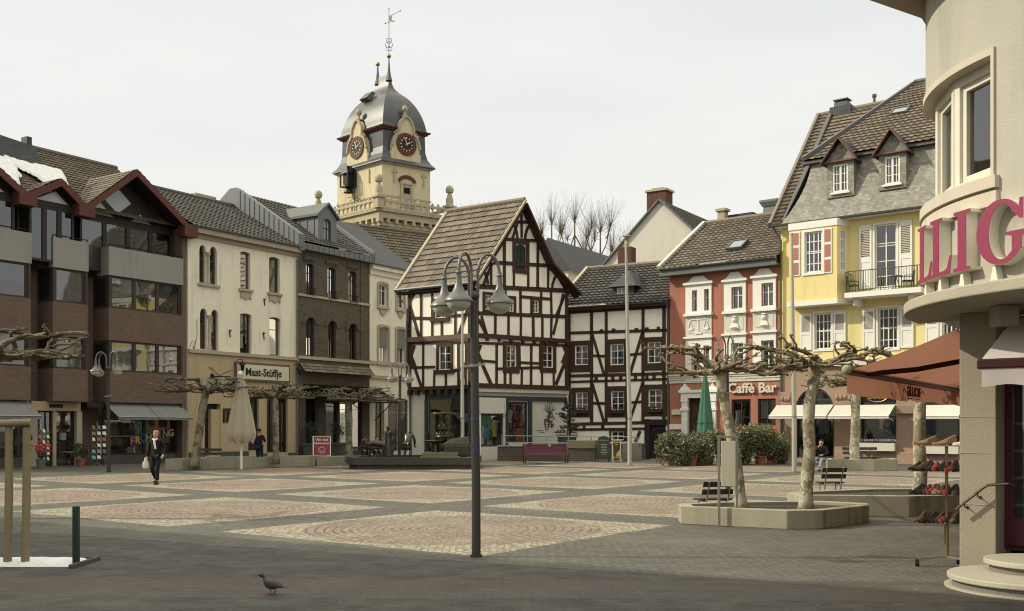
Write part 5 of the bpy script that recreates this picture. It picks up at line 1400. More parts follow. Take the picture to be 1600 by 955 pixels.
# ================================================================== red house with the cafe
def red_house():
    f=Fac(rrow(1046.5), rrow(1219.5)); L=f.L; R_=f.rect
    b=f.root('red_cafe_house','brick red plastered cafe house with white scrolled window surrounds','building')
    zt=f.z(1130,424); hs=[]
    w2=[(1082,1090,454,487),(1101,1108.5,452,485.5),(1143.5,1161,448.5,482.5),(1190.5,1208.7,442.5,478.5)]
    w1=[(1081,1090,541,582),(1100,1109,540,581),(1143,1162,536,579),(1190,1210,532,576)]
    for q in w2+w1: hs.append((*R_(*q),0))
    gd=(*R_(1076,1110,622,719),0); g1=(*R_(1143,1173,624,667),0); g2=(*R_(1184,1212,623,665),0); hs+=[gd,g1,g2]
    m=MB(); wall(m,[[(0,0),(L,0),(L,zt),(0,zt)]],hs,0,.2); m.build('wall', M['redwall'], b)
    for i,h in enumerate(hs[:8]):
        nar=i in (0,1,4,5)
        window(b,h,y=.14,fw=.055,bars=(0 if nar else 1,[.62] if i<4 else [.66]),mat='white')
    def sur(ua,ub,v0,v1,idx,idy):
        """white surround with scrolled hood and a relief panel below"""
        um=(ua+ub)/2; x0,x1=f.s(ua),f.s(ub); zb=f.z(um,v1); ztop=f.z(um,v0); zh=ztop-(ztop-zb)*.0
        m=MB(); hl=[h for h in idx]; zs0=min(h[2] for h in hl)-.12; zs1=max(h[3] for h in hl)+.3
        wall(m,[[(x0,zs0),(x1,zs0),(x1,zs1),(x0,zs1)]],hl,-.08,.08)
        for x in (x0,x1): m.face([(x,-.08,zs0),(x,-.08,zs1),(x,0,zs1),(x,0,zs0)])
        s_=m.build('window_surround', M['white'], b)
        m=MB(); m.box(x0-.1,x1+.1,-.2,-.002,zs1,zs1+.12); m.box(x0-.06,x1+.06,-.22,-.002,zs0-.14,zs0-.003)
        cx=(x0+x1)/2; w=(x1-x0)/2; z=zs1+.12; hh=ztop-z
        P=[(-1,0),(-.98,hh*.12),(-.78,hh*.22),(-.66,hh*.42),(-.6,hh*.62),(-.5,hh*.66),(-.46,hh*.9),(-.3,hh)]
        if hh>.2: m.prism([(cx+x*w,z+zz) for x,zz in P]+[(cx-x*w,z+zz) for x,zz in P[::-1]],-.12,-.002)
        m.build('hood', M['white'], s_)
        return x0,x1,zs0
    for ua,ub,v0,idx,idy in ((1072,1112.5,432,(0,1),(4,5)),(1132,1166,425.5,(2,),(6,)),(1177,1213,420,(3,),(7,))):
        x0,x1,z0=sur(ua,ub,v0,0,[hs[i] for i in idx],0)
        um=(ua+ub)/2; h1=[hs[i] for i in idy]; zl=max(h[3] for h in h1)+.42
        m=MB(); m.box(x0,x1,-.06,-.002,zl+.1,z0-.15); pn=m.build('relief_panel', M['white_plaster'], b)
        m=MB(); a=.16; za,zb_=zl+.3,z0-.35
        m.box(x0+a,x1-a,-.08,-.061,za,zb_); pi=m.build('panel_field', M['panelgrey'], pn)
        m=MB(); cx=(x0+x1)/2; cz=(za+zb_)/2
        if len(idx)==2:   # a pair of scales
            m.bar((cx,-.1,cz-.35),(cx,-.1,cz+.55),.05,.04); m.bar((cx-.5,-.1,cz+.38),(cx+.5,-.1,cz+.38),.05,.04,(0,1,0))
            for s_ in (-1,1):
                m.bar((cx+s_*.48,-.1,cz+.38),(cx+s_*.62,-.1,cz-.1),.02,.03,(0,1,0)); m.bar((cx+s_*.48,-.1,cz+.38),(cx+s_*.34,-.1,cz-.1),.02,.03,(0,1,0)); m.prism([(cx+s_*.48-.2,cz-.1),(cx+s_*.48+.2,cz-.1),(cx+s_*.48+.1,cz-.22),(cx+s_*.48-.1,cz-.22)],-.12,-.082)
            m.bar((cx-.2,-.1,cz-.38),(cx+.2,-.1,cz-.38),.08,.04,(0,1,0))
        else:             # a small bust
            m.ball((cx,-.1,cz+.2),.14,10,1.25); m.ball((cx,-.1,cz+.36),.16,8,.4); m.prism([(cx-.25,cz-.25),(cx+.25,cz-.25),(cx+.18,cz-.02),(cx,cz+.08),(cx-.18,cz-.02)],-.14,-.082); m.ball((cx,-.1,cz-.22),.2,8,.5)
        m.build('relief', M['white'], pi, smooth='auto')
        sur(ua,ub,v0,0,h1,0) if False else None
        m=MB(); zs0=min(h[2] for h in h1)-.5; wall(m,[[(x0,zs0),(x1,zs0),(x1,zl),(x0,zl)]],h1,-.08,.08)
        for x in (x0,x1): m.face([(x,-.08,zs0),(x,-.08,zl),(x,0,zl),(x,0,zs0)])
        s2=m.build('window_surround', M['white'], b); m=MB(); m.box(x0-.1,x1+.1,-.2,-.002,zl,zl+.1); m.build('hood', M['white'], s2)
    # band between floors, plinth, quoin strip
    m=MB(); z1,z0=f.z(1130,583),f.z(1130,597); hgt=z1-z0
    for i,(a,c,y) in enumerate(((0,.35,-.06),(.35,.6,-.1),(.6,.85,-.14),(.85,1,-.2))): m.box(-.01,L+.01,y,-.002,z0+hgt*a,z0+hgt*c-.002)
    m.build('string_course', M['white_plaster'], b)
    m=MB(); m.box(0,gd[0]-.45,-.06,-.002,0,.6); m.box(gd[1]+.45,L,-.06,-.002,0,.9); m.build('plinth', M['stone'], b)
    # white stone doorway
    m=MB()
    for x0,x1 in ((f.s(1067),gd[0]),(gd[1],f.s(1120))):
        m.box(x0,x1,-.16,-.002,0,gd[3]); m.box(x0-.06,x1+.06,-.22,-.002,gd[3]-.7,gd[3]-.55); m.box(x0-.04,x1+.04,-.2,-.002,gd[3]-.2,gd[3]-.01)
        cx=(x0+x1)/2; m.prism([(cx-.3,gd[3]+.46),(cx+.3,gd[3]+.46),(cx+.22,gd[3]+.6),(cx+.1,gd[3]+.66),(cx,gd[3]+.82),(cx-.1,gd[3]+.66),(cx-.22,gd[3]+.6)],-.18,-.002)
    x0,x1=f.s(1066),f.s(1121); m.box(x0,x1,-.18,-.002,gd[3],gd[3]+.3); m.box(x0-.1,x1+.1,-.26,-.002,gd[3]+.3,gd[3]+.455)
    ds=m.build('door_surround', M['white'], b)
    m=MB(); m.box(gd[0],gd[1],.15,.19,0.02,gd[3]); d=m.build('door', M['timber'], b); m=MB()
    for i in range(2):
        for j in range(3): m.box(gd[0]+.12+i*(gd[1]-gd[0])/2,gd[0]-.12+(i+1)*(gd[1]-gd[0])/2,.12,.15,.3+j*1.0,1.1+j*1.0)
    m.build('door_panels', M['timber_red'], d)
    for h in (g1,g2): window(b,h,y=.12,fw=.1,bars=(1,[.35]),mat='timber',glass='glass',name='cafe_window')
    add_text('Caffè Bar', .74, M['sand'], b, ((f.s(1142)+f.s(1211))/2,-.1,f.z(1176,607)), .05, .02, xs=1.0, name='lettering')
    m=MB(); x=f.s(1058); m.box(x-.3,x+.3,-.1,-.002,f.z(1058,648),f.z(1058,640)); m.build('small_sign', M['signwhite'], b)
    m=MB(); x=f.s(1057); m.box(x-.4,x+.4,-.1,-.002,f.z(1057,671),f.z(1057,663)); m.build('letter_box', M['white'], b)
    # eaves and roof
    m=MB(); yo=-.55; m.box(-.3,L,yo+.05,.02,zt-.02,zt+.1); m.box(-.35,L,yo-.02,yo+.05,zt-.02,zt+.4); m.build('eaves_board', M['zinc_dark'], b)
    ze=zt+.36; gutter(b,-.35,L,yo-.1,ze+.02,.09)
    ro=5.0; zr=f.z(1155,344,ro)
    rf=MB(); tiles(rf,(-.35,yo,ze),(L+.1,yo,ze),(L+.1,ro,zr),(-.35,ro,zr),.33,.37,.05,.07,4); rf.grid(lambda u,v:(-.35+(L+.45)*u,ro+ro*v,zr-(zr-ze)*v),1,1,lambda u,v:(u*30,v*12)); rf.build('roof', M['tile_brown'], b)
    m=MB(); m.tube([(-.35,ro,zr+.08),(L+.1,ro,zr+.08)],.15,8); m.build('roof_ridge', M['tile_brown'], b)
    m=MB(); m.bar((-.42,yo,ze+.1),(-.42,ro,zr+.1),.2,.26); m.build('verge_mortar', M['white_plaster'], b)
    t=(zr-ze)/(ro-yo); ys=.35*(ro-yo)+yo; 
    uu,vv=1134,396
    # locate the skylight on the slope
    y=1.0
    for _ in range(20):
        zz=f.z(uu,vv,y); y=yo+(zz-ze)/t
    skylight(b,(f.s(uu,y),y,zz+.13),(1,0,0),(0,1,t),.95,1.15)
    m=MB(); y=ro+.2; x0,x1=f.s(1191,y),f.s(1212,y); z1=f.z(1202,322,y); m.hexa(((x0,y,zr-.4),(x1,y,zr-.4),(x1,y+.8,zr-.4),(x0,y+.8,zr-.4)),((x0+.05,y+.05,z1),(x1-.05,y+.05,z1),(x1-.05,y+.75,z1),(x0+.05,y+.75,z1))); m.hexa(((x0-.0,y,z1),(x1,y,z1),(x1,y+.8,z1),(x0,y+.8,z1)),((x0-.15,y-.1,z1+.25),(x1+.15,y-.1,z1+.25),(x1+.15,y+.9,z1+.25),(x0-.15,y+.9,z1+.25))); m.box(x0-.15,x1+.15,y-.1,y+.9,z1+.253,z1+.38); m.build('zinc_chimney', M['zinc'], b)
    m=MB(); y=ro+1.5; x0,x1=f.s(1121,y),f.s(1132,y); m.box(x0,x1,y,y+.5,zr-1,f.z(1126,330,y)); m.box(x0-.1,x1+.1,y-.1,y+.6,f.z(1126,330,y),f.z(1126,326,y)); m.build('chimney', M['stone'], b)
    m=MB(); y=ro+2.2; x0,x1=f.s(1133,y),f.s(1176,y); m.box(x0,x1,y,y+1.2,zr-1.5,f.z(1155,334,y)); c=m.build('roof_vent_block', M['old_vent'], b)
    m=MB()
    for k in range(3): m.box(x0+.5+k*.4,x0+.75+k*.4,y-.02,y-.001,f.z(1155,343,y),f.z(1155,338,y))
    m.build('vent_openings', M['dark'], c)
    shell(b,L,zt-.05,2*ro-.6,'redwall')
    return f
M['panelgrey'] = m_plain('grey_white_panel', '#c7c3b6', .8, .06, 3, 30, .2)
M['old_vent'] = m_brick('vent_brick', '#5a4a42', '#463b36', '#5b524b')
red_f = red_house()

# ================================================================== yellow house with slate mansard and dormers
def yellow_house():
    f=Fac(rrow(1220), rrow(1530)); L=f.L; R_=f.rect
    b=f.root('yellow_house','yellow house with white shutters, balcony and slate dormers above stone shops','building')
    zt=f.z(1330,343); zg=f.z(1330,567); hs=[]
    bo=-.8                                   # bay window projection
    w=[(1273,1299,489,546),(1372,1403,481,545),(1472,1500,473,538)]
    for q in w: hs.append((*R_(*q),0))
    dw=(*R_(1367,1401,350,449),0); hs.append(dw)
    hs.append((*R_(1470,1498,345,405),0))
    m=MB(); wall(m,[[(0,zg),(L,zg),(L,zt),(0,zt)]],hs,0,.2); m.build('wall', M['yellow'], b)
    for i,h in enumerate(hs):
        if i==3: window(b,h,y=.12,fw=.08,bars=(1,[.18,.42,.66,.7]),mat='white',curtain=None,name='balcony_door')
        else: window(b,h,y=.12,fw=.08,bars=(3,[.22,.5,.52,.76]),mat='white')
        o=outline(h); oo=inset(o,-.1); m=MB(); ring(m,oo,o,-.05,.01); m.build('window_surround', M['white'], b)
        # louvred shutters folded back
        for sd in (-1,1):
            wd=.62; x0=(h[0]-.14-wd) if sd<0 else (h[1]+.14); x1=x0+wd
            if i==4 and sd>0: continue
            m=MB(); m.box(x0,x0+.09,-.08,-.02,h[2],h[3]+.05); m.box(x1-.09,x1,-.08,-.02,h[2],h[3]+.05)
            for t0,t1 in ((0,.05),(.42,.5),(.93,1)): m.box(x0+.09,x1-.09,-.08,-.02,h[2]+(h[3]-h[2])*t0,h[2]+(h[3]-h[2])*t1+(.05 if t1==1 else 0))
            m.box(x0+.09,x1-.09,-.06,-.02,h[2]+(h[3]-h[2])*.05,h[2]+(h[3]-h[2])*.42)
            s_=m.build('shutter', M['white'], b)
            m=MB(); z0=h[2]+(h[3]-h[2])*.5; z1=h[2]+(h[3]-h[2])*.93; n=16
            for k in range(n):
                z=z0+(z1-z0)*k/n; m.hexa(((x0+.09,-.075,z),(x1-.09,-.075,z),(x1-.09,-.03,z+.05),(x0+.09,-.03,z+.05)),((x0+.09,-.075,z+.012),(x1-.09,-.075,z+.012),(x1-.09,-.03,z+.062),(x0+.09,-.03,z+.062)))
            m.build('louvres', M['louvre'], s_)
    # bay with coral shutters
    x0,x1=f.s(1233,bo),f.s(1308,bo); xr=f.s(1327,0); za=f.z(1275,470,bo); bw=(*f.rect(1257.5,1285,362,426,bo),0)
    xl=x0
    m=MB(); wall(m,[[(xl,za),(x1,za),(x1,zt),(xl,zt)]],[bw],bo,.15); m.face([(xl,bo,za),(xl,bo,zt),(xl,0,zt),(xl,0,za)])
    # slanted right flank with a narrow window
    fl=Fac((x1,bo),(xr,-.004)); Mf=Matrix.Translation((x1,bo,0))@Matrix.Rotation(fl.rz,4,'Z')
    nw=(.22,fl.L-.22,bw[2],bw[3],0)
    mm=MB(Mf); wall(mm,[[(0,za),(fl.L,za),(fl.L,zt),(0,zt)]],[nw],0,.12); k0=len(m.v); m.v+=mm.v; m.f+=[[i+k0 for i in fc] for fc in mm.f]
    m.face([(xl,bo,za),(x1,bo,za),(xr,0,za),(xl,0,za)]); bay=m.build('bay_window', M['yellow'], b)
    def bayglass(h,Mx,y,nu):
        e=MB(Mx); o=outline(h); i_=inset(o,.08); ring(e,o,i_,y-.04,y+.05)
        for k in range(nu): x=h[0]+(h[1]-h[0])*(k+1)/(nu+1); e.box(x-.025,x+.025,y-.03,y+.03,h[2],h[3])
        for t in (.22,.48,.52,.76): z=h[2]+(h[3]-h[2])*t; e.box(h[0],h[1],y-.028,y+.028,z-.02,z+.02)
        e.build('bay_frame', M['white'], bay); g=MB(Mx); g.face([(x,y+.01,z) for x,z in i_]); g.build('bay_pane', M['glass'], bay)
    bayglass(bw,None,bo+.08,3); bayglass(nw,Mf,.06,1)
    m=MB(); m.box(xl+.1,x1-.05,bo+.55,bo+.6,za+.1,zt-.1); m.build('dark_interior', M['dark'], bay)
    for (ua,ub) in ((1236,1250),(1287,1300)):
        xa,xb=f.s(ua,bo),f.s(ub,bo); m=MB(); m.box(xa,xb,bo-.05,bo-.003,bw[2]-.1,bw[3]+.1); s_=m.build('bay_panel', M['white'], bay)
        m=MB(); n=3; hh=(bw[3]-bw[2]+.2)/n
        for k in range(n): m.box(xa+.07,xb-.07,bo-.07,bo-.051,bw[2]-.1+hh*k+.08,bw[2]-.1+hh*(k+1)-.08)
        m.build('coral_field', M['rust'], s_)
    m=MB(); o=outline(bw); ring(m,inset(o,-.12),o,bo-.06,bo+.01); m.slab([(xl-.08,bo-.1),(x1+.05,bo-.1),(xr+.1,-.004),(xl-.08,-.004)],za-.22,za-.003); m.slab([(xl-.03,bo-.05),(x1+.02,bo-.05),(xr+.05,-.004),(xl-.03,-.004)],zt-.35,zt-.004); m.build('bay_trim', M['white'], bay)
    # balcony
    zb=f.z(1370,455,-1.0); ba=xr+.12; bb=f.s(1440,-1.2)
    m=MB(); m.slab([(ba-.1,-.004),(ba+.1,-1.3),(bb,-1.3),(bb,-.004)],zb-.25,zb); bal=m.build('balcony', M['white'], b)
    m=MB()
    for x in (ba+.5,bb-.6): m.prism([(x-.12,zb-.253),(x+.12,zb-.253),(x+.1,zb-.6),(x-.1,zb-.6)],-.9,-.005)
    m.build('bracket', M['white'], bal)
    m=MB(); zr_=zb+1.05
    for z in (zb+.12,zr_): m.tube([(ba,-.05,z),(ba+.15,-1.22,z),(bb-.08,-1.22,z),(bb-.08,-.05,z)],.025,6)
    for k in range(30):
        x=ba+.15+(bb-.23-ba)*k/29; m.tube([(x,-1.22,zb),(x,-1.22,zr_)],.012 if k%7 else .03,5)
    for k in range(8):
        y=-1.2+1.1*k/7; m.tube([(bb-.08,y,zb),(bb-.08,y,zr_)],.012,5); m.tube([(ba+.1,y,zb),(ba+.1,y,zr_)],.012,5)
    m.build('railing', M['iron2'], bal)
    # ground floor in pinkish stone with arched and square shop fronts
    g1=(*R_(1243,1304,606,716),1.2); g2=(*R_(1345,1401,613,692),0); g3=(*R_(1440,1500,612,696),0); hs2=[g1,g2,g3]
    m=MB(); wall(m,[[(0,0),(L,0),(L,zg),(0,zg)]],hs2,-.05,.35); m.build('ground_floor_wall', M['pinkstone'], b)
    m=MB(); m.box(-.01,L,-.25,.0,zg-.15,zg+.12); m.build('string_course', M['white_plaster'], b)
    for ua,ub in ((1222,1238),(1307,1343),(1403,1438)):
        xa,xb=f.s(ua),f.s(ub); m=MB()
        m.box(xa,xb,-.2,-.053,0,.6)
        zc1=f.z(1320,626); m.box(xa-.05,xb+.05,-.3,-.053,zc1-.35,zc1-.2); m.box(xa,xb,-.22,-.053,zc1-.197,zc1+.5)
        m.hexa(((xa,-.25,zc1-.7),(xb,-.25,zc1-.7),(xb,-.053,zc1-.7),(xa,-.053,zc1-.7)),((xa-.03,-.32,zc1-.353),(xb+.03,-.32,zc1-.353),(xb+.03,-.053,zc1-.353),(xa-.03,-.053,zc1-.353)))
        pr=m.build('stone_pier', M['pinkstone'], b, bevel=.02)
        rg=random.Random(int(ua)); m=MB()
        for k in range(int((xb-xa)/.22)+1):
            m.ball((min(xa+.1+.22*k,xb-.1),-.24,zc1+.12+rg.uniform(-.05,.1)),.13,6)
        m.build('carved_capital', M['pinkstone'], pr)
    m=MB(); m.box(g1[0],g1[1],.25,.3,0,g1[3]); m.build('shop_backing', M['dark'], b)
    m=MB(); o=outline(g1); i_=inset(o,.1); ring(m,o,i_,.05,.15); x=g1[0]+(g1[1]-g1[0])*.45; m.box(x,x+.1,.06,.14,0,g1[3]-.3); m.box(g1[0],g1[1],.065,.135,3.2,3.3); m.box(x+.3,g1[1]-.3,.05,.1,1.5,2.2)
    m.build('shop_front', M['frame_grey'], b)
    m=MB(); m.face([(x_,.16,z) for x_,z in i_]); m.build('shop_pane', M['shopglass'], b)
    for h in (g2,g3):
        window(b,h,y=.12,fw=.08,bars=(0,[.82]),mat='black',glass='shopglass',name='shop_window')
        m=MB(); m.box(h[0],h[1],-.35,-.053,h[2]-.4,h[2]-.004); m.build('window_sill', M['white_plaster'], b)
    m=MB(); m.box(g2[0]+.02,g2[1]-.02,.0,.04,f.z(1372,628),g2[3]-.02); fs=m.build('fascia_sign', M['black'], b)
    add_text('LOEB', .36, M['gold'], fs, ((f.s(1357)+f.s(1385))/2,-.02,f.z(1371,619.5)), .01, .012)
    m=MB(); cx=(f.s(1357)+f.s(1385))/2; cz=f.z(1371,619.5); rx=(f.s(1387)-f.s(1355))/2; pts=[(cx+rx*math.cos(2*math.pi*k/24),-.02,cz+.27*math.sin(2*math.pi*k/24)) for k in range(25)]; m.tube(pts,.018,5,False); m.build('sign_border', M['gold'], fs)
    add_text('10 JAHRE IN EUSKIRCHEN', .17, M['white'], b, ((g2[0]+g2[1])/2+.05,-.0,g2[2]+.12), .004, .004, name='window_lettering')
    dm=MB(); rg=random.Random(2)
    xq=f.s(1374); dm.lathe([(.0,0),(.14,.02),(.1,.3),(.16,.55),(.18,.75),(.05,.85),(.06,.95),(.08,1.05),(0,1.12)],(xq,.35,1.7),10); dm.build('dress_form', M['c_wht'], b, smooth='auto')
    it=MB(); it.box(g2[0]-.1,g3[1]+.1,.75,.8,.1,zg-.2); it.build('dark_interior', M['dark'], b)
    for ua,ub in ((1217,1306),(1308,1402),(1440,1510)):
        x0_,x1_=f.s(ua),f.s(ub); m=MB(); za_,zb_=f.z((ua+ub)/2,633),f.z((ua+ub)/2,650,-1.1)
        m.grid(lambda u,v:(x0_+(x1_-x0_)*u,-.3-1.0*v,za_+(zb_-za_)*v),8,4); m.grid(lambda u,v:(x0_+(x1_-x0_)*u,-1.31,zb_-.14*v),8,1)
        aw=m.build('awning', M['whitefab'], b); m=MB(); m.tube([(x0_,-1.3,zb_),(x1_,-1.3,zb_)],.035,6)
        for x in (x0_+.15,x1_-.15): m.tube([(x,-.1,zb_-.25),(x,-1.28,zb_-.02)],.025,6)
        m.build('awning_bar', M['white'], aw)
    # ---- roofs
    yo=-.55; ze=f.z(1330,339,yo)
    m=MB(); m.box(-.35,L,yo+.03,-.002,zt-.02,zt+.16); m.build('soffit', M['white'], b)
    gutter(b,-.4,L,yo-.05,ze+.05,.1,'zinc_dark')
    pipe(b,[(-.2,yo,ze),(.06,-.12,ze-.7),(.06,-.12,.1)],.055,'zinc_dark')
    ro=6.2; zr=f.z(1298,179,ro); zr2=f.z(1429,132,ro+.5)
    rf=MB(); tiles(rf,(-.3,yo,ze+.05),(2.2,yo,ze+.05),(L,ro,zr),(-.3,ro,zr),.34,.38,.055,.08,3)
    rf.grid(lambda u,v:(-.3+(L+.3)*u,ro+ro*v,zr-(zr-ze)*v),1,1,lambda u,v:(u*30,v*12)); rf.build('roof', M['tile_warm'], b)
    m=MB(); m.tube([(-.3,ro,zr+.08),(L,ro,zr+.08)],.15,8); m.bar((-.36,yo,ze+.1),(-.36,ro,zr+.1),.16,.3); m.build('verge', M['tile_warm'], b)
    m=MB(); m.bar((.42,yo,ze+.2),(.42,ro,zr+.2),.22,.14); m.build('verge_flashing', M['lead'], b)
    yk=.35; zk=f.z(1330,245,yk); xk=f.s(1268,yk); xs=f.s(1222,yo)
    m=MB(); nn=10
    def sl(u,v):
        k=v; yy=yo+(yk-yo)*(k**1.0)+(-.12*(1-k)**3); xx0=xs+(xk-xs)*(1-(1-k)**1.9); zz=ze+.08+(zk-ze-.08)*k
        return (xx0+(L-xx0)*u,yy,zz)
    m.grid(sl,16,nn); m.build('slate_mansard', M['slate'], b)
    m=MB(); m.face([(xk,yk,zk),(xk,yk+4,zk),(xs,yk+2,ze+.1),(xs,yo,ze+.1)]); m.box(xk-.4,L,yk-.3,yk+.1,zk-.08,zk+.06); m.build('kink_board', M['lead'], b)
    xt=f.s(1429,ro+.5)
    rf=MB(); tiles(rf,(xk-.35,yk-.35,zk+.05),(L,yk-.35,zk+.05),(L,ro+.5,zr2),(xt,ro+.5,zr2),.36,.40,.055,.08,3)
    rf.face([(xt,ro+.5,zr2),(L,ro+.5,zr2),(L,2*ro,zk),(xt,2*ro,zk)]); rf.face([(xk-.35,yk-.35,zk+.05),(xt,ro+.5,zr2),(xt,2*ro,zk)]); rf.build('upper_roof', M['tile_warm'], b)
    m=MB(); m.bar((xk-.35,yk-.35,zk+.18),(xt,ro+.5,zr2+.1),.3,.2); m.tube([(xt,ro+.5,zr2+.1),(L,ro+.5,zr2+.1)],.16,8); m.build('roof_hip', M['lead'], b)
    t=(zr2-zk)/(ro+.85)
    def onroof(u,v):
        y=2
        for _ in range(25):
            z=f.z(u,v,y); y=yk-.35+(z-zk-.05)/t
        return Vector((f.s(u,y),y,z))
    q=onroof(1390,186); skylight(b,q+Vector((0,0,.12)),(1,0,0),(0,1,t),.9,.8)
    m=MB(); y=ro+.1; xa,xb=f.s(1300,y),f.s(1333,y); z1=f.z(1316,168,y); m.box(xa,xb,y-.4,y+.8,zr-.5,z1); c=m.build('chimney', M['slate_dark'], b)
    m=MB(); cx=(xa+xb)/2; m.box(cx-.45,cx+.3,y-.1,y+.5,z1+.003,z1+.32); m.box(cx-.5,cx+.35,y-.15,y+.55,z1+.42,z1+.48); m.tube([(cx-.1,y+.2,z1+.3),(cx-.1,y+.2,z1+.45)],.2,8); m.build('chimney_cap', M['lead'], c)
    q=Vector((f.s(1366,ro),ro,zr)); m=MB(); m.tube([q,q+Vector((0,0,.5))],.08,8); m.lathe([(.13,.5),(.13,.65),(0,.7)],q,8); m.build('vent_pipe', M['lead'], b)
    # two gabled slate dormers
    for (wa,wb,v0,v1,pu,pv,fa,fb,fv) in ((1301,1325,257,300,1309,221,1293,1330,250),(1382.5,1406,244.5,287.5,1391.5,208.5,1373,1413,236)):
        yd=-.38; h=(*f.rect(wa,wb,v0,v1,yd),0); x0,x1=h[0]-.3,h[1]+.3; z0=h[2]-.25; zs=h[3]+.15; xm=(x0+x1)/2; zp=zs+1.0
        m=MB(); wall(m,[[(x0,z0),(x1,z0),(x1,zs),(x0,zs)],[(x0-.1,zs),(x1+.1,zs),(xm,zp)]],[h],yd,.12)
        for x in (x0,x1): m.face([(x,yd,z0),(x,yd,zs),(x,yd+2,zs),(x,yd+2,z0)])
        d=m.build('dormer', M['slate'], b)
        m=MB()
        for xa in (x0-.2,x1+.2): m.hexa(((xa,yd-.3,zs-.1),(xm,yd-.3,zp+.12),(xm,yd+2.6,zp+.12),(xa,yd+2.2,zs-.1)),((xa,yd-.3,zs-.02),(xm,yd-.3,zp+.2),(xm,yd+2.6,zp+.2),(xa,yd+2.2,zs-.02)))
        m.build('dormer_roof', M['slate_dark'], d)
        m=MB(); 
        for xa in (x0-.2,x1+.2): m.bar((xa,yd-.33,zs-.06),(xm,yd-.33,zp+.14),.05,.12,(0,1,0))
        m.box(x0-.2,x1+.2,yd-.2,yd-.002,zs-.03,zs+.04); m.build('dormer_bargeboard', M['dormred'], d)
        e=MB(); o=outline(h); i_=inset(o,.08); ring(e,o,i_,yd+.02,yd+.1); xm2=(h[0]+h[1])/2; e.box(xm2-.05,xm2+.05,yd+.03,yd+.1,h[2],h[3])
        for k in (1,3): x=h[0]+(h[1]-h[0])*k/4; e.box(x-.015,x+.015,yd+.05,yd+.09,h[2],h[3])
        for k in (1,2): z=h[2]+(h[3]-h[2])*k/3; e.box(h[0],h[1],yd+.052,yd+.088,z-.015,z+.015)
        e.box(h[0]-.1,h[1]+.1,yd-.1,yd+.0,h[2]-.1,h[2]-.003); e.build('dormer_window', M['white'], d); g=MB(); g.face([(x,yd+.085,z) for x,z in i_]); g.build('dormer_pane', M['paneg'], d)
    shell(b,L,zt-.05,2*ro-.6,'yellow')
    return f
M['louvre'] = m_plain('shutter_grey', '#b3ada0', .6, .05, 5, 30, .05)
M['iron2'] = m_plain('olive_grey_iron', '#57543f', .5, .15, 8, 40, .1, metal=.3)
M['dormred'] = m_plain('dark_red_trim', '#73433a', .6, .1, 6, 30, .1)
M['paneg'] = m_plain('grey_window_glass', '#4d5052', .08, .2, 1.5, 10, .05, spec=.8)
yel_f = yellow_house()
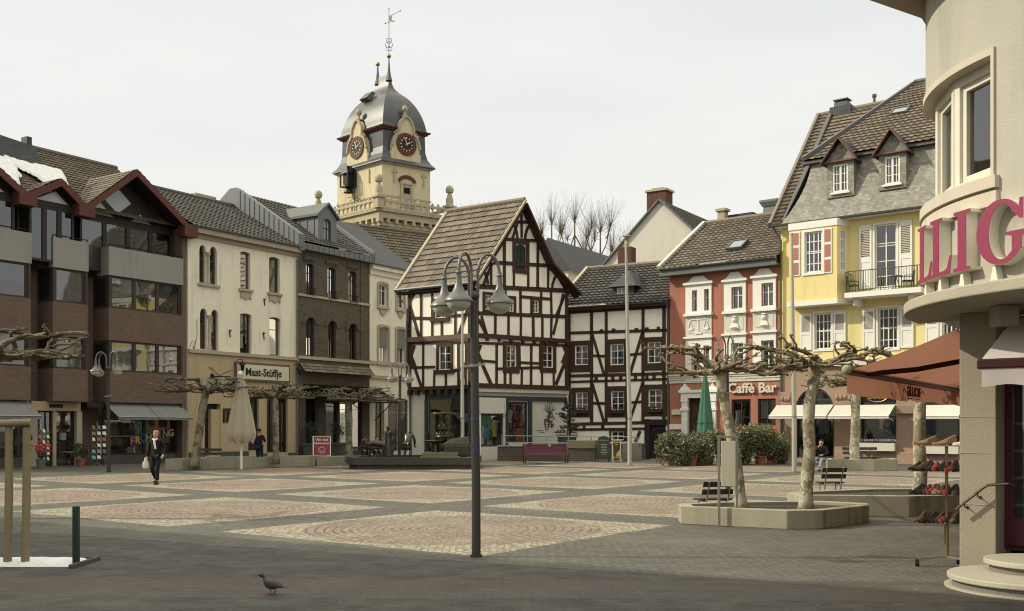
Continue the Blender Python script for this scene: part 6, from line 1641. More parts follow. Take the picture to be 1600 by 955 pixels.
# ================================================================== ground
def ground_material():
    n=N('paved_square'); o=n.obj()
    warp=n.n('ShaderNodeTexNoise',{'Vector':o,'Scale':.6,'Detail':2.0}).outputs[1]
    ow=n.vmath('ADD',o,n.vmath('MULTIPLY',n.vmath('SUBTRACT',warp,(.5,.5,.5)),(.25,.25,0)))
    a=n.math('DIVIDE',n.math('SUBTRACT',n.vmath('DOT_PRODUCT',ow,(.6,.8,0)),13.776),7.1)
    b=n.math('DIVIDE',n.math('SUBTRACT',n.vmath('DOT_PRODUCT',ow,(.8,-.6,0)),-11.63),7.1)
    fa=n.math('SUBTRACT',a,n.math('ROUND',a)); fb=n.math('SUBTRACT',b,n.math('ROUND',b))
    mx=n.math('MAXIMUM',n.math('ABSOLUTE',fa),n.math('ABSOLUTE',fb))
    inreg=n.math('MULTIPLY',n.math('MULTIPLY',n.math('GREATER_THAN',a,-.5),n.math('LESS_THAN',a,4.5)),n.math('MULTIPLY',n.math('LESS_THAN',b,.5),n.math('GREATER_THAN',b,-3.5)))
    # the corner beyond a>0.5 also has panels at b = 1
    inreg2=n.math('MULTIPLY',n.math('GREATER_THAN',a,1.5),n.math('MULTIPLY',n.math('LESS_THAN',b,1.5),n.math('LESS_THAN',a,4.5)))
    inreg=n.math('MAXIMUM',inreg,n.math('MULTIPLY',inreg2,n.math('GREATER_THAN',b,-3.5)))
    pan=n.math('MULTIPLY',n.math('LESS_THAN',mx,.397),inreg)
    r=n.math('SQRT',n.math('ADD',n.math('MULTIPLY',fa,fa),n.math('MULTIPLY',fb,fb)))
    circ=n.math('MULTIPLY',n.math('LESS_THAN',n.math('ADD',r,n.math('MULTIPLY',mx,.06)),.385),pan)
    # cobbles of the panels
    vo=n.n('ShaderNodeTexVoronoi',{'Vector':n.vmath('MULTIPLY',o,(1,1,0)),'Scale':10.0,'Randomness':.6})
    vd=n.n('ShaderNodeTexVoronoi',{'Vector':n.vmath('MULTIPLY',o,(1,1,0)),'Scale':10.0,'Randomness':.6},feature='DISTANCE_TO_EDGE')
    sepc=n.n('ShaderNodeSeparateColor',{0:vo.outputs['Color']})
    rnd=sepc.outputs[0]
    joint=n.ramp(vd.outputs['Distance'],.03,.2)
    # rings of larger setts inside the circles: radial courses, each broken into stones
    rr=n.math('MULTIPLY',r,7.1/.15); fr=n.math('FRACT',rr); ringj=n.ramp(n.math('ABSOLUTE',n.math('SUBTRACT',fr,.5)),.33,.47)
    ang=n.math('ARCTAN2',fa,fb); rn=n.math('FLOOR',rr)
    cnt=n.math('MULTIPLY',n.math('ADD',rn,1.0),5.0)
    fan=n.math('FRACT',n.math('ADD',n.math('DIVIDE',n.math('MULTIPLY',ang,cnt),6.2832),n.math('MULTIPLY',rn,.37)))
    angj=n.ramp(n.math('ABSOLUTE',n.math('SUBTRACT',fan,.5)),.36,.48)
    cell=n.n('ShaderNodeTexWhiteNoise',{0:n.n('ShaderNodeCombineXYZ',{0:rn,1:n.math('FLOOR',n.math('ADD',n.math('DIVIDE',n.math('MULTIPLY',ang,cnt),6.2832),n.math('MULTIPLY',rn,.37))),2:0.0}).outputs[0]})
    big=n.noise(o,.35,4,.6); mid=n.noise(o,1.7,4,.6); fine=n.noise(o,30,3)
    pink=n.mix(n.math('MULTIPLY_ADD',cell.outputs[0],.4,n.math('MULTIPLY',rnd,.6)),hexc('#887160'),hexc('#b0977f')); pink=n.mix(n.math('MULTIPLY',n.ramp(mid,.45,.75),.6),pink,hexc('#aea083'))
    pink=n.mix(n.math('MULTIPLY_ADD',joint,-.42,.42),pink,hexc('#4a3e34')); pink=n.mix(n.math('MULTIPLY',n.math('MAXIMUM',ringj,n.math('MULTIPLY',angj,.7)),n.math('MULTIPLY',n.ramp(n.noise(o,1.1,4,.6),.30,.58),.95)),pink,hexc('#40352c'))
    cream=n.mix(rnd,hexc('#9b927a'),hexc('#bdb396')); cream=n.mix(joint,hexc('#756d58'),cream)
    # grey setts laid in rows along the rows of houses
    rot=n.n('ShaderNodeCombineXYZ',{0:n.vmath('DOT_PRODUCT',o,(.8,-.6,0)),1:n.vmath('DOT_PRODUCT',o,(.6,.8,0)),2:0.0}).outputs[0]
    br=n.n('ShaderNodeTexBrick',{'Vector':rot,'Color1':hexc('#625f56'),'Color2':hexc('#524f46'),'Mortar':hexc('#383630'),'Scale':1.0,'Mortar Size':.012,'Mortar Smooth':.3,'Brick Width':.17,'Row Height':.12})
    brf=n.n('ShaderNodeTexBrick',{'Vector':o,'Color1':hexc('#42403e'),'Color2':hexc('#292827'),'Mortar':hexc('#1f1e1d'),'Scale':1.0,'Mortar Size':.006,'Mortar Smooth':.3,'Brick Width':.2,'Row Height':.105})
    sp=n.n('ShaderNodeSeparateXYZ',{0:ow})
    fore_shade=n.math('LESS_THAN',n.math('ADD',sp.outputs[1],n.math('MULTIPLY',sp.outputs[0],.5)),13.2)  # darker setts up to the shadow line: shade painted into the colour
    grey=n.mix(fore_shade,br.outputs[0],brf.outputs[0])
    grey=n.mix(n.math('MULTIPLY',n.ramp(mid,.4,.8),.45),grey,hexc('#635e50'))
    # reddish band crossing the foreground
    yb=n.math('SUBTRACT',sp.outputs[1],n.math('MULTIPLY',sp.outputs[0],-.03))
    band=n.math('MULTIPLY',n.math('GREATER_THAN',yb,10.55),n.math('LESS_THAN',yb,11.85))
    brp=n.n('ShaderNodeTexBrick',{'Vector':o,'Color1':hexc('#54473f'),'Color2':hexc('#463c36'),'Mortar':hexc('#352e29'),'Scale':1.0,'Mortar Size':.007,'Brick Width':.2,'Row Height':.1})
    grey=n.mix(band,grey,brp.outputs[0])
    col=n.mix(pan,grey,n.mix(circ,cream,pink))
    # light worn dust, salt marks, dark damp stains
    dust=n.ramp(big,.48,.72); col=n.mix(n.math('MULTIPLY',dust,n.math('MULTIPLY_ADD',fore_shade,-.18,.3)),col,hexc('#8f8570'))
    damp=n.ramp(n.noise(o,.22,5,.65,(1,2.2,1)),.55,.72); col=n.mix(n.math('MULTIPLY',damp,.35),col,hexc('#3b3935'))
    salt=n.math('MULTIPLY',n.ramp(n.noise(o,.8,6,.7,(.5,2.6,1)),.66,.74),n.ramp(n.noise(o,8,4,.7),.4,.6))
    col=n.mix(n.math('MULTIPLY',salt,.6),col,hexc('#c9c7bf'))
    spk=n.ramp(n.noise(o,9,2,.5),.74,.78); col=n.mix(n.math('MULTIPLY',spk,.5),col,hexc('#b5b1a6'))
    col=n.mix(n.math('MULTIPLY',fine,.35),col,hexc('#3d3a34'))
    g1=n.ramp(n.noise(o,55,3,.7),.35,.7); g2=n.ramp(n.noise(o,17,4,.7,(1,.6,1)),.4,.65)
    col=n.mix(n.math('MULTIPLY',n.math('MULTIPLY',g1,g2),.55),col,hexc('#24221f')); col=n.mix(n.math('MULTIPLY',n.ramp(n.noise(o,38,2,.6),.6,.75),.3),col,hexc('#a39d8e'))
    h=n.mix(pan,n.mix(fore_shade,br.outputs[1],brf.outputs[1]),n.mix(circ,n.math('SUBTRACT',1.0,joint),n.math('MAXIMUM',ringj,angj)))
    bw=n.n('ShaderNodeRGBToBW',{0:h}).outputs[0]
    nb=n.bump(bw,-.5,.02); nb=n.bump(mid,.25,.05,nb); nb=n.bump(fine,.4,.01,nb)
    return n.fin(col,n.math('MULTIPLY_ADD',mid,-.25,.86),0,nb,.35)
gm=MB(); gm.face([(-700,-400,0),(700,-400,0),(700,1400,0),(-700,1400,0)])
g=gm.build('paved_ground',ground_material()); tag(g,'paved town square of grey setts with diamond panels of pink cobbles','ground',kind='structure')

# ================================================================== corner shop with rounded front
def corner_shop():
    C=Vector((7.65,12.0,0)); b=thing('corner_shop','cream rounded corner shop with concrete canopy, taupe pier and wine red door','building',C)
    MW=Matrix.Translation(-C)                # world -> local
    def W(): return MB(MW)
    def P(r,a,z=0): return Vector((r*math.cos(R(a)),r*math.sin(R(a)),z))
    A0,A1,AW=147,232,200.7
    dA=Vector((.5493,.8356,0)); dB=Vector((.788,-.615,0))
    r=2.6; zc=3.32; zs=4.42; zh=5.86; zt=7.2
    def cyl(m,r0,a0,a1,z0,z1,n=28):
        m.grid(lambda u,v:P(r0,a0+(a1-a0)*u,z0+(z1-z0)*v),n,1)
    # upper wall round the corner with the wide window opening
    m=MB(); AL=147
    cyl(m,r,A0,A1,zc-.1,zs); cyl(m,r,A0,A1,zh,zt+.2); cyl(m,r,AW,A1,zs,zh,20)
    ri=2.36
    for a in (AW,): m.face([P(r,a,zs),P(ri,a,zs),P(ri,a,zh),P(r,a,zh)])
    m.grid(lambda u,v:P(r+(ri-r)*v,AL+(AW-AL)*u,zh),24,1); m.grid(lambda u,v:P(r+(ri-r)*v,AL+(AW-AL)*u,zs),24,1)
    p0=P(r,A0); q0=p0+dA*13; j0=p0+dA*.5; V3=lambda z:Vector((0,0,z))
    for pa,z0,z1 in ((p0,zc-.1,zs),(j0,zs,zh),(p0,zh,zt+.2)): m.face([pa+V3(z0),q0+V3(z0),q0+V3(z1),pa+V3(z1)])
    nI=Vector((.8356,-.5493,0))*.4; m.face([j0+V3(zs),j0+nI+V3(zs),j0+nI+V3(zh),j0+V3(zh)]); m.face([p0+V3(zs),j0+V3(zs),j0+nI+V3(zs),p0+nI+V3(zs)]); m.face([p0+V3(zh),j0+V3(zh),j0+nI+V3(zh),p0+nI+V3(zh)])
    p1=P(r,A1); q1=p1+dB*9; m.face([p1+Vector((0,0,zc-.1)),q1+Vector((0,0,zc-.1)),q1+Vector((0,0,zt+.2)),p1+Vector((0,0,zt+.2))])
    m.face([q0+Vector((0,0,0)),q0+Vector((9,-4,0)),q0+Vector((9,-4,zt)),q0+Vector((0,0,zt))])
    m.build('upper_wall',M['shopwall'],b,smooth='auto',fixn=False)
    # window trim: lintel ring, sill ring
    m=MB()
    def ringseg(m,r0,r1,z0,z1,a0,a1,n=30):
        for k in range(n):
            a=a0+(a1-a0)*k/n; c=a0+(a1-a0)*(k+1)/n
            m.hexa((P(r0,a,z0),P(r1,a,z0),P(r1,c,z0),P(r0,c,z0)),(P(r0,a,z1),P(r1,a,z1),P(r1,c,z1),P(r0,c,z1)))
    ringseg(m,ri+.02,r+.03,zh-.06,zh+.02,AL,AW+.4); ringseg(m,ri,r+.07,zs-.07,zs+.06,AL,AW+1.6); ringseg(m,r-.05,r+.05,zs-.26,zs-.103,A0,AW+1.5)
    a=AW+.6; m.hexa((P(r-.2,AW-.5,zs+.06),P(r+.03,AW-.5,zs+.06),P(r+.03,AW+.4,zs+.06),P(r-.2,AW+.4,zs+.06)),(P(r-.2,AW-.5,zh-.06),P(r+.03,AW-.5,zh-.06),P(r+.03,AW+.4,zh-.06),P(r-.2,AW+.4,zh-.06)))
    m.build('window_trim',M['trimpale'],b)
    # three flat casements in the bend
    angs=[AW-.7,181,161,AL+.2]; rw=2.43
    for a0,a1 in zip(angs,angs[1:]):
        p,q=P(rw,a0),P(rw,a1); d=(q-p); L=d.length; rz=math.atan2(-d.y,-d.x)
        Mx=Matrix.Translation(q)@Matrix.Rotation(rz,4,'Z')
        m=MB(Mx)
        o=[(0,zs+.06),(L,zs+.06),(L,zh-.06),(0,zh-.06)]; i=inset(o,.1); ring(m,o,i,-.06,.08); o2=inset(o,.1); i2=inset(o,.17); ring(m,o2,i2,-.02,.06)
        w=m.build('window',M['warmwhite'],b,bevel=.008)
        m=MB(Mx); m.face([(x,.03,z) for x,z in i2]); m.build('pane',M['bigglass'],w)
        m=MB(Mx); m.grid(lambda u,v:(i2[0][0]+(i2[1][0]-i2[0][0])*(.3+.7*u),.2+.03*math.sin(u*28),zs+.1+(zh-zs-.2)*v),24,1); m.build('curtain',M['curtain'],w,smooth=True)
    m=MB(); cyl(m,1.3,A0,AW+10,zs-.2,zh+.2,16); m.build('room_wall',M['roomgrey'],b)
    # pot plants on the inner sill
    for a,h in ((198,.55),(193,.35),(189,.3)):
        c=P(2.16,a,zs+.08); m=MB(); m.lathe([(.05,0),(.075,.14),(.06,.14),(0,.12)],c,10); pt=m.build('plant_pot',M['c_wht'],b,smooth='auto'); rg=random.Random(a); m=MB()
        for k in range(26):
            q=c+Vector((rg.uniform(-.06,.06),rg.uniform(-.06,.06),.14+rg.uniform(0,h))); d=Vector((rg.uniform(-1,1),rg.uniform(-1,1),rg.uniform(-.3,1))).normalized()*.11; e=d.orthogonal().normalized()*.035; m.face([q-e,q+d*.6+e*.3,q+d,q+d*.5-e])
        m.build('plant_leaves',M['leaf_dark'],pt,fixn=False)
    # eaves overhang
    m=MB(); arcp=[P(3.28,a) for a in range(162,A1+7,4)]; cut=Vector((-2.21,1.6,0)); ext0=cut+dA*13; pts=[(cut.x,cut.y)]+[(q.x,q.y) for q in arcp]; ext1=P(3.28,A1+6)+dB*9
    pts=[(ext0.x,ext0.y)]+pts+[(ext1.x,ext1.y),(9,0),(12,8)]
    m.slab(pts,zt,zt+.16); m.build('roof_overhang',M['shoppier'],b); m=MB()
    pts2=[cut+Vector((0,0,zt+.12))]+[q+Vector((0,0,zt+.12)) for q in arcp]; m.tube(pts2+[ext1+Vector((0,0,zt+.12))],.08,8); m.build('gutter',M['zinc'],b,smooth='auto')
    # canopy
    m=MB(); rc=2.86; pts=[(P(rc,a).x,P(rc,a).y) for a in range(A0-3,A1+4,3)]; e0=P(rc,A0-3)+dA*.4; e1=P(rc,A1+3)+dB*9
    m.slab([(P(1.2,A0).x,P(1.2,A0).y),(e0.x,e0.y)]+pts+[(e1.x,e1.y),(P(1.2,A1).x+6,P(1.2,A1).y-4)],3.18,3.315); m.build('canopy',M['canopy'],b,bevel=.02)
    # roughcast pier, door recess, ground-floor walls
    a_=Vector((5.55,12.7,0)); b_=Vector((5.88,12.44,0)); c_=Vector((6.28,13.05,0))
    m=W(); m.slab([(p.x,p.y) for p in (a_,b_,c_,a_+dA*.74)],0,3.18); m.build('pier',M['shoppier'],b,bevel=.012)
    m=W()
    for z in (.82,1.45,1.9): 
        n_=Vector((-.615,-.788,0))*.004
        q=[a_+n_,b_+n_]; m.bar(q[0]+Vector((0,0,z)),q[1]+Vector((0,0,z)),.006,.008)
    m.build('pier_joints',M['canopy'],b)
    m=W(); w0=a_+dA*.75; w1=a_+dA*12; nn=Vector((.8356,-.5493,0))
    m.hexa((w0,w1,w1+nn*.2,w0+nn*.2),[q+Vector((0,0,3.17)) for q in (w0,w1,w1+nn*.2,w0+nn*.2)]); m.build('shop_side_wall',M['shoppier'],b)
    # wine-red door with glass, beyond it a lit display
    Rz=math.atan2(dB.y,dB.x); MD=MW@Matrix.Translation(c_)@Matrix.Rotation(Rz,4,'Z')
    o=[(0,.26),(1.25,.26),(1.25,2.75),(0,2.75)]; i=inset(o,.11)
    i=[(.1,.62),(1.15,.62),(1.15,2.65),(.1,2.65)]
    m=MB(MD); ring(m,o,i,-.03,.04); m.box(.0,1.25,-.05,-.031,.27,.55); d=m.build('shop_door',M['winered'],b,bevel=.006)
    m=MB(MD); m.face([(x,.01,z) for x,z in i]); m.build('door_pane',M['shopglass'],d)
    m=MB(MD); m.tube([(1.0,-.08,1.0),(1.0,-.08,1.7)],.018,8); m.build('door_handle',M['steel'],d,smooth='auto')
    m=MB(MD); m.box(1.25,1.45,-.06,.1,0,3.17); m.box(0,1.25,-.03,.05,2.751,3.17); m.box(1.45,6,-.03,.1,0,.6); m.box(1.45,6,-.03,.1,2.7,3.17); m.build('shop_front',M['darkred'],b)
    m=MB(MD); m.face([(1.45,.02,.6),(6,.02,.6),(6,.02,2.7),(1.45,.02,2.7)]); m.build('shop_pane',M['shopglass'],b)
    m=MB(MD); m.box(-.2,6,1.3,1.35,0,3.1); m.box(-.2,6,.05,1.3,.2,.25); m.build('shop_interior',M['room'],b)
    m=MB(MD)
    for z in (.75,1.1,1.45,1.8): m.box(.05,2.5,.25,.6,z,z+.03)
    sh=m.build('display_shelves',M['steel'],b)
    rg=random.Random(21)
    for z in (.78,1.13,1.48,1.83):
        for k in range(6): 
            m=MB(MD@Matrix.Translation((.2+k*.2,.42,z))); shoe_mesh(m,.11,heel=.04); m.build('display_shoe',M['c_'+rg.choice(['blk','brn','tan','blk','redc'])],sh,smooth='auto')
    # handrail on the pier
    m=W(); n_=Vector((-.615,-.788,0)); f0=a_+n_*.12; tt=(b_-a_).normalized()
    q=[f0+tt*-.02+Vector((0,0,.75)),f0+tt*.30+Vector((0,0,1.03)),f0+tt*.36+Vector((0,0,1.07)),f0+tt*.58+Vector((0,0,1.09)),b_+tt*.2+Vector((0.05,.1,1.05))]
    m.tube(q,.017,8); 
    for k,t in ((.09,.85),(.24,.98)): s_=f0+tt*k+Vector((0,0,t)); m.tube([s_,s_+Vector((0,0,-.06)),s_-n_*.12+Vector((0,0,-.07))],.009,6); m.ball(s_-n_*.115+Vector((0,0,-.07)),.02,8)
    m.build('handrail',M['bronze'],b,smooth='auto')
    # lamp box under the canopy
    m=W(); c=Vector((5.72,11.9,0)); m.box(c.x-.12,c.x+.12,c.y-.12,c.y+.12,2.94,3.178); m.build('soffit_lamp',M['canopy'],b,bevel=.015)
    # steps: two rounded stone slabs on pebble-dash risers
    cs=Vector((5.70,11.2,0))
    def stad(r_,off): 
        pts=[]; base=math.atan2(dB.y,dB.x)
        for k in range(25):
            a=base+math.pi/2+math.pi*k/24; pts.append((cs.x+off.x+r_*math.cos(a),cs.y+off.y+r_*math.sin(a)))
        e=dB*5; pts.append((pts[-1][0]+e.x,pts[-1][1]+e.y)); pts.append((pts[0][0]+e.x,pts[0][1]+e.y))
        return pts
    z=Vector((0,0,0)); up=Vector((.22,.28,0))
    m=W(); m.slab(stad(.90,z),0,.016); m.build('step_footing',M['travertine'],b)
    m=W(); m.slab(stad(.82,z),.016,.09); m.slab(stad(.52,up),.15,.225); s_=m.build('step_riser',M['pebble'],b)
    m=W(); m.slab(stad(.87,z),.09,.15); m.build('step_slab',M['travertine'],b,bevel=.012)
    m=W(); m.slab(stad(.58,up),.225,.285); m.build('step_slab',M['travertine'],b,bevel=.012)
    return b
def shoe_mesh(m,L,heel=.03):
    """one shoe: sole, vamp and open heel counter, toe towards -y"""
    n=8; prof=[]
    for i in range(n+1):
        t=i/n; y=-L*1.15+2.3*L*t
        w=L*(.30+.14*math.sin(math.pi*min(1,t*1.15)))*(1 if t>.08 else .55)*(.95 if t<.6 else .8)
        zb=(max(0,t-.45)/.55)**1.5*heel
        zt=zb+L*(.27+.5*max(0,t-.25)**1.1) if t<.72 else zb+L*(.48+.3*(t-.72))
        prof.append((y,w,zb,zt))
    rings=[]
    for y,w,zb,zt in prof:
        rings.append([m.p(q) for q in ((-w,y,zb),(w,y,zb),(w*.95,y,zb+(zt-zb)*.5),(w*.4,y,zt),(-w*.4,y,zt),(-w*.95,y,zb+(zt-zb)*.5))])
    for a,c in zip(rings,rings[1:]):
        for k in range(6): m.f.append([a[k],a[(k+1)%6],c[(k+1)%6],c[k]])
    m.f.append(rings[0][::-1]); m.f.append(rings[-1])
    if heel>.02: m.box(-L*.18,L*.18,L*.75,L*1.12,0,heel*.95)
    return m
M['trimpale']=m_plain('pale_taupe_trim','#beb19f',.9,.06,3,50,.3,streak=.15); M['warmwhite']=m_plain('warm_white_window_frame','#cfc8b4',.5,.04,6,30,.05)
M['bigglass']=m_glass('large_window_glass',(.8,.82,.8),1.0,.85)
M['roomgrey']=m_plain('pale_room_wall','#cfcabb',.9,.1,2,20,.05)
shop=corner_shop()

# letters on the canopy: magenta faces, deep cream sides
def letter_outline(ch):
    s=.055
    if ch=='I': return [[(0,0),(.41,0),(.41,.05),(.31,.07),(.31,.93),(.41,.95),(.41,1),(0,1),(0,.95),(.1,.93),(.1,.07),(0,.05)]],.41
    if ch=='L': return [[(0,0),(.66,0),(.72,.3),(.66,.3),(.56,.1),(.46,.07),(.30,.07),(.30,.93),(.40,.95),(.40,1),(0,1),(0,.95),(.1,.93),(.1,.07),(0,.05)]],.72
    if ch=='G':
        out=[];inn=[];n=30
        for k in range(n+1):
            a=R(42+(322-42)*k/n); out.append((.45+.45*math.cos(a),.5+.52*math.sin(a)))
        for k in range(n+1):
            a=R(322-(322-42)*k/n); th=math.cos(a); inn.append((.48+.25*math.cos(a)+.0,.5+.44*math.sin(a)))
        p=out+[(.84,.2),(.84,.40),(.92,.43),(.92,.48),(.55,.48),(.55,.43),(.66,.40),(.66,.17)]+inn[3:]+[(.80,.66),(.86,.66),(.86,.98),(.80,.98)]
        return [p],.95
def big_letters():
    C=Vector((7.65,12.0,0))
    def ang(u,r):
        k=(u-800)/F; d=Vector((k,1,0)).normalized(); t=d.dot(C); pr=C-d*t; h=math.sqrt(max(0,r*r-pr.length_squared)); q=d*(t-h)-C
        return math.degrees(math.atan2(q.y,q.x))%360
    root=thing('shop_letters','row of magenta serif letters with cream sides on the round canopy','sign',C)
    r=2.74; hgt=.665; a=None
    spec=[('G',ang(1566,r)),('I',ang(1504,r)),('L',ang(1471,r)),('L',0)]
    spec[3]=('L',spec[2][1]-(spec[1][1]-spec[2][1])*1.08)
    for ch,an in spec:
        polys,w=letter_outline(ch); w*=hgt
        t=R(an); pos=Vector((r*math.cos(t),r*math.sin(t),3.5)); tang=Vector((-math.sin(t),math.cos(t),0)); 
        rz=math.atan2(tang.y,tang.x)
        Mx=Matrix.Translation(pos)@Matrix.Rotation(rz,4,'Z')
        P=[(x*hgt-w/2,z*hgt) for x,z in polys[0]]
        m=MB(Mx); m.prism(P,-.006,.22); o=m.build('letter',M['lettercream'],root)
        # rim and the inset magenta face
        m=MB(Mx); a_=[m.p((x,-.012,z)) for x,z in P]; m.f.append(a_); b_=[m.p((x,-.0061,z)) for x,z in P]; m.f.append(b_[::-1])
        for k in range(len(P)): m.f.append([a_[k],b_[k],b_[(k+1)%len(P)],a_[(k+1)%len(P)]])
        m.build('letter_face',M['magenta'],o)
        m=MB(Mx); 
        for x in (-w*.2,): m.prism([(x-.05,-.19),(x+.05,-.19),(x+.012,.0),(x-.012,.0)],.03,.13)
        m.build('letter_foot',M['lettercream'],o)
big_letters()

# awnings of the corner shop
def shop_awnings():
    dA=Vector((.5493,.8356,0)); nA=Vector((-.8356,.5493,0))
    w=Vector((5.59,13.35,0)); s0,s1=1.12,10.8; out=1.5
    far=w+dA*s1
    f=Fac(far,w+dA*s0); L=f.L
    b=thing('shop_awning','terracotta fabric awning with dark red front bar on the plaza side of the corner shop','awning',f.P0,f.rz)
    m=MB(); m.grid(lambda u,v:(L*u,-out*v,3.14-.54*v-.03*math.sin(v*math.pi)),12,6); cl=m.build('awning_cloth',M['orangefab'],b,smooth=True)
    m=MB(); m.grid(lambda u,v:(L*u,-out-.02+.015*math.sin(u*20)*v,2.56-.30*v-.012*math.sin(u*30)*v),30,3); vl=m.build('valance',M['orangefab'],b,smooth=True)
    add_text('BOLLIG',.25,M['blackthread'],vl,(L-4.5,-out-.02,2.42),.012,.006,xs=1.3);
    m=MB(); m.tube([(L-5.4,-out-.02,2.4),(L-5.25,-out-.02,2.47),(L-5.1,-out-.02,2.42)],.01,5); m.tube([(L-3.9,-out-.02,2.4),(L-3.75,-out-.02,2.47),(L-3.6,-out-.02,2.42)],.01,5); m.tube([(L-5.0,-out-.02,2.3),(L-4.0,-out-.02,2.3)],.008,5); m.build('valance_scroll',M['blackthread'],vl)
    m=MB(); m.box(-.02,L+.02,-out-.05,-out+.05,2.56,2.68); br=m.build('front_bar',M['darkred'],b,bevel=.02)
    m=MB(); m.ball((L+.04,-out,2.62),.075,10); m.build('bar_cap',M['concrete'],br,smooth=True)
    for x in (L-1.0,1.0):
        m=MB(); m.bar((x-1.1,-.05,2.86),(x-.55,-.85,2.68),.06,.08); m.bar((x-.55,-.85,2.68),(x,-out+.05,2.6),.06,.08); m.build('folding_arm',M['darkred'],b)
    # pale awning over the door
    dB=Vector((.788,-.615,0)); P0=Vector((5.25,11.5,0)); f2=Fac(P0,P0+dB); L=3.4
    b2=thing('shop_awning','pale lilac awning with dark red bar over the shop door steps','awning',P0,f2.rz)
    m=MB(); m.grid(lambda u,v:(L*u,1.7*v,2.5+.64*v),10,4); m.build('awning_cloth',M['pinkfab'],b2,smooth=True)
    m=MB(); m.box(-.02,L,-.05,.06,2.42,2.53); m.build('front_bar',M['darkred'],b2,bevel=.015)
    m=MB(); m.grid(lambda u,v:(.03+L*u,-.03+.02*math.sin(u*22)*v,2.42-(.19+.015*math.cos(u*40))*v),40,2); m.build('valance',M['pinkfab'],b2,smooth=True)
    m=MB(); m.bar((.6,.05,2.48),(.9,.9,2.78),.05,.06); m.bar((.9,.9,2.78),(.5,1.65,3.08),.05,.06); m.build('folding_arm',M['darkred'],b2)
M['blackthread']=m_plain('brown_print','#74422e',.8,.1,6,30,0)
shop_awnings()

# the house south-west of the square, outside the picture, whose shadow lies over the foreground
def shade_house():
    P0=Vector((-41.8,28.9,0)); P1=Vector((-11.9,10.4,0)); f=Fac(P1,P0); L=f.L      # its square front faces north-east
    b=f.root('town_house','tall plain cream town house at the near left corner of the square','building')
    # seen from the square its front runs P1 -> P0 reversed, so build it symmetrically
    D=12.0; he=SHADE_H
    m=MB(); m.box(0,L,0,D,0,he); m.build('wall',M['cream2'],b)
    m=MB(); m.face([(0,0,he),(L,0,he),(L,D/2,he+2.6),(0,D/2,he+2.6)]); m.face([(0,D,he),(L,D,he),(L,D/2,he+2.6),(0,D/2,he+2.6)]); m.face([(0,0,he),(0,D,he),(0,D/2,he+2.6)]); m.face([(L,0,he),(L,D,he),(L,D/2,he+2.6)]); m.build('roof',M['slate_dark'],b)
    for k in range(9):
        for j in range(3):
            x=2+k*3.6; z=1+j*3.8
            if x>L-2: continue
            m=MB(); m.box(x,x+1.2,-.05,-.002,z,z+2); w=m.build('window',M['white'],b); m=MB(); m.box(x+.1,x+1.1,-.06,-.051,z+.1,z+1.9); m.build('pane',M['skypane'],w)
SHADE_H=12.0
shade_house()

# ================================================================== camera, sky, sun
cam=bpy.data.cameras.new('camera'); co=bpy.data.objects.new('camera',cam); COL.objects.link(co)
co.location=(0,0,H); co.rotation_euler=(R(90),0,0)
cam.sensor_width=36; cam.lens=36.0; cam.sensor_fit='HORIZONTAL'
cam.shift_y=(HY-477.5)/1600; cam.clip_end=4000; cam.clip_start=.1
SC.camera=co
EL=R(34); AZ=Vector((-.999,.02,0)).normalized()
sv=Vector((AZ.x*math.cos(EL),AZ.y*math.cos(EL),math.sin(EL)))
ld=bpy.data.lights.new('sun','SUN'); lo=bpy.data.objects.new('sun',ld); COL.objects.link(lo)
ld.energy=3.05; ld.angle=R(.6); ld.color=(1.0,.93,.73)
lo.rotation_euler=(-sv).to_track_quat('-Z','Y').to_euler(); lo.location=(-60,0,80)
wd=bpy.data.worlds.new('World'); SC.world=wd; wd.use_nodes=True
nt=wd.node_tree; nt.nodes.clear()
out=nt.nodes.new('ShaderNodeOutputWorld'); bg=nt.nodes.new('ShaderNodeBackground'); sky=nt.nodes.new('ShaderNodeTexSky')
sky.sky_type='NISHITA'; sky.sun_disc=False; sky.sun_elevation=EL; sky.sun_rotation=R(-87); sky.dust_density=3.0; sky.air_density=1.0; sky.altitude=100
tc=nt.nodes.new('ShaderNodeTexCoord'); mp=nt.nodes.new('ShaderNodeMapping'); mp.inputs['Scale'].default_value=(1.2,1.2,5.0)
nz=nt.nodes.new('ShaderNodeTexNoise'); nz.inputs['Scale'].default_value=1.6; nz.inputs['Detail'].default_value=6; nz.inputs['Roughness'].default_value=.55
mr=nt.nodes.new('ShaderNodeMapRange'); mr.inputs[1].default_value=.3; mr.inputs[2].default_value=.7; mr.inputs[3].default_value=.82; mr.inputs[4].default_value=.98
mix=nt.nodes.new('ShaderNodeMix'); mix.data_type='RGBA'
lk=nt.links.new
lk(tc.outputs['Generated'],mp.inputs[0]); lk(mp.outputs[0],nz.inputs[0]); lk(nz.outputs[0],mr.inputs[0]); lk(mr.outputs[0],mix.inputs[0]); lk(sky.outputs[0],mix.inputs[6])
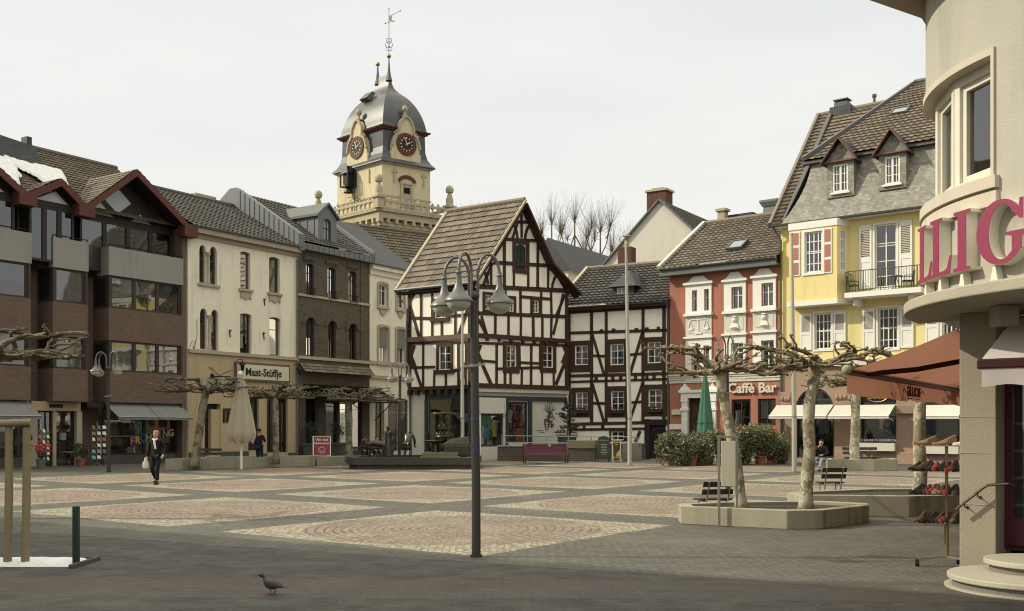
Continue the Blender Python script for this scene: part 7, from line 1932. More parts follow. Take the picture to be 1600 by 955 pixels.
# the veil: cooler towards the top of the view, brightened overhead, out of view, to add fill light
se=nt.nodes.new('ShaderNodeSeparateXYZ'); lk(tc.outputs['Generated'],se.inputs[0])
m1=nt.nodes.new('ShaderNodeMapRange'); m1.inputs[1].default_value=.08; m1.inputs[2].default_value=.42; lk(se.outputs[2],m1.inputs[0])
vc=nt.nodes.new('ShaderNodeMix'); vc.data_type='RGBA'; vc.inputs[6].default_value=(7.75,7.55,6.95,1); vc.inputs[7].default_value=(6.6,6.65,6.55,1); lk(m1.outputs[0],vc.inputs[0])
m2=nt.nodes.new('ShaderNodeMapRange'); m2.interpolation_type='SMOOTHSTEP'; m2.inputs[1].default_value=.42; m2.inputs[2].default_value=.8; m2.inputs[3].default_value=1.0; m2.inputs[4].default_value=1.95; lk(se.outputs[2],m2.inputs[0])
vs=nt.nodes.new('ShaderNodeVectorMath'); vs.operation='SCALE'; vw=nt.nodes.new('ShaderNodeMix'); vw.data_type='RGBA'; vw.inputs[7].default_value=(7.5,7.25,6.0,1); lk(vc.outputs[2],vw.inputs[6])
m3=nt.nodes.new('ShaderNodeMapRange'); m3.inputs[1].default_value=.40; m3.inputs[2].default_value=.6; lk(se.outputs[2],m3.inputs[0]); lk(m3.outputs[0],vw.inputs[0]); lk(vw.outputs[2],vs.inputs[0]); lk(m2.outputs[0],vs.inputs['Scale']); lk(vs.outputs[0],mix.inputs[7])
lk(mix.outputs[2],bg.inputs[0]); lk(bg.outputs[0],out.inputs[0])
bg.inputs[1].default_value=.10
SC.view_settings.view_transform='Standard'; SC.view_settings.look='None'; SC.view_settings.exposure=.42; SC.view_settings.gamma=1.0
SC.cycles.filter_width=1.1; SC.cycles.use_denoising=True; SC.cycles.max_bounces=8; SC.cycles.transparent_max_bounces=16; SC.cycles.diffuse_bounces=3; SC.cycles.glossy_bounces=3
SC.cycles.caustics_reflective=False; SC.cycles.caustics_refractive=False
# ================================================================== street lamps
def lamp():
    p=gr(744,870); b=thing('street_lamp','dark grey street lamp with three gooseneck bell heads, the nearest and largest','lamp',p)
    m=MB(); m.tube([(0,0,0),(0,0,.9),(-.02,0,2.4),(-.035,0,3.52)],[.062,.06,.056,.05],16); m.build('pole',M['lamp'],b,smooth='auto')
    m=MB(); m.tube([(0,0,0),(0,0,.03)],.085,16); m.build('base_ring',M['lamp'],b,smooth='auto')
    m=MB(); m.ball((-.035,0,3.56),.075,14); m.build('pole_ball',M['lamp'],b,smooth=True)
    for a,r,dz in ((183,.40,0),(243,.41,.03),(12,.36,.05)):
        d=Vector((math.cos(R(a)),math.sin(R(a)),0)); o=Vector((-.035,0,0)); pts=[o+d*.06+Vector((0,0,3.54))]
        for k in range(11):
            t=math.pi*k/10; pts.append(o+d*(.06+(r-.06)*(.5-.5*math.cos(t)))+Vector((0,0,3.82+dz+.27*math.sin(t)-(.0 if k<6 else .0))))
        pts.insert(1,o+d*.06+Vector((0,0,3.7))); h=o+d*r+Vector((0,0,3.80+dz))
        m=MB(); m.tube(pts,.021,10); arm=m.build('arm',M['lamphead'],b,smooth='auto')
        m=MB(); m.ball(h,.042,12); m.lathe([(.0,.06),(.03,.05),(.035,-.03),(.04,-.1),(.055,-.18),(.09,-.26),(.15,-.32),(.192,-.365),(.195,-.385),(.165,-.39),(0,-.38)],h,24); hd=m.build('lamp_head',M['lamphead'],b,smooth='auto')
        m=MB(); m.lathe([(.165,-.388),(.16,-.42),(.125,-.48),(.07,-.51),(0,-.518)],h,24); m.build('lamp_glass',M['lampglass'],hd,smooth=True)
    m=MB(); m.tube([(-.03,-.0,2.59),(-.03,0,2.63)],.066,14); m.bar((-.16,-.03,2.6),(.12,-.05,2.63),.03,.03); m.build('bracket',M['steel'],b)
    m=MB(); 
    for z0,z1,a0,a1 in ((1.86,1.9,150,330),(1.42,1.55,255,300)):
        m.grid(lambda u,v:(.0625*math.cos(R(a0+(a1-a0)*u))-.015,.0625*math.sin(R(a0+(a1-a0)*u)),z0+(z1-z0)*v),8,1)
    m.build('sticker',M['bluepaint'],b)
    return b
L1=lamp()
GL='street lamps'; L1['group']=GL
dup(L1,gr(170,738),R(-25),'grey three headed street lamp in front of the brown shop building',GL,1.17)
dup(L1,Vector((at(624,0,47.5).x,47.5,0)),R(150),'grey street lamp with bell heads behind the fountain figures',GL,1.17)
dup(L1,Vector((at(1137,0,29).x,29,0)),R(40),'grey street lamp rising behind the leaning plane tree by the cafe',GL,1.06)
def pole(u,Y,vt,r,lab):
    p=at(u[0],0,Y); p.z=0; top=at(u[1],vt,Y); b=thing('flagpole',lab,'flagpole',p)
    t=top-p; m=MB(); m.tube([(0,0,0),(0,0,2.2),t*.6,t],[r,r,r*.8,r*.55],12); m.build('pole',M['pole'],b,smooth='auto')
    m=MB(); m.tube([(0,0,0),(0,0,.04)],r*1.5,12); m.tube([(0,0,2.2),(0,0,2.26)],r*1.08,12); m.build('pole_collar',M['steel'],b,smooth='auto'); m=MB(); m.ball(t,r*.7,10); m.build('pole_cap',M['pole'],b,smooth=True)
pole((984,978),48.5,381,.105,'tall pale flagpole standing in front of the low half timbered house')
pole((1241,1237),41,366,.10,'tall pale flagpole between the red cafe house and the yellow house')
pole((722.5,722.5),46,480,.085,'slim pale flagpole behind the near street lamp by the fountain')

# ================================================================== near left: bollard, tree stakes, snow
p=gr(119,884); b=thing('bollard','dark green square steel bollard beside the snowy tree bed','bollard',p)
m=MB(); m.box(-.036,.036,-.036,.036,0,.76); m.build('post',M['green'],b,bevel=.005); m=MB(); m.box(-.05,.05,-.05,.05,0,.012); m.build('foot_plate',M['green'],b)
p=gr(14,884); b=thing('tree_stakes','frame of round wooden tree stakes with a cross rail, standing in snow','tree stakes',p)
for (x,y,h) in ((0,0,1.79),(.225,.0,1.77),(-.33,.25,1.8)):
    m=MB(); m.tube([(x-.02,y,-.05),(x,y,h*.5),(x+.01*0,y,h)],[.052,.05,.047],12); m.build('post',M['wood_post'],b,smooth='auto')
m=MB(); m.tube([(-.6,-.06,1.80),(.3,-.03,1.83)],.047,12); m.build('cross_rail',M['wood_post'],b,smooth='auto')
m=MB(); m.bar((-.4,.05,1.48),(.27,.06,1.64),.03,.06); m.build('lath',M['frame_brown'],b)
def snowbed():
    m=MB(); nx,ny=30,16; ids={}; c=gr(20,884)
    for i in range(nx+1):
        for j in range(ny+1):
            x=-2.0+2.85*i/nx; y=-.12+.62*j/ny
            e=min((nx-i)/nx*2.9,.5); e2=min(j/ny,1-j/ny)*1.2
            e=min(e,e2)+.10*mnoise.noise(Vector((x*2,y*5,1)))
            ids[i,j]=m.p((c.x+x,c.y+y,max(-.01,min(.055,e*.5)+.012*mnoise.noise(Vector((x*6,y*6,3))))))
    for i in range(nx):
        for j in range(ny): m.f.append([ids[i,j],ids[i+1,j],ids[i+1,j+1],ids[i,j+1]])
    tag(m.build('snow_patch',M['snow'],None,smooth=True),'patch of old white snow around the tree stakes','snow',kind='stuff')
snowbed()
c=gr(20,884); m=MB(); m.box(c.x-3,c.x+.9,c.y+.5,c.y+.56,0,.05); m.box(c.x+.84,c.x+.9,c.y-.3,c.y+.5,0,.05); tag(m.build('kerb_edging',M['graystone']),'dark edging strip of the snowy tree bed','kerb',kind='structure')

# ================================================================== pigeon
def pigeon():
    p=gr(424,929); b=thing('pigeon','dark grey pigeon walking on the reddish paving band','pigeon',p,0)
    def body(prof,name,mat):
        m=MB(); n=12; rings=[]
        for x,z,rx,rz in prof: rings.append([m.p((x,rx*math.cos(2*math.pi*k/n),z+rz*math.sin(2*math.pi*k/n))) for k in range(n)])
        for r0,r1 in zip(rings,rings[1:]):
            for k in range(n): m.f.append([r0[k],r0[(k+1)%n],r1[(k+1)%n],r1[k]])
        m.f.append(rings[0][::-1]); m.f.append(rings[-1]); return m.build(name,mat,b,smooth=True)
    # trunk from breast to tail, neck and head, all one surface
    body([(-.128,.202,.003,.003),(-.122,.203,.015,.014),(-.108,.206,.022,.022),(-.09,.2,.024,.026),(-.08,.18,.029,.032),(-.074,.155,.038,.04),(-.062,.13,.048,.046),(-.035,.11,.052,.048),(0,.103,.055,.05),(.035,.1,.048,.042),(.065,.095,.034,.028),(.09,.09,.024,.014),(.13,.08,.024,.007),(.165,.07,.022,.004)],'body',M['pigeon'])
    body([(-.122,.2025,.0158,.0148),(-.108,.2055,.0228,.0228),(-.09,.1995,.0248,.0268),(-.08,.1795,.0298,.0328),(-.074,.1545,.0388,.0408),(-.066,.14,.044,.044)],'neck_feathers',M['pigeon_neck'])
    m=MB(); m.tube([(-.126,0,.203),(-.138,0,.199),(-.146,0,.195)],[.006,.004,.001],6); m.build('beak',M['c_blk'],b)
    for s in (-1,1):
        m=MB(); pr=[(-.035,.125,.02),(.0,.118,.034),(.04,.105,.032),(.08,.095,.022),(.125,.082,.008)]
        n=8; rings=[]
        for x,z,h in pr: rings.append([m.p((x,s*(.046-.012*max(0,(x-.0)/.1)+.008*math.sin(2*math.pi*k/n)),z+h*math.cos(2*math.pi*k/n))) for k in range(n)])
        for r0,r1 in zip(rings,rings[1:]):
            for k in range(n): m.f.append([r0[k],r0[(k+1)%n],r1[(k+1)%n],r1[k]])
        m.f.append(rings[0][::-1]); m.f.append(rings[-1]); m.build('wing',M['pigeon_brown'],b,smooth=True)
        m=MB(); x=-.01 if s<0 else .025; m.tube([(x,s*.022,.075),(x+.012,s*.022,.04),(x,s*.022,.008)],[.009,.006,.005],6)
        for dx,dy in ((-.03,.0),(-.022,.014),(-.022,-.014),(.016,0)): m.tube([(x,s*.022,.008),(x+dx,s*.022+dy,.003)],.003,4)
        m.build('leg',M['redleg'],b)
        m=MB(); m.ball((-.112,s*.0215,.209),.0045,8); m.build('eye',M['eyeorange'],b,smooth=True)
M['redleg']=m_plain('pigeon_leg','#7a3a36',.6,.1,9,30,.05); M['eyeorange']=m_plain('pigeon_eye','#b3551e',.3,.1,9,30,0)
pigeon()

# ================================================================== people and bronze figures
def skin(verts,edges,rad,name,mat,parent,extra=None,sub=2):
    me=bpy.data.meshes.new('sk'); bm=bmesh.new(); ly=bm.verts.layers.skin.verify(); vs=[bm.verts.new(v) for v in verts]
    for a,c in edges: bm.edges.new((vs[a],vs[c]))
    for i,v in enumerate(vs):
        r=rad[i]; v[ly].radius=r if isinstance(r,tuple) else (r,r); v[ly].use_root=(i==0)
    bm.to_mesh(me); bm.free()
    o=bpy.data.objects.new('sk',me); COL.objects.link(o)
    o.modifiers.new('s','SKIN').use_smooth_shade=True
    sb=o.modifiers.new('b','SUBSURF'); sb.levels=sub; sb.render_levels=sub
    bpy.context.view_layer.update()
    out=bpy.data.meshes.new_from_object(o.evaluated_get(bpy.context.evaluated_depsgraph_get())); bpy.data.objects.remove(o)
    if extra is not None:
        bm=bmesh.new(); bm.from_mesh(out); k=[bm.verts.new(v) for v in extra.v]
        for f in extra.f:
            try: bm.faces.new([k[i] for i in f])
            except ValueError: pass
        bm.normal_update(); bm.to_mesh(out); bm.free()
    out.name=name; out.materials.clear(); out.materials.append(mat); out.shade_smooth()
    r=bpy.data.objects.new(name,out); COL.objects.link(r); r.parent=parent
    return r
STAND=dict(pel=(0,0,.93),che=(0,.01,1.27),nec=(0,.01,1.46),hea=(0,-.025,1.60),top=(0,-.015,1.70),sh=.185,shz=1.41,
   eL=(.25,.03,1.13),hL=(.25,-.1,.89),eR=(-.25,.03,1.13),hR=(-.25,-.1,.89),kL=(.1,-.06,.5),aL=(.1,.0,.09),kR=(-.1,-.06,.5),aR=(-.1,0,.09))
def figure(name,label,cat,loc,rz,P=None,coat='cloth_black',legs='cloth_black',hair='hair',skin_='skin',sc=1.0,coatlen=.78,group=None,hairlong=False,skirt=False):
    Q=dict(STAND); Q.update(P or {}); V=lambda k:Vector(Q[k])
    b=thing(name,label,cat,loc,rz,group); b.scale=(sc,)*3
    fwd=Vector(Q.get('fwd',(0,-1,0)))
    lat=Vector(Q.get('lat',(1,0,0)))
    chest=V('che'); up=(V('nec')-chest).normalized()
    sL=chest+lat*Q['sh']+up*(Q['shz']-1.27); sR=chest-lat*Q['sh']+up*(Q['shz']-1.27)
    hipL=V('pel')+lat*.09+Vector((0,0,-.03)); hipR=V('pel')-lat*.09+Vector((0,0,-.03))
    hd=V('hea'); hup=(V('top')-hd).normalized(); fw=Vector(Q.get('face',fwd)).normalized()
    # body: trunk, neck, head, arms, legs in one skin
    vs=[V('pel'),chest,V('nec'),hd-hup*.05+fw*.012,hd+hup*.035,hd+hup*.085, sL,V('eL'),V('hL'),sR,V('eR'),V('hR'),hipL,V('kL'),V('aL'),hipR,V('kR'),V('aR')]
    es=[(0,1),(1,2),(2,3),(3,4),(4,5),(1,6),(6,7),(7,8),(1,9),(9,10),(10,11),(0,12),(12,13),(13,14),(0,15),(15,16),(16,17)]
    rd=[.1,.11,.055,(.07,.078),(.083,.095),(.06,.07),.06,.042,.03,.06,.042,.03,.08,.055,.04,.08,.055,.04]
    ex=MB()
    ex.tube([hd+fw*.085+hup*.03,hd+fw*.112-hup*.005,hd+fw*.088-hup*.012],[.008,.016,.01],6)      # nose
    side=fw.cross(hup).normalized()
    for s in (-1,1): ex.ball(hd+side*s*.083-fw*.005,.022,6,1.4)                                       # ears
    for hn,el in (('hL','eL'),('hR','eR')):                                                            # hands: palm, fingers, thumb
        w=V(hn); d=(w-V(el)).normalized(); a=d.cross(fwd).normalized() if abs(d.dot(fwd))<.95 else lat; nrm=a.cross(d)
        ex.tube([w-d*.01,w+d*.035,w+d*.08],[.026,.036,.03],8)
        for k,ln in enumerate((.06,.072,.068,.052)):
            q=w+d*.075+a*(.021-.014*k); ex.tube([q,q+d*ln*.5+nrm*.006,q+d*ln*.9+nrm*.025],[.0095,.009,.007],5)
        q=w+d*.03+a*.03; ex.tube([q,q+a*.025+d*.03,q+a*.028+d*.055+nrm*.01],[.012,.011,.008],5)
    skin(vs,es,rd,'body',M[skin_],b,ex)
    # trousers
    k0=[V('pel')+Vector((0,0,.03)),hipL,V('kL'),V('aL')+(V('kL')-V('aL')).normalized()*.02,hipR,V('kR'),V('aR')+(V('kR')-V('aR')).normalized()*.02]
    if not skirt: skin(k0,[(0,1),(1,2),(2,3),(0,4),(4,5),(5,6)],[(.14,.11),.105,.074,.062,.105,.074,.062],'trousers',M[legs],b)
    else:
        m=MB(); p_=V('pel'); m.lathe([(.14,.12),(.17,0),(.22,-.3),(.29,-.6),(.33,-p_.z+.03),(0,-p_.z+.03)],p_,14); m.build('skirt',M[legs],b,smooth='auto')
    # coat with sleeves
    hem=V('pel')+Vector((0,0,coatlen-.93)); 
    if Q.get('seated'): hem=V('pel')+Vector((0,.02,.02))
    skin([chest,V('pel').lerp(chest,.35),hem,V('nec')-up*.03,sL,V('eL'),V('hL').lerp(V('eL'),.1),sR,V('eR'),V('hR').lerp(V('eR'),.1)],[(0,1),(1,2),(0,3),(0,4),(4,5),(5,6),(0,7),(7,8),(8,9)],[(.155,.135),(.16,.125),(.17,.13),.07,.082,.062,.047,.082,.062,.047],'coat',M[coat],b)
    for a,kn in (('aL','kL'),('aR','kR')):
        q=V(a); f=Vector(Q.get('toe'+a[1],fwd)); z=Vector((q.x,q.y,q.z-.05)); m=MB(); m.tube([z-f*.07,z+f*.0,z+f*.1+Vector((0,0,-.01)),z+f*.19+Vector((0,0,-.015))],[.035,.045,.04,.022],8); m.build('shoe',M['black'] if skin_=='skin' else M[skin_],b,smooth='auto')
    m=MB(); c=hd+hup*.05-fw*.018; n=12
    def hf(u,v):
        th=math.pi*(.02+.58*v); ph=2*math.pi*u; dd=(fw*math.cos(ph)+side*math.sin(ph))
        cut=1-.35*max(0,math.cos(ph))*v
        return c+hup*(.085*math.cos(th*cut)*1.05)+dd*(.098*math.sin(th*cut))*(1.0 if abs(math.sin(ph))>.7 else 1.04)
    m.grid(hf,16,8)
    if hairlong: m.tube([hd-fw*.07+hup*.03,hd-fw*.08-hup*.1,hd-fw*.06-hup*.2],[.09,.09,.05],8)
    m.build('hair',M[hair],b,smooth=True)
    if skin_=='skin':
        for s in (-1,1): m=MB(); m.ball(hd+side*s*.033+fw*.083+hup*.022,.009,6); m.build('eye',M['black'],b,smooth=True)
        m=MB(); m.bar(hd+side*.022+fw*.083-hup*.045,hd-side*.022+fw*.083-hup*.045,.008,.01); m.build('mouth',M['lip'],b)
    return b
M['lip']=m_plain('lips','#8a4a44',.6,.05,9,30,0)
w=gr(244,757)
wk=figure('person','person in a dark coat and pale scarf walking across the square with a white bag','person',w,R(-8),dict(kL=(.09,-.1,.5),aL=(.08,-.1,.09),kR=(-.08,-.12,.49),aR=(-.09,.2,.14),hL=(.3,-.14,.93),eL=(.27,.05,1.14),hR=(-.29,-.03,.85),eR=(-.26,.03,1.12)),'cloth_black','cloth_black','hair_grey',sc=.98)
m=MB(); m.tube([(-.07,-.06,1.46),(0,-.115,1.41),(.07,-.06,1.46)],.035,8); m.tube([(.0,-.135,1.42),(.03,-.16,1.3),(.06,-.155,1.14)],[.03,.035,.03],8); m.build('scarf',M['c_wht'],wk,smooth='auto')
bg_=thing('carrier_bag','white plastic bag hanging from the hand of the walking person','bag',w+Vector((-.32,-.04,.5))); bg_.scale=(.8,.8,.85)
m=MB(); m.lathe([(.0,0),(.1,.01),(.13,.1),(.12,.22),(.06,.3),(.03,.38),(.015,.42)],(0,0,0),10); 
for v in m.v: v.y*=.5; v.x+=.02*math.sin(v.z*30)
m.build('bag_body',M['whitefab'],bg_,smooth='auto')
c=at(405,0,46.5); c.z=0
figure('person','person in a dark jacket standing with back turned behind the beige parasol','person',c,R(165),dict(hR=(-.12,-.25,1.2),eR=(-.25,-.05,1.15),hL=(.1,-.26,1.22)),'cloth_navy','denim_dark','hair',sc=1.02)
SIT=dict(seated=True,pel=(0,.1,.50),che=(0,.06,.86),nec=(0,.03,1.04),hea=(0,-.01,1.17),top=(0,0,1.27),shz=1.40,eL=(.27,.0,.72),hL=(.14,-.22,.62),eR=(-.27,0,.72),hR=(-.1,-.2,.64),kL=(.11,-.36,.50),aL=(.12,-.40,.1),kR=(-.11,-.36,.5),aR=(-.12,-.42,.1))
SITM=dict(SIT); SITM.update(hR=(-.05,-.14,1.02),eR=(-.2,-.16,.8),hL=(.1,-.2,.66),kL=(.12,-.34,.50),kR=(-.13,-.36,.52),aL=(.1,-.5,.1),aR=(-.16,-.56,.1))
c=gr(1289,737); figure('person','person in black jacket and pale jeans seated on the planter edge, hand at mouth','person',Vector((c.x,c.y+.5,0)),R(-35),SITM,'cloth_black','denim','hair',sc=1.0)
for u,lab,ct in ((571,'person in dark maroon top seated on the bench behind the fountain, left of the pair','cloth_maroon'),(589,'person in black coat seated on the bench behind the fountain, right of the pair','cloth_navy')):
    c=at(u,0,51.2); c.z=0; figure('person',lab,'person',c,R(20),SIT,ct,'cloth_black','hair',sc=1.05)
# bronze figures of the fountain
FZ=.5
c=at(637,0,45.2); c.z=FZ
figure('bronze_figure','bronze figure of a stooping man on the fountain rim, seen from behind','statue',c,R(165),dict(pel=(0,.08,.62),che=(0,-.06,.9),nec=(0,-.2,.99),hea=(0,-.32,1.0),top=(0,-.41,1.03),face=(0,-.6,-.8),kL=(.12,-.04,.33),aL=(.13,.06,.06),kR=(-.12,-.04,.33),aR=(-.13,.06,.06),eL=(.25,-.2,.72),hL=(.2,-.36,.5),eR=(-.25,-.2,.72),hR=(-.2,-.36,.5)),'bronze','bronze','bronze','bronze',coatlen=.6)
c=at(606,0,46); c.z=FZ
figure('bronze_figure','bronze figure of a woman in a wide skirt standing on the fountain edge','statue',c,R(30),dict(eR=(-.24,-.1,1.14),hR=(-.3,-.3,1.0)),'bronze','bronze','bronze','bronze',sc=.8,skirt=True)

# ================================================================== fountain
def fountain():
    c=at(648,0,46.6); c.z=0; b=thing('fountain','low dark stone fountain basin with tiered bronze centrepiece','fountain',c)
    m=MB(); m.slab([(-2.25,-2.5),(2.4,-2.5),(2.9,-1.2),(2.9,1.2),(2.2,2.4),(-2.2,2.4),(-2.8,1.2),(-2.75,-1.4)],0,.2)
    m.build('plinth',M['fountstone'],b)
    out=[(-2.35,-2.6),(2.5,-2.6),(3.0,-1.25),(3.0,1.25),(2.3,2.5),(-2.3,2.5),(-2.9,1.25),(-2.85,-1.5)]
    inn=[(x*.87,y*.85) for x,y in out]; m=MB(); n=len(out)
    for k in range(n):
        j=(k+1)%n; m.hexa(((*out[k],.2),(*out[j],.2),(*inn[j],.2),(*inn[k],.2)),((*out[k],.5),(*out[j],.5),(*inn[j],.5),(*inn[k],.5)))
    m.build('basin_rim',M['fountstone'],b)
    m=MB(); m.slab(inn,.3,.36); m.build('water',M['water'],b)
    x0=(695-648)/1600*46.6; 
    m=MB(); m.box(x0-1.0,x0+.75,-1.6,1.0,.36,.52); m.box(x0-.9,x0+.65,-1.45,.9,.52,.68); m.build('stone_steps',M['fountstep'],b)
    y=-.3
    m=MB(); m.box(x0-.0,x0+1.2,y-.5,y+.5,.52,1.02); m.hexa(((x0-.1,y-.5,1.02),(x0+1.15,y-.5,1.02),(x0+1.15,y+.5,1.02),(x0-.1,y+.5,1.02)),((x0+.3,y-.4,1.3),(x0+1.1,y-.4,1.4),(x0+1.1,y+.4,1.4),(x0+.3,y+.4,1.3))); m.build('trough_block',M['bronze'],b,bevel=.03)
    bz=MB()
    bz.lathe([(.0,.68),(.2,.7),(.15,1.1),(.0,1.12)],(x0-.4,y,0),12); bz.lathe([(0,1.05),(.28,1.08),(.5,1.16),(.56,1.21),(.52,1.23),(.3,1.19),(0,1.17)],(x0-.4,y,0),20)
    o=bz.build('lower_bowl',M['bronze'],b,smooth='auto')
    for z,r,dx in ((1.38,.42,.0),(1.72,.3,-.02),(2.42,.6,-.05)):
        m=MB(); m.lathe([(0,z-.05),(r*.6,z-.04),(r,z+.02),(r*.97,z+.05),(r*.5,z+.03),(0,z+.02)],(x0+dx,y,0),18); m.build('bronze_tray',M['bronze'],b,smooth='auto')
    m=MB(); m.lathe([(.1,1.2),(.13,1.4),(.1,1.55),(.18,1.75),(.2,2.0),(.13,2.1),(.08,2.25),(.07,2.42)],(x0,y,0),12); m.build('column',M['bronze'],b,smooth='auto')
    rg=random.Random(4)
    for k in range(16):
        a=2*math.pi*k/16; z=rg.choice((1.42,1.78,2.08)); r=.34 if z<1.7 else .3
        p=Vector((x0+r*math.cos(a),y+r*math.sin(a),z)); m=MB(); m.ball(p,.06,7,1.3); m.ball(p+Vector((.01,-.02,.11)),.04,7); m.tube([p,p+Vector((.12*math.cos(a),.12*math.sin(a),.08))],[.03,.015],5); m.build('bronze_putto',M['bronze'],b,smooth='auto')
fountain()
# bronze cart and goat group on the basin edge
c=at(589,0,45.4); c.z=FZ; b=thing('bronze_group','bronze group of a bent goat and cart handles at the left end of the fountain','statue',c)
m=MB(); m.tube([(-.45,0,.55),(-.2,0,.6),(.1,0,.58),(.35,0,.52)],[.08,.16,.15,.1],10); m.tube([(-.45,0,.55),(-.55,0,.75),(-.68,0,.72)],[.08,.07,.04],8); m.build('goat_body',M['bronze'],b,smooth='auto')
for x,y in ((-.35,-.09),(-.32,.09),(.28,-.09),(.3,.09)): m=MB(); m.tube([(x,y,.5),(x+.04,y,.25),(x,y,0)],[.06,.035,.03],7); m.build('leg',M['bronze'],b,smooth='auto')
m=MB(); m.tube([(-.5,.02,.78),(-.42,.06,.9),(-.3,.08,.86)],[.025,.02,.008],6); m.tube([(-.5,-.02,.78),(-.42,-.06,.9),(-.3,-.08,.86)],[.025,.02,.008],6); m.build('horns',M['bronze'],b)
m=MB(); m.bar((.2,-.3,.05),(.95,-.3,.62),.05,.05); m.bar((-.7,-.25,.5),(.1,-.25,.42),.05,.06); m.tube([(0,-.3,.2),(.12,-.3,.32),(.24,-.3,.2),(.12,-.3,.06),(0,-.3,.2)],.03,6); m.build('cart_handles',M['bronze'],b)
# ================================================================== pollarded plane trees
def pollard(label,path,rads,limbs,seed,bark='bark',name='plane_tree',twig=.5,flat=.18,group='pollarded plane trees',reach=1.4,knob=1.0,rise=.13,dens=1.0):
    rg=random.Random(seed); P=[Vector(p) for p in path]; base=P[0].copy(); base.z=0
    b=thing(name,label,'tree',base,0,group)
    Q=[]; RR=[]
    for i in range(len(P)-1):
        for k in range(4):
            t=k/4; Q.append(P[i].lerp(P[i+1],t)-base+Vector((rg.uniform(-.015,.015),rg.uniform(-.015,.015),0))); RR.append((rads[i]*(1-t)+rads[i+1]*t)*rg.uniform(.94,1.07))
    Q.append(P[-1]-base); RR.append(rads[-1]); RR[0]*=1.25
    m=MB(); m.tube(Q,RR,14)
    m.build('trunk',M[bark],b,smooth=True)
    cr=MB(); top=Q[-1]; r0=rads[-1]
    cr.ball(top,r0*1.25,10,.8)
    def limb(p,d,L,r,depth):
        n=max(3,int(L/.13)); pts=[p.copy()]; rs=[r]; q=p.copy(); dd=d.normalized()
        for k in range(n):
            dd=(dd+Vector((rg.uniform(-.55,.55),rg.uniform(-.55,.55),rg.uniform(-.3,.3)))).normalized(); dd.z*=.8 if depth else .9
            q=q+dd*(L/n); 
            lo=top.z-.12; hi=top.z+flat*2.4
            if q.z<lo: q.z=lo+rg.uniform(0,.04)
            if q.z>hi: q.z=hi-rg.uniform(0,.05)
            pts.append(q.copy()); rs.append(max(.017,r*(1-.55*(k+1)/n))*rg.uniform(.8,1.3))
            if depth<(2 if k%3==0 else 1) and k>0 and rg.random()<dens*(.85 if depth==0 else .5):
                e=(dd+Vector((rg.uniform(-1,1),rg.uniform(-1,1),rg.uniform(-.2,.6)))).normalized(); limb(q,e,L*rg.uniform(.25,.5),rs[-1]*.75,depth+1)
            elif rg.random()<.3:
                cr.ball(q,rs[-1]*rg.uniform(1.1,1.5)*knob,6)
        cr.tube(pts,rs,7)
        for _ in range(rg.randint(2,4)):
            o=Vector((rg.uniform(-1,1),rg.uniform(-1,1),rg.uniform(-.4,1)))*rs[-1]*1.6
            cr.ball(q+o,max(.026,rs[-1]*1.25)*rg.uniform(.8,1.3)*knob,6)
        if twig:
            for _ in range(rg.randint(0,2)):
                e=Vector((rg.uniform(-1,1),rg.uniform(-1,1),rg.uniform(-.2,.5))).normalized()*rg.uniform(.1,.35)*twig*2; cr.tube([q,q+e*.5+Vector((0,0,.02)),q+e],[.012,.009,.004],4)
    for a,L in limbs:
        d=Vector((math.cos(R(a)),math.sin(R(a)),rise)); limb(top+Vector((0,0,-.03)),d,L*reach,r0*.48,0)
    cr.build('crown',M[bark+'_crown'],b,smooth=True)
    return b
def tp(u,v,Y): return at(u,v,Y)
full=[(0,1),(40,.9),(80,.8),(125,.9),(165,1.05),(195,1.0),(235,.85),(280,.8),(325,.95)]
Y=19.3; pollard('leaning plane tree with flat knobbly crown in front of the green parasol',[tp(1159,800,Y),tp(1152,735,Y),tp(1140,665,Y),tp(1128,615,Y),tp(1124,576,Y)],[.13,.105,.098,.095,.11],full,31,reach=1.25)
Y=18.6; pollard('straight plane tree with flat knobbly crown next to the terracotta awning',[tp(1259,800,Y),tp(1264,720,Y),tp(1264,645,Y),tp(1270,600,Y),tp(1274,566,Y)],[.13,.108,.1,.1,.115],full,47,reach=1.12)
Y=42.5; pollard('plane tree trunk behind the seated person, crown under the awning edge',[tp(1335,728,Y),tp(1336,670,Y),tp(1338,600,Y)],[.2,.18,.18],full,5,reach=1.9)
Y=22.2; pollard('plane tree behind the shoe rack rising from the long planter wall',[tp(1437,780,Y),tp(1437,690,Y),tp(1438,580,Y)],[.15,.13,.13],full,8,reach=1.5)
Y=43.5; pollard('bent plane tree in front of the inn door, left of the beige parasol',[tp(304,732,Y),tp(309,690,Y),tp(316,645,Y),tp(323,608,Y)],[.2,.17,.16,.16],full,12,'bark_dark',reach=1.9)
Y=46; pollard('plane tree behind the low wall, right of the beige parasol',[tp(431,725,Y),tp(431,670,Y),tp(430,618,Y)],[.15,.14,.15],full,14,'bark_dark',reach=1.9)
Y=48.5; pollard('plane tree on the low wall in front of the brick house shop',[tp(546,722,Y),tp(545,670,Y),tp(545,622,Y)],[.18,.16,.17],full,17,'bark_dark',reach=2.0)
Y=20; pollard('plane tree with low sparse branches reaching over the wooden stakes',[tp(-75,800,Y),tp(-72,680,Y),tp(-60,575,Y),tp(-55,548,Y)],[.2,.17,.16,.16],[(0,1.25),(12,1.3),(-14,1.3),(30,1.1),(-30,1.0),(60,.8),(120,.9),(180,1),(240,.9)],19,'bark_dark',reach=1.9,knob=.6,rise=.05,dens=.4)

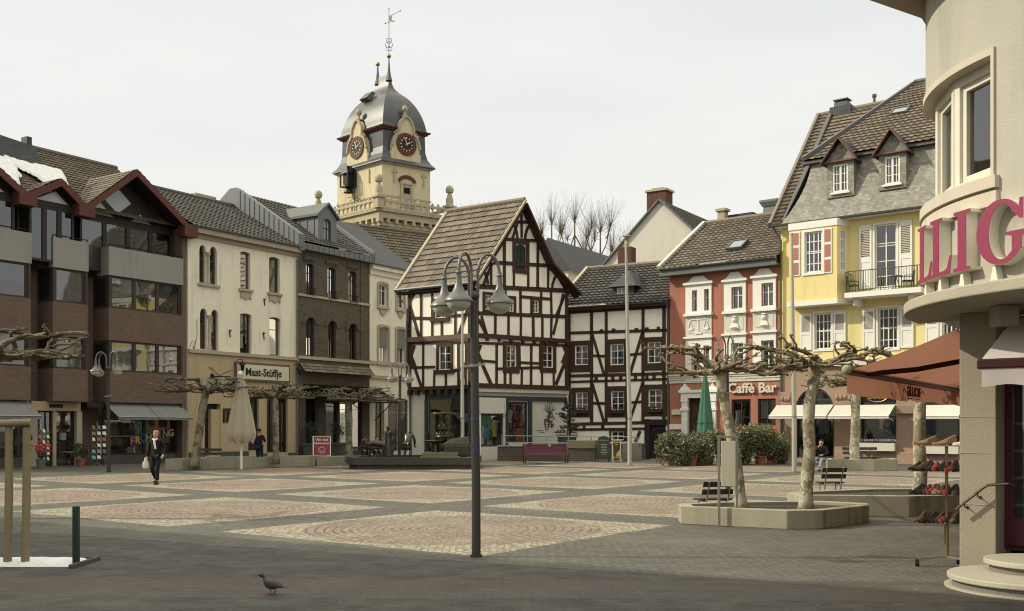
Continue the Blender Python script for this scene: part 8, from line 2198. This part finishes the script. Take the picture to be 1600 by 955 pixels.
def bare_tree(u,Yd,vk,label,seed,forks):
    rg=random.Random(seed); p=at(u,0,Yd); p.z=0; b=thing('bare_tree',label,'tree',p,0,'bare trees behind the roofs'); k=Yd/1600
    zt=at(u,vk,Yd).z
    m=MB(); pts=[Vector((0,0,0)),Vector((rg.uniform(-.2,.2),0,zt*.45)),Vector((0,0,zt*.75)),Vector((0,0,zt))]; m.tube(pts,[.22,.17,.11,.06],8); m.build('trunk',M['twig'],b,smooth=True)
    cr=MB(); heads=[(Vector((0,0,zt)),.15)]
    for du,dv,h0 in forks:
        s=Vector((0,0,zt-h0*k)); e=Vector((du*k,rg.uniform(-1,1),zt+ -dv*k)); mid=s.lerp(e,.5)+Vector((du*k*.12,0,-.25)); cr.tube([s,mid,e],[.06,.045,.04],6); heads.append((e,.11))
        if rg.random()<.8:
            q=s.lerp(e,.6); e2=q+Vector((du*k*.25,rg.uniform(-.6,.6),rg.uniform(.5,1.1))); cr.tube([q,e2],[.045,.035],5); heads.append((e2,.07))
    for c,r in heads:
        cr.ball(c,r*.8,7)
        for i in range(int(62*r/.2)):
            a=rg.uniform(0,2*math.pi); sp=rg.uniform(.0,.75); L=rg.uniform(1.2,3.4)*(r/.2)**.4; d=Vector((sp*math.cos(a),sp*math.sin(a),1)).normalized()
            w=Vector((rg.uniform(-.15,.15),rg.uniform(-.15,.15),0)); cr.tube([c,c+d*L*.5+w,c+d*L+w*1.6+Vector((0,0,.25))],[.012,.009,.005],3,False)
        for i in range(7):
            d=Vector((rg.uniform(-1,1),rg.uniform(-1,1),rg.uniform(-.5,.6))).normalized(); L=rg.uniform(.4,1.4); cr.tube([c,c+d*L],[.014,.006],3,False)
    cr.build('crown',M['twig'],b)
bare_tree(898,95,347,'bare pollarded tree with upright twigs, tallest behind the half timbered gable',3,[(26,10,70),(30,32,95),(-22,20,60),(28,75,20),(-14,60,20)])
bare_tree(938,93,362,'bare pollarded tree with upright twigs, nearest the white gable house',4,[(14,-6,40),(-22,12,50),(20,28,70),(-26,38,60),(24,60,70)])
bare_tree(862,97,350,'bare pollarded tree partly behind the right slope of the timber gable',5,[(-16,14,50),(16,16,40),(-24,40,60)])
bare_tree(985,112,386,'faint bare tree top farthest off, in front of the white gable',6,[(-12,6,30),(14,8,30)])
bare_tree(745,118,352,'faint bare tree whose twigs show above the tiled timber house roof',7,[(-24,4,30),(18,0,30)])

# ================================================================== leaves: shrubs in pots
def leaves(m,c,rx,ry,rz,n,rg,L=.12,W=.03,droop=0.0,clumps=9):
    cl=[]
    for _ in range(clumps):
        a=rg.uniform(0,6.28); r=rg.uniform(.2,.75)**.5; cl.append(Vector((rx*r*math.cos(a),ry*r*math.sin(a),rz*rg.uniform(-.75,.8))))
    for _ in range(n):
        q=rg.choice(cl)+Vector((rg.gauss(0,rx*.3),rg.gauss(0,ry*.3),rg.gauss(0,rz*.25)))
        k=(q.x/rx)**4+(q.y/ry)**4+(q.z/rz)**4
        if k>1.15: q*=1/k**.25*rg.uniform(.8,1.05)
        d=Vector((rg.gauss(0,1),rg.gauss(0,1),rg.gauss(.2-droop,.7))).normalized()*L*rg.uniform(.6,1.3); e=d.cross(Vector((rg.gauss(0,1),rg.gauss(0,1),rg.gauss(0,1)))).normalized()*W
        p=c+q; m.face([p-e*.4,p+d*.45-e,p+d,p+d*.45+e])
def potted(name,label,cat,p,pot_r,pot_h,c_z,rx,ry,rz,n,mat,seed,stem=False,group=None,square=False,L=.14,W=.035,potmat='terracotta'):
    rg=random.Random(seed); b=thing(name,label,cat,p,rg.uniform(-.3,.3),group)
    m=MB(); 
    if square: m.hexa([(sx*pot_r*.8,sy*pot_r*.8,0) for sx,sy in ((-1,-1),(1,-1),(1,1),(-1,1))],[(sx*pot_r,sy*pot_r,pot_h) for sx,sy in ((-1,-1),(1,-1),(1,1),(-1,1))]); m.box(-pot_r*1.07,pot_r*1.07,-pot_r*1.07,pot_r*1.07,pot_h*.86,pot_h*1.0+.004)
    else: m.lathe([(0,0),(pot_r*.72,0),(pot_r*.95,pot_h*.86),(pot_r*1.06,pot_h*.86),(pot_r*1.06,pot_h),(pot_r*.9,pot_h),(pot_r*.85,pot_h*.9),(0,pot_h*.9)],(0,0,0),18)
    m.build('pot',M[potmat],b,smooth='auto')
    m=MB(); 
    for _ in range(1 if stem else 7):
        a=rg.uniform(0,6.28); r=0 if stem else pot_r*.5; m.tube([(r*math.cos(a),r*math.sin(a),pot_h*.85),(r*1.3*math.cos(a),r*1.3*math.sin(a),c_z)],[.03 if stem else .014,.02 if stem else .01],6)
    m.build('stem',M['twig'],b)
    m=MB(); leaves(m,Vector((0,0,c_z)),rx,ry,rz,n,rg,L,W); m.build('foliage',M[mat],b,fixn=False)
    return b
bl=['dense bamboo bush in a terracotta pot, first from the plank gate','bamboo bush in a pot in front of the white cafe doorway','bamboo bush in a pot under the green parasol','bamboo bush in a pot left of the leaning tree trunk','bamboo bush in a pot below the cafe lettering','bamboo bush in a pot below the right cafe window','bamboo bush in a pot at the right end of the cafe hedge']
for i,(u,v,top) in enumerate(((1054,728,678),(1082,728,680),(1105,727,676),(1132,727,674),(1163,726,668),(1190,726,664),(1209,725,678))):
    p=gr(u,v); k=p.y/1600; h=(v-top)*k
    potted('potted_bamboo',bl[i],'potted shrub',p+Vector((0,.3,0)),.3,.42,h*.49,.8,.62,h*.52,3600,'leaf',60+i,group='bamboo bushes along the cafe',square=i%2==0,L=.17,W=.03)
p=gr(1403,725); potted('potted_laurel','round laurel bush in a square terracotta tub by the dark yellow-house shop window','potted shrub',p+Vector((0,.4,0)),.34,.5,1.35,.72,.7,.7,1500,'leaf_dark',81,True,group='laurels by the yellow house',square=True,L=.15,W=.06)
p=gr(1474,722); potted('potted_laurel','laurel bush in a terracotta tub behind the top row of shoes','potted shrub',p+Vector((0,.4,0)),.36,.5,1.5,.75,.7,.75,1500,'leaf_dark',82,True,group='laurels by the yellow house',square=True,L=.15,W=.06)
p=lrow(126,-.9); potted('potted_box','small round box shrub in a terracotta pot at the shop entrance','potted shrub',p,.22,.35,.72,.34,.34,.34,900,'leaf_dark',83,L=.07,W=.03)
for u,s in ((487,90),(527,91)):
    p=lrow(u,-.7); potted('potted_conifer','small conifer in a dark square tub by the brick house shop, '+('left of the doorway' if u<500 else 'beside the shop window'),'potted shrub',p,.4,.9,1.5,.36,.36,.62,700,'fir',s,True,square=True,L=.14,W=.02,potmat='graystone')
def fir():
    p=at(886,0,57.5); p.z=0; b=thing('potted_fir','sparse fir tree in a dark pot beside the coat of arms','tree',p); rg=random.Random(3)
    m=MB(); m.lathe([(0,0),(.4,0),(.55,1.35),(.6,1.35),(.6,1.42),(0,1.4)],(0,0,0),16); m.build('pot',M['graystone'],b,smooth='auto')
    m=MB(); m.tube([(0,0,1.3),(.05,0,2.4),(.02,0,3.4)],[.05,.04,.012],6)
    f=MB()
    for k in range(34):
        z=1.5+1.8*(k/34); L=(1.0-.8*(k/34))*rg.uniform(.6,1.1); a=rg.uniform(0,6.28); s=Vector((0.03,0,z)); e=s+Vector((L*math.cos(a),L*math.sin(a),rg.uniform(-.1,.25))); m.tube([s,e],[.014,.005],4)
        for j in range(60):
            q=s.lerp(e,rg.uniform(.1,1)); d=((e-s).normalized()+Vector((rg.uniform(-1,1),rg.uniform(-1,1),rg.uniform(-.5,1)))).normalized()*.17; w=d.orthogonal().normalized()*.02; f.face([q-w,q+d,q+w])
    m.build('branches',M['twig'],b); f.build('needles',M['fir'],b,fixn=False)
fir()

# ================================================================== parasols
def parasol(label,u,v,vtop,vbot,w,mat,polemat,seed,skirt=True):
    p=gr(u,v); Yp=p.y; b=thing('parasol',label,'parasol',p); k=Yp/1600; zt=at(u,vtop,Yp).z; zb=at(u,vbot,Yp).z; W=w*k/2
    m=MB(); m.tube([(0,0,0),(0,0,zt-.1)],.055,10); m.build('pole',M[polemat],b,smooth='auto'); m=MB(); m.tube([(0,0,0),(0,0,.05)],.3,14); m.build('foot',M['steel'],b)
    m=MB(); ph=seed
    def fn(a,t):
        th=2*math.pi*a; r=.06+(W-.06)*(t**.8); r*=(.80+.20*abs(math.cos(4*th+ph)))
        z=zt-(zt-zb)*t
        if t>.9: r*=1-(t-.9)*2.6; z-=(.22*abs(math.cos(4*th+ph))-.1)*(t-.9)/.1*.8
        return (r*math.cos(th),r*math.sin(th),z)
    m.grid(fn,64,24); m.build('canopy',M[mat],b,smooth=True)
    m=MB(); m.ball((-.05 if skirt else 0,0,zt+.02),.1,10,1.2); m.build('top_cap',M['white' if skirt else mat],b,smooth=True)
    if not skirt:
        m=MB(); z=zt-(zt-zb)*.72; m.tube([(W*.8*math.cos(a/8*6.283),W*.8*math.sin(a/8*6.283),z) for a in range(9)],.035,6); m.build('tie_strap',M[mat],b)
parasol('closed beige parasol on a white pole in front of the inn',377,735,585,690,52,'beigefab','white',.3)
parasol('closed dark green parasol among the bamboo bushes of the cafe',1102,722,584,690,30,'greenfab','white',.9,False)

# ================================================================== concrete planters
def planter(label,pts,h,mat='concrete',soil=True):
    c=sum((Vector(p) for p in pts),Vector())/len(pts); b=thing('tree_planter',label,'planter',(c.x,c.y,0)); P=[(p[0]-c.x,p[1]-c.y) for p in pts]; t=.16
    I=[]
    n=len(P)
    for x,y in P:
        l=math.hypot(x,y); I.append((x*(1-t*1.5/l),y*(1-t*1.5/l)))
    for k in range(n):
        j=(k+1)%n; m=MB(); m.hexa(((*P[k],0),(*P[j],0),(*I[j],0),(*I[k],0)),((*P[k],h),(*P[j],h),(*I[j],h),(*I[k],h))); m.build('wall_block',M[mat],b,bevel=.012)
    m=MB(); m.slab(I,0,h-.06); m.build('soil',M['soil'],b)
g2=lambda u,v: gr(u,v)
a0,a1,a2,a3=g2(1064,819),g2(1230,827.5),g2(1287,826.5),g2(1358,817)
planter('angular weathered concrete planter around the two plane trees at right',[a0,a1,a2,a3,a3+Vector((.15,.5,0)),a3+Vector((-.6,1.15,0)),a0+Vector((.9,1.15,0)),a0+Vector((.05,.6,0))],.33)
b0,b1,b2=g2(1250,806),g2(1421,808.5),g2(1512,806)
planter('long weathered concrete planter wall behind the shoe rack',[b0,b1,b2,b2+Vector((1.0,2.4,0)),b1+Vector((.2,2.6,0)),b0+Vector((.4,1.2,0)),b0+Vector((-.1,.6,0))],.42)
c0,c1,c2=g2(1293,736),g2(1366,736.5),g2(1403,735.5)
planter('low concrete planter the seated person rests on, by the dark yellow-house shop window',[c0,c1,c2,c2+Vector((.3,1.4,0)),c0+Vector((.5,1.8,0))],.48)
d0,d1=g2(258,735),g2(481,729)
planter('long low stone planter in front of the inn',[d0,d1,d1+Vector((.5,2.2,0)),d0+Vector((1.0,3.4,0))],.48)
e0,e1=g2(495,728),g2(556,726)
planter('short low stone planter in front of the brick house',[e0,e1,e1+Vector((.4,1.8,0)),e0+Vector((.4,1.8,0))],.42)

# ================================================================== benches
def bench(label,p,rz,w=1.5,mat='wood_grey',z0=0.0,slats=3,group='slatted wooden benches',arms=False):
    b=thing('bench',label,'bench',(p.x,p.y,z0),rz,group)
    for x in (-w*.33,w*.33):
        m=MB(); m.tube([(x,.0,0),(x,-.02,.12),(x,.02,.38),(x,.1,.6),(x,.2,.86)],.025,7); m.tube([(x,-.42,.38),(x,.02,.38)],.022,6); m.tube([(x,-.40,.38),(x,-.4,0)],.025,6); m.build('leg',M['steel'],b,smooth='auto')
    m=MB()
    for k in range(3): m.box(-w/2,w/2,-.44+.15*k,-.32+.15*k,.40,.44)
    m.build('seat',M[mat],b,bevel=.006); m=MB()
    for k in range(2): y=.09+.07*k; m.hexa(((-w/2,y-.05,.54+.18*k),(w/2,y-.05,.54+.18*k),(w/2,y-.015,.54+.18*k),(-w/2,y-.015,.54+.18*k)),((-w/2,y-.0,.67+.18*k),(w/2,y-.0,.67+.18*k),(w/2,y+.035,.67+.18*k),(-w/2,y+.035,.67+.18*k)))
    m.build('backrest',M[mat],b,bevel=.006); return b
p=at(1120,0,20.6); bench('slatted bench on the planter seen from behind, left of the leaning tree',Vector((p.x,p.y,0)),R(195),.95,z0=-.03).scale=(.75,.8,.85)
p=at(1301,0,26.0); bench('slatted bench standing free behind the planter, seen from behind',Vector((p.x,p.y,0)),R(185),.82,z0=0).scale=(.78,.8,.9)
p=at(326,0,46.8); bench('slatted dark bench beside the inn door behind the low planter',Vector((p.x,p.y,0)),R(-20),1.2)
p=at(575,0,51.6); bench('dark bench with the two seated people behind the fountain',Vector((p.x,p.y,0)),R(10),2.6)
p=at(1345,0,44.2); bench('slatted bench beside the seated person on the right planter',Vector((p.x,p.y,0)),R(0),1.5,z0=.1)
def red_bench():
    p=gr(851,724); b=thing('park_bench','maroon steel bench with curved ends in front of the low brick wall','bench',p,R(12)); w=2.2
    m=MB(); m.grid(lambda u,v:(-w/2+w*u,-.45+.55*v if v<.6 else -.12+.12*(v-.6)/.4+.03,.45-.03*math.sin(v*3) if v<.6 else .43+.5*(v-.6)/.4),10,14); m.build('seat_shell',M['maroon'],b,smooth='auto')
    m=MB(); m.tube([(-w/2,-.46,.45),(w/2,-.46,.45)],.03,8); m.tube([(-w/2,.03,.94),(w/2,.03,.94)],.03,8); m.build('rail',M['maroon'],b,smooth='auto')
    for x in (-w/2,w/2): m=MB(); m.tube([(x,.05,0),(x,.0,.4),(x,.06,.92),(x,-.1,.98),(x,-.35,.8),(x,-.5,.45),(x,-.42,0)],.035,8); m.build('leg',M['maroon'],b,smooth='auto')
    m=MB(); m.tube([(.25,-.02,.9),(.25,-.045,.9)],.06,12); m.build('badge',M['yellowpaint'],b)
red_bench()

# ================================================================== low wall, railing, boards by the timber houses
def low_wall():
    a,c=gr(777,721),gr(931,722); f=Fac(Vector((a.x,a.y+.7,0)),Vector((c.x,c.y+.7,0))); L=f.L
    b=f.root('low_wall','low brick terrace wall with a steel railing before the timber house','wall')
    m=MB(); m.box(0,L,0,.35,0,.78); m.build('brickwork',M['stone_wall'],b); m=MB(); m.box(-.03,L*.72,-.04,.39,.78,.84); m.build('coping',M['concrete'],b,bevel=.01)
    m=MB(); m.box(L*.72,L+.02,-.05,1.2,.7,1.12); m.build('planter_trough',M['fountstep'],b,bevel=.01)
    L2=L*1.42; m=MB()
    for z in (1.0,1.36): m.tube([(.2,.18,z),(L2,.18,z-.05)],.03,8)
    for k in range(7): x=.2+(L2-.2)*k/6; m.tube([(x,.18,.0 if x>L else .84),(x,.18,1.36)],.03,8)
    m.build('railing',M['steel'],b,smooth='auto')
low_wall()
def board_sign(name,label,u,v,vt,w,mat,frame,rz,lines,cat='sign board',tc='white',Yd=None):
    p=gr(u,v)
    if Yd: p=at(u,0,Yd); p.z=0
    h=(at(u,vt,p.y).z); b=thing(name,label,cat,p,rz); tl=.18
    m=MB()
    for x in (-w/2,w/2): m.bar((x,0,0),(x,tl,h),.05,.03); m.bar((x,2.4*tl,0),(x,tl,h),.04,.03)
    m.bar((-w/2,tl,h),(w/2,tl,h),.05,.03); m.bar((-w/2,tl*.22,h*.22),(w/2,tl*.22,h*.22),.05,.03); m.build('frame',M[frame],b)
    m=MB(); m.hexa(((-w/2+.02,tl*.24-.008,h*.24),(w/2-.02,tl*.24-.008,h*.24),(w/2-.02,tl*.24+.008,h*.24),(-w/2+.02,tl*.24+.008,h*.24)),((-w/2+.02,tl*.98-.008,h*.98),(w/2-.02,tl*.98-.008,h*.98),(w/2-.02,tl*.98+.008,h*.98),(-w/2+.02,tl*.98+.008,h*.98))); pn=m.build('panel',M[mat],b)
    for tx,sz,t in lines:
        o=add_text(tx,sz,M[tc],pn,(0,tl*t-.02,h*t),.006,.004)
    return b,pn,h,tl
b,pn,h,tl=board_sign('advert_board','red folding advert board with white frame and smiling face',503,714.5,682,.92,'signred','white',R(14),[('Wir sind',.19,.86),('Nichtraucher',.15,.72)],Yd=55.5)
m=MB(); z=h*.44; y=tl*.44-.022; m.tube([(.17*math.cos(a/20*6.283),y,z+.17*math.sin(a/20*6.283)) for a in range(21)],.014,5,False); m.tube([(.09*math.cos(R(200+14*k)),y,z+.09*math.sin(R(200+14*k))) for k in range(11)],.012,5); m.ball((-.06,y,z+.05),.02,6); m.ball((.06,y,z+.05),.02,6); m.build('smiley',M['white'],pn)
b,pn,h,tl=board_sign('menu_board','dark green chalk menu board with rounded top beside the grey cabinets',944,722,688,.62,'signgreen','signgreen',R(5),[])
m=MB(); m.prism([(.31*math.cos(R(180-18*k)),h+.02+.2*math.sin(R(18*k))) for k in range(11)],tl-.015,tl+.015); m.build('board_crest',M['signgreen'],pn); m=MB()
rg=random.Random(1)
for k in range(7):
    z=h*(.35+.075*k); t=tl*(.35+.075*k)-.022; w_=rg.uniform(.2,.4); m.box(-w_/2,w_/2,t-.004,t,z,z+.018)
m.build('chalk_lines',M['signwhite'],pn)
b,pn,h,tl=board_sign('poster_board','dark poster board with a yellow corner beside the green menu board',964,722,689,.42,'c_brn','signwhite',R(5),[])
m=MB(); m.prism([(-.06,h*.26),(.19,h*.26),(.19,h*.58),(.12,h*.55),(.0,h*.42)],tl*.26-.03,tl*.26-.015); m.build('yellow_field',M['yellowpaint'],pn); m=MB()
for k,w_ in enumerate((.3,.14)): m.box(-w_/2,w_/2,tl*(.9-.1*k)-.025,tl*(.9-.1*k)-.012,h*(.9-.1*k),h*(.9-.1*k)+.05)
m.build('print',M['yellowpaint'],pn)
p=gr(988,722); b=thing('utility_cabinet','grey double street cabinet behind the tall flagpole','cabinet',p,R(-5))
m=MB(); m.box(-.5,.5,.2,.6,.08,1.0); m.build('body',M['cabinet'],b,bevel=.01); m=MB(); m.box(-.48,.48,.22,.58,0,.08); m.build('base',M['concrete'],b)
for x in (-.245,.245): m=MB(); m.box(x-.235,x+.235,.185,.199,.12,.97); d=m.build('door',M['cabinet'],b,bevel=.004); m=MB(); m.box(x+.12,x+.15,.17,.184,.8,.9); m.build('handle',M['black'],d)
# blank information stand by the planter
p=gr(1138,823); b=thing('info_stand','steel frame stand with a blank pale board before the concrete planter','sign stand',p,R(-6))
for x in (-.165,.15): m=MB(); m.box(x-.022,x+.022,-.02,.02,0,1.585); m.build('post',M['framegrey'],b,bevel=.004)
m=MB(); m.box(-.19,.172,-.022,.022,1.586,1.625); m.build('top_bar',M['framegrey'],b,bevel=.004); m=MB(); m.box(-.13,.125,-.03,-.008,.72,1.53); m.build('board',M['signwhite'],b,bevel=.004)

# ================================================================== shop goods on the left
def card_rack(label,u,w,h):
    p=lrow(u,-.55); b=thing('postcard_rack',label,'card rack',p,_l.rz,'postcard racks'); rg=random.Random(u)
    m=MB(); m.tube([(0,0,.1),(0,0,h)],.025,6)
    for a in range(4): m.tube([(0,0,.15),(.3*math.cos(a*1.57),.3*math.sin(a*1.57),.0)],.018,5)
    for z in range(6): m.tube([(-w/2,-.12,.3+z*(h-.4)/6),(w/2,-.12,.3+z*(h-.4)/6)],.01,4)
    m.build('frame',M['steel'],b)
    for i in range(3):
        for j in range(6):
            x=-w/2+w*(i+.5)/3; z=.33+j*(h-.4)/6; m=MB(); c_=rg.uniform(.08,.12); m.hexa(((x-w*c_,-.16,z),(x+w*c_,-.16,z),(x+w*c_,-.15,z),(x-w*c_,-.15,z)),((x-w*c_,-.11,z+.15),(x+w*c_,-.11,z+.15),(x+w*c_,-.1,z+.15),(x-w*c_,-.1,z+.15))); m.build('postcard',M['c_'+rg.choice(['wht','wht','tan','cyan','wht','tan','brn'])],b)
card_rack('tall postcard rack left of the big shop window',152,.85,2.1); card_rack('postcard rack standing beside the red flower bucket',66,.6,1.9)
p=lrow(64,-1.5); b=thing('flower_bucket','zinc bucket full of red flowers outside the shop door','flowers',p); rg=random.Random(8)
m=MB(); m.lathe([(0,0),(.15,0),(.22,.42),(.2,.42),(0,.38)],(0,0,0),14); m.build('bucket',M['zinc'],b,smooth='auto'); m=MB()
for k in range(22): a=rg.uniform(0,6.28); r=rg.uniform(.1,.45); m.tube([(0,0,.35),(r*math.cos(a),r*math.sin(a),rg.uniform(.65,1.0))],.008,4)
m.build('stems',M['leaf_dark'],b); m=MB()
for k in range(60): a=rg.uniform(0,6.28); r=rg.uniform(.05,.55); m.ball((r*math.cos(a),r*math.sin(a),rg.uniform(.7,1.05)),rg.uniform(.04,.075),6,.7)
m.build('blossoms',M['c_redc2'],b,smooth=True)
p=lrow(106,-1.2); b=thing('bistro_table','small folding bistro table beside the shop entrance','table',p); m=MB(); m.tube([(0,0,.68),(0,0,.7)],.3,16); m.build('table_top',M['steel'],b)
for s in (-1,1): m=MB(); m.bar((-.22*s,-.15,0),(.22*s,.15,.68),.03,.03); m.build('leg',M['frame_dark'],b)
# coloured letters strung in the shop window
f=brown_f; b=thing('window_letters','string of coloured paper letters hanging in the shop window','lettering',f.P0,f.rz)
for k,(ch,cn) in enumerate(zip('FRÜHLING',['pink','gold','blue','lime','pink','tan','cyan','gold'])):
    u=206.5+8.7*k; v=690-1.9*k; add_text(ch,.5,M['c_'+cn],b,(f.s(u,.44),.44,f.z(u,v,.44)),.008,.02,name='letter')

# ================================================================== balcony furniture of the yellow house
f=yel_f; zb=f.z(1370,455,-1.0)
def chair(x,y,rz,label,mat):
    q=f.w(x,y,zb); b=thing('balcony_chair',label,'chair',q,f.rz+rz,'balcony chairs'); m=MB(); m.slab([(-.25,-.25),(.25,-.25),(.25,.25),(-.25,.25)],.4,.45); m.build('seat',M[mat],b,bevel=.01); m=MB()
    m.grid(lambda u,v:(-.27+.54*u,.25+.03*math.sin(u*3.14)+.06*v,.45+.5*v),8,4); m.build('backrest',M[mat],b,smooth=True)
    for sx in (-1,1):
        for sy in (-1,1): m=MB(); m.tube([(.22*sx,.22*sy,0),(.22*sx,.22*sy,.42)],.02,6); m.build('leg',M[mat],b)
        m=MB(); m.tube([(.27*sx,-.22,.42),(.28*sx,-.2,.66),(.28*sx,.26,.68)],.02,6); m.build('armrest',M[mat],b)
x0=f.s(1332,-.6); chair(x0,-.6,R(90),'brown wicker chair at the left end of the balcony','wood_grey'); x1=f.s(1418,-.6); chair(x1,-.6,R(-60),'dark metal chair at the right end of the balcony','iron')
q=f.w(f.s(1400,-.6),-.6,zb); b=thing('balcony_table','small dark round metal table on the balcony','table',q); m=MB(); m.tube([(0,0,.68),(0,0,.71)],.32,16); m.build('table_top',M['iron'],b)
for a in range(3): m=MB(); m.tube([(0,0,.68),(.25*math.cos(a*2.1),.25*math.sin(a*2.1),0)],.02,6); m.build('leg',M['iron'],b)

# ================================================================== rolling shoe rack
def shoe_rack():
    p=at(1479,0,13.0); p.z=0; d=Vector((.788,-.615,0)); rz=R(-12); b=thing('shoe_rack','chrome shoe rack on castors beside the shop pier','shoe rack',p,rz)
    m=MB(); m.tube([(0,0,.12),(0,0,1.56)],.02,10); m.tube([(0,0,.12),(0,0,.62)],.028,10); m.build('pole',M['brassy'],b,smooth='auto')
    m=MB(); m.bar((0,0,.13),(-.36,-.05,.1),.05,.025); m.bar((0,0,.13),(.3,-.22,.1),.05,.025); m.bar((0,0,.13),(.2,.3,.1),.05,.025); m.build('foot',M['steel'],b)
    for x,y in ((-.36,-.05),(.3,-.22),(.2,.3)): m=MB(); m.tube([(x-.02,y,.04),(x+.02,y,.04)],.04,12); m.box(x-.015,x+.015,y-.01,y+.01,.04,.1); m.build('castor',M['black'],b)
    tiers=[(.56,-.37,.5,'lowest'),(.92,-.42,.5,'third'),(1.215,-.44,.5,'second'),(1.535,-.33,.5,'top')]
    for z,x0,x1,nm in tiers:
        m=MB(); 
        for y in (-.1,.1): m.tube([(x0,y,z),(x1,y,z)],.008,6)
        for k in range(9): x=x0+(x1-x0)*k/8; m.tube([(x,-.13,z),(x,.13,z)],.006,5); m.ball((x,-.135,z),.012,6)
        m.build('tier',M['steel'],b)
    # shoes rest on the tiers: things of their own
    sm=MB(); shoe_mesh(sm,.14,.025); proto={}
    Rz=Matrix.Rotation(rz,4,'Z'); rg=random.Random(6)
    rows={'lowest':['brn','blk','blk','blk','brn','redc','blk','tan','blk','blk'],'third':['blk','blk','brn','redc','tan','tan','redc','blk','brn','blk'],'second':['blk','brn','blk','blk','redc','blk','blk','redc','blk','blk'],'top':['tan','tan','wht','wht']}
    txt=dict(blk='black',brn='dark brown',redc='red',tan='tan',wht='cream',orange='orange brown')
    tier_txt=dict(lowest='on the lowest tier of the shoe rack',third='on the lower middle tier of the shoe rack',second='on the upper middle tier of the shoe rack',top='on the top tier of the shoe rack')
    for z,x0,x1,nm in tiers:
        L=rows[nm]; L=L+L[1:6] if nm!='top' else L; n=len(L)
        for k,cn in enumerate(L):
            x=x0+.06+(x1-x0-.1)*k/(n-1)
            key=cn
            if key not in proto:
                o=sm.build('shoe',M['c_'+cn],None,smooth='auto'); proto[key]=o; first=True
            else: o=proto[key].copy(); COL.objects.link(o)
            o.location=p+Rz@Vector((x,rg.uniform(-.015,.015),z+.008))
            o.rotation_euler=(R(rg.uniform(-2,6)),0,rz+(R(-62) if nm=='top' else R(-30+rg.uniform(-14,14))))
            sc_=1.0 if nm!='top' else 1.05; o.scale=(sc_,sc_,sc_*1.1)
            tag(o,txt[cn]+' leather shoe '+tier_txt[nm],'shoe','shoes on the rack')
M['brassy']=m_plain('brass_tube','#8a7748',.4,.12,6,30,.05,metal=.7)
shoe_rack()
# ================================================================== every separate block becomes a part of its own
def split_loose(stems):
    for o in list(COL.objects):
        if o.type!='MESH' or o.name.split('.')[0] not in stems: continue
        me=o.data; n=len(me.vertices); par=list(range(n))
        def find(x):
            while par[x]!=x: par[x]=par[par[x]]; x=par[x]
            return x
        for e in me.edges:
            a,c=find(e.vertices[0]),find(e.vertices[1])
            if a!=c: par[a]=c
        gr_={}
        for p in me.polygons: gr_.setdefault(find(p.vertices[0]),[]).append(p)
        if len(gr_)<2: continue
        for k,ps in enumerate(gr_.values()):
            mp={}; vs=[]; fs=[]
            for p in ps:
                f=[]
                for v in p.vertices:
                    if v not in mp: mp[v]=len(vs); vs.append(tuple(me.vertices[v].co))
                    f.append(mp[v])
                fs.append(f)
            nm=bpy.data.meshes.new(o.name.split('.')[0]); nm.from_pydata(vs,[],fs); nm.materials.append(me.materials[0])
            q=bpy.data.objects.new(o.name.split('.')[0],nm); COL.objects.link(q); q.parent=o.parent
            if k==0:
                for ch in list(o.children): ch.parent=q
        bpy.data.objects.remove(o)
split_loose({'brick_band','plinth','string_course','shop_interior','hood','lintel','door_jamb','window_post','pilaster','joist_ends','step_riser','door_panels','bracket','bay_trim','soffit','blank_sign_board','stone_pier','hour_mark'})
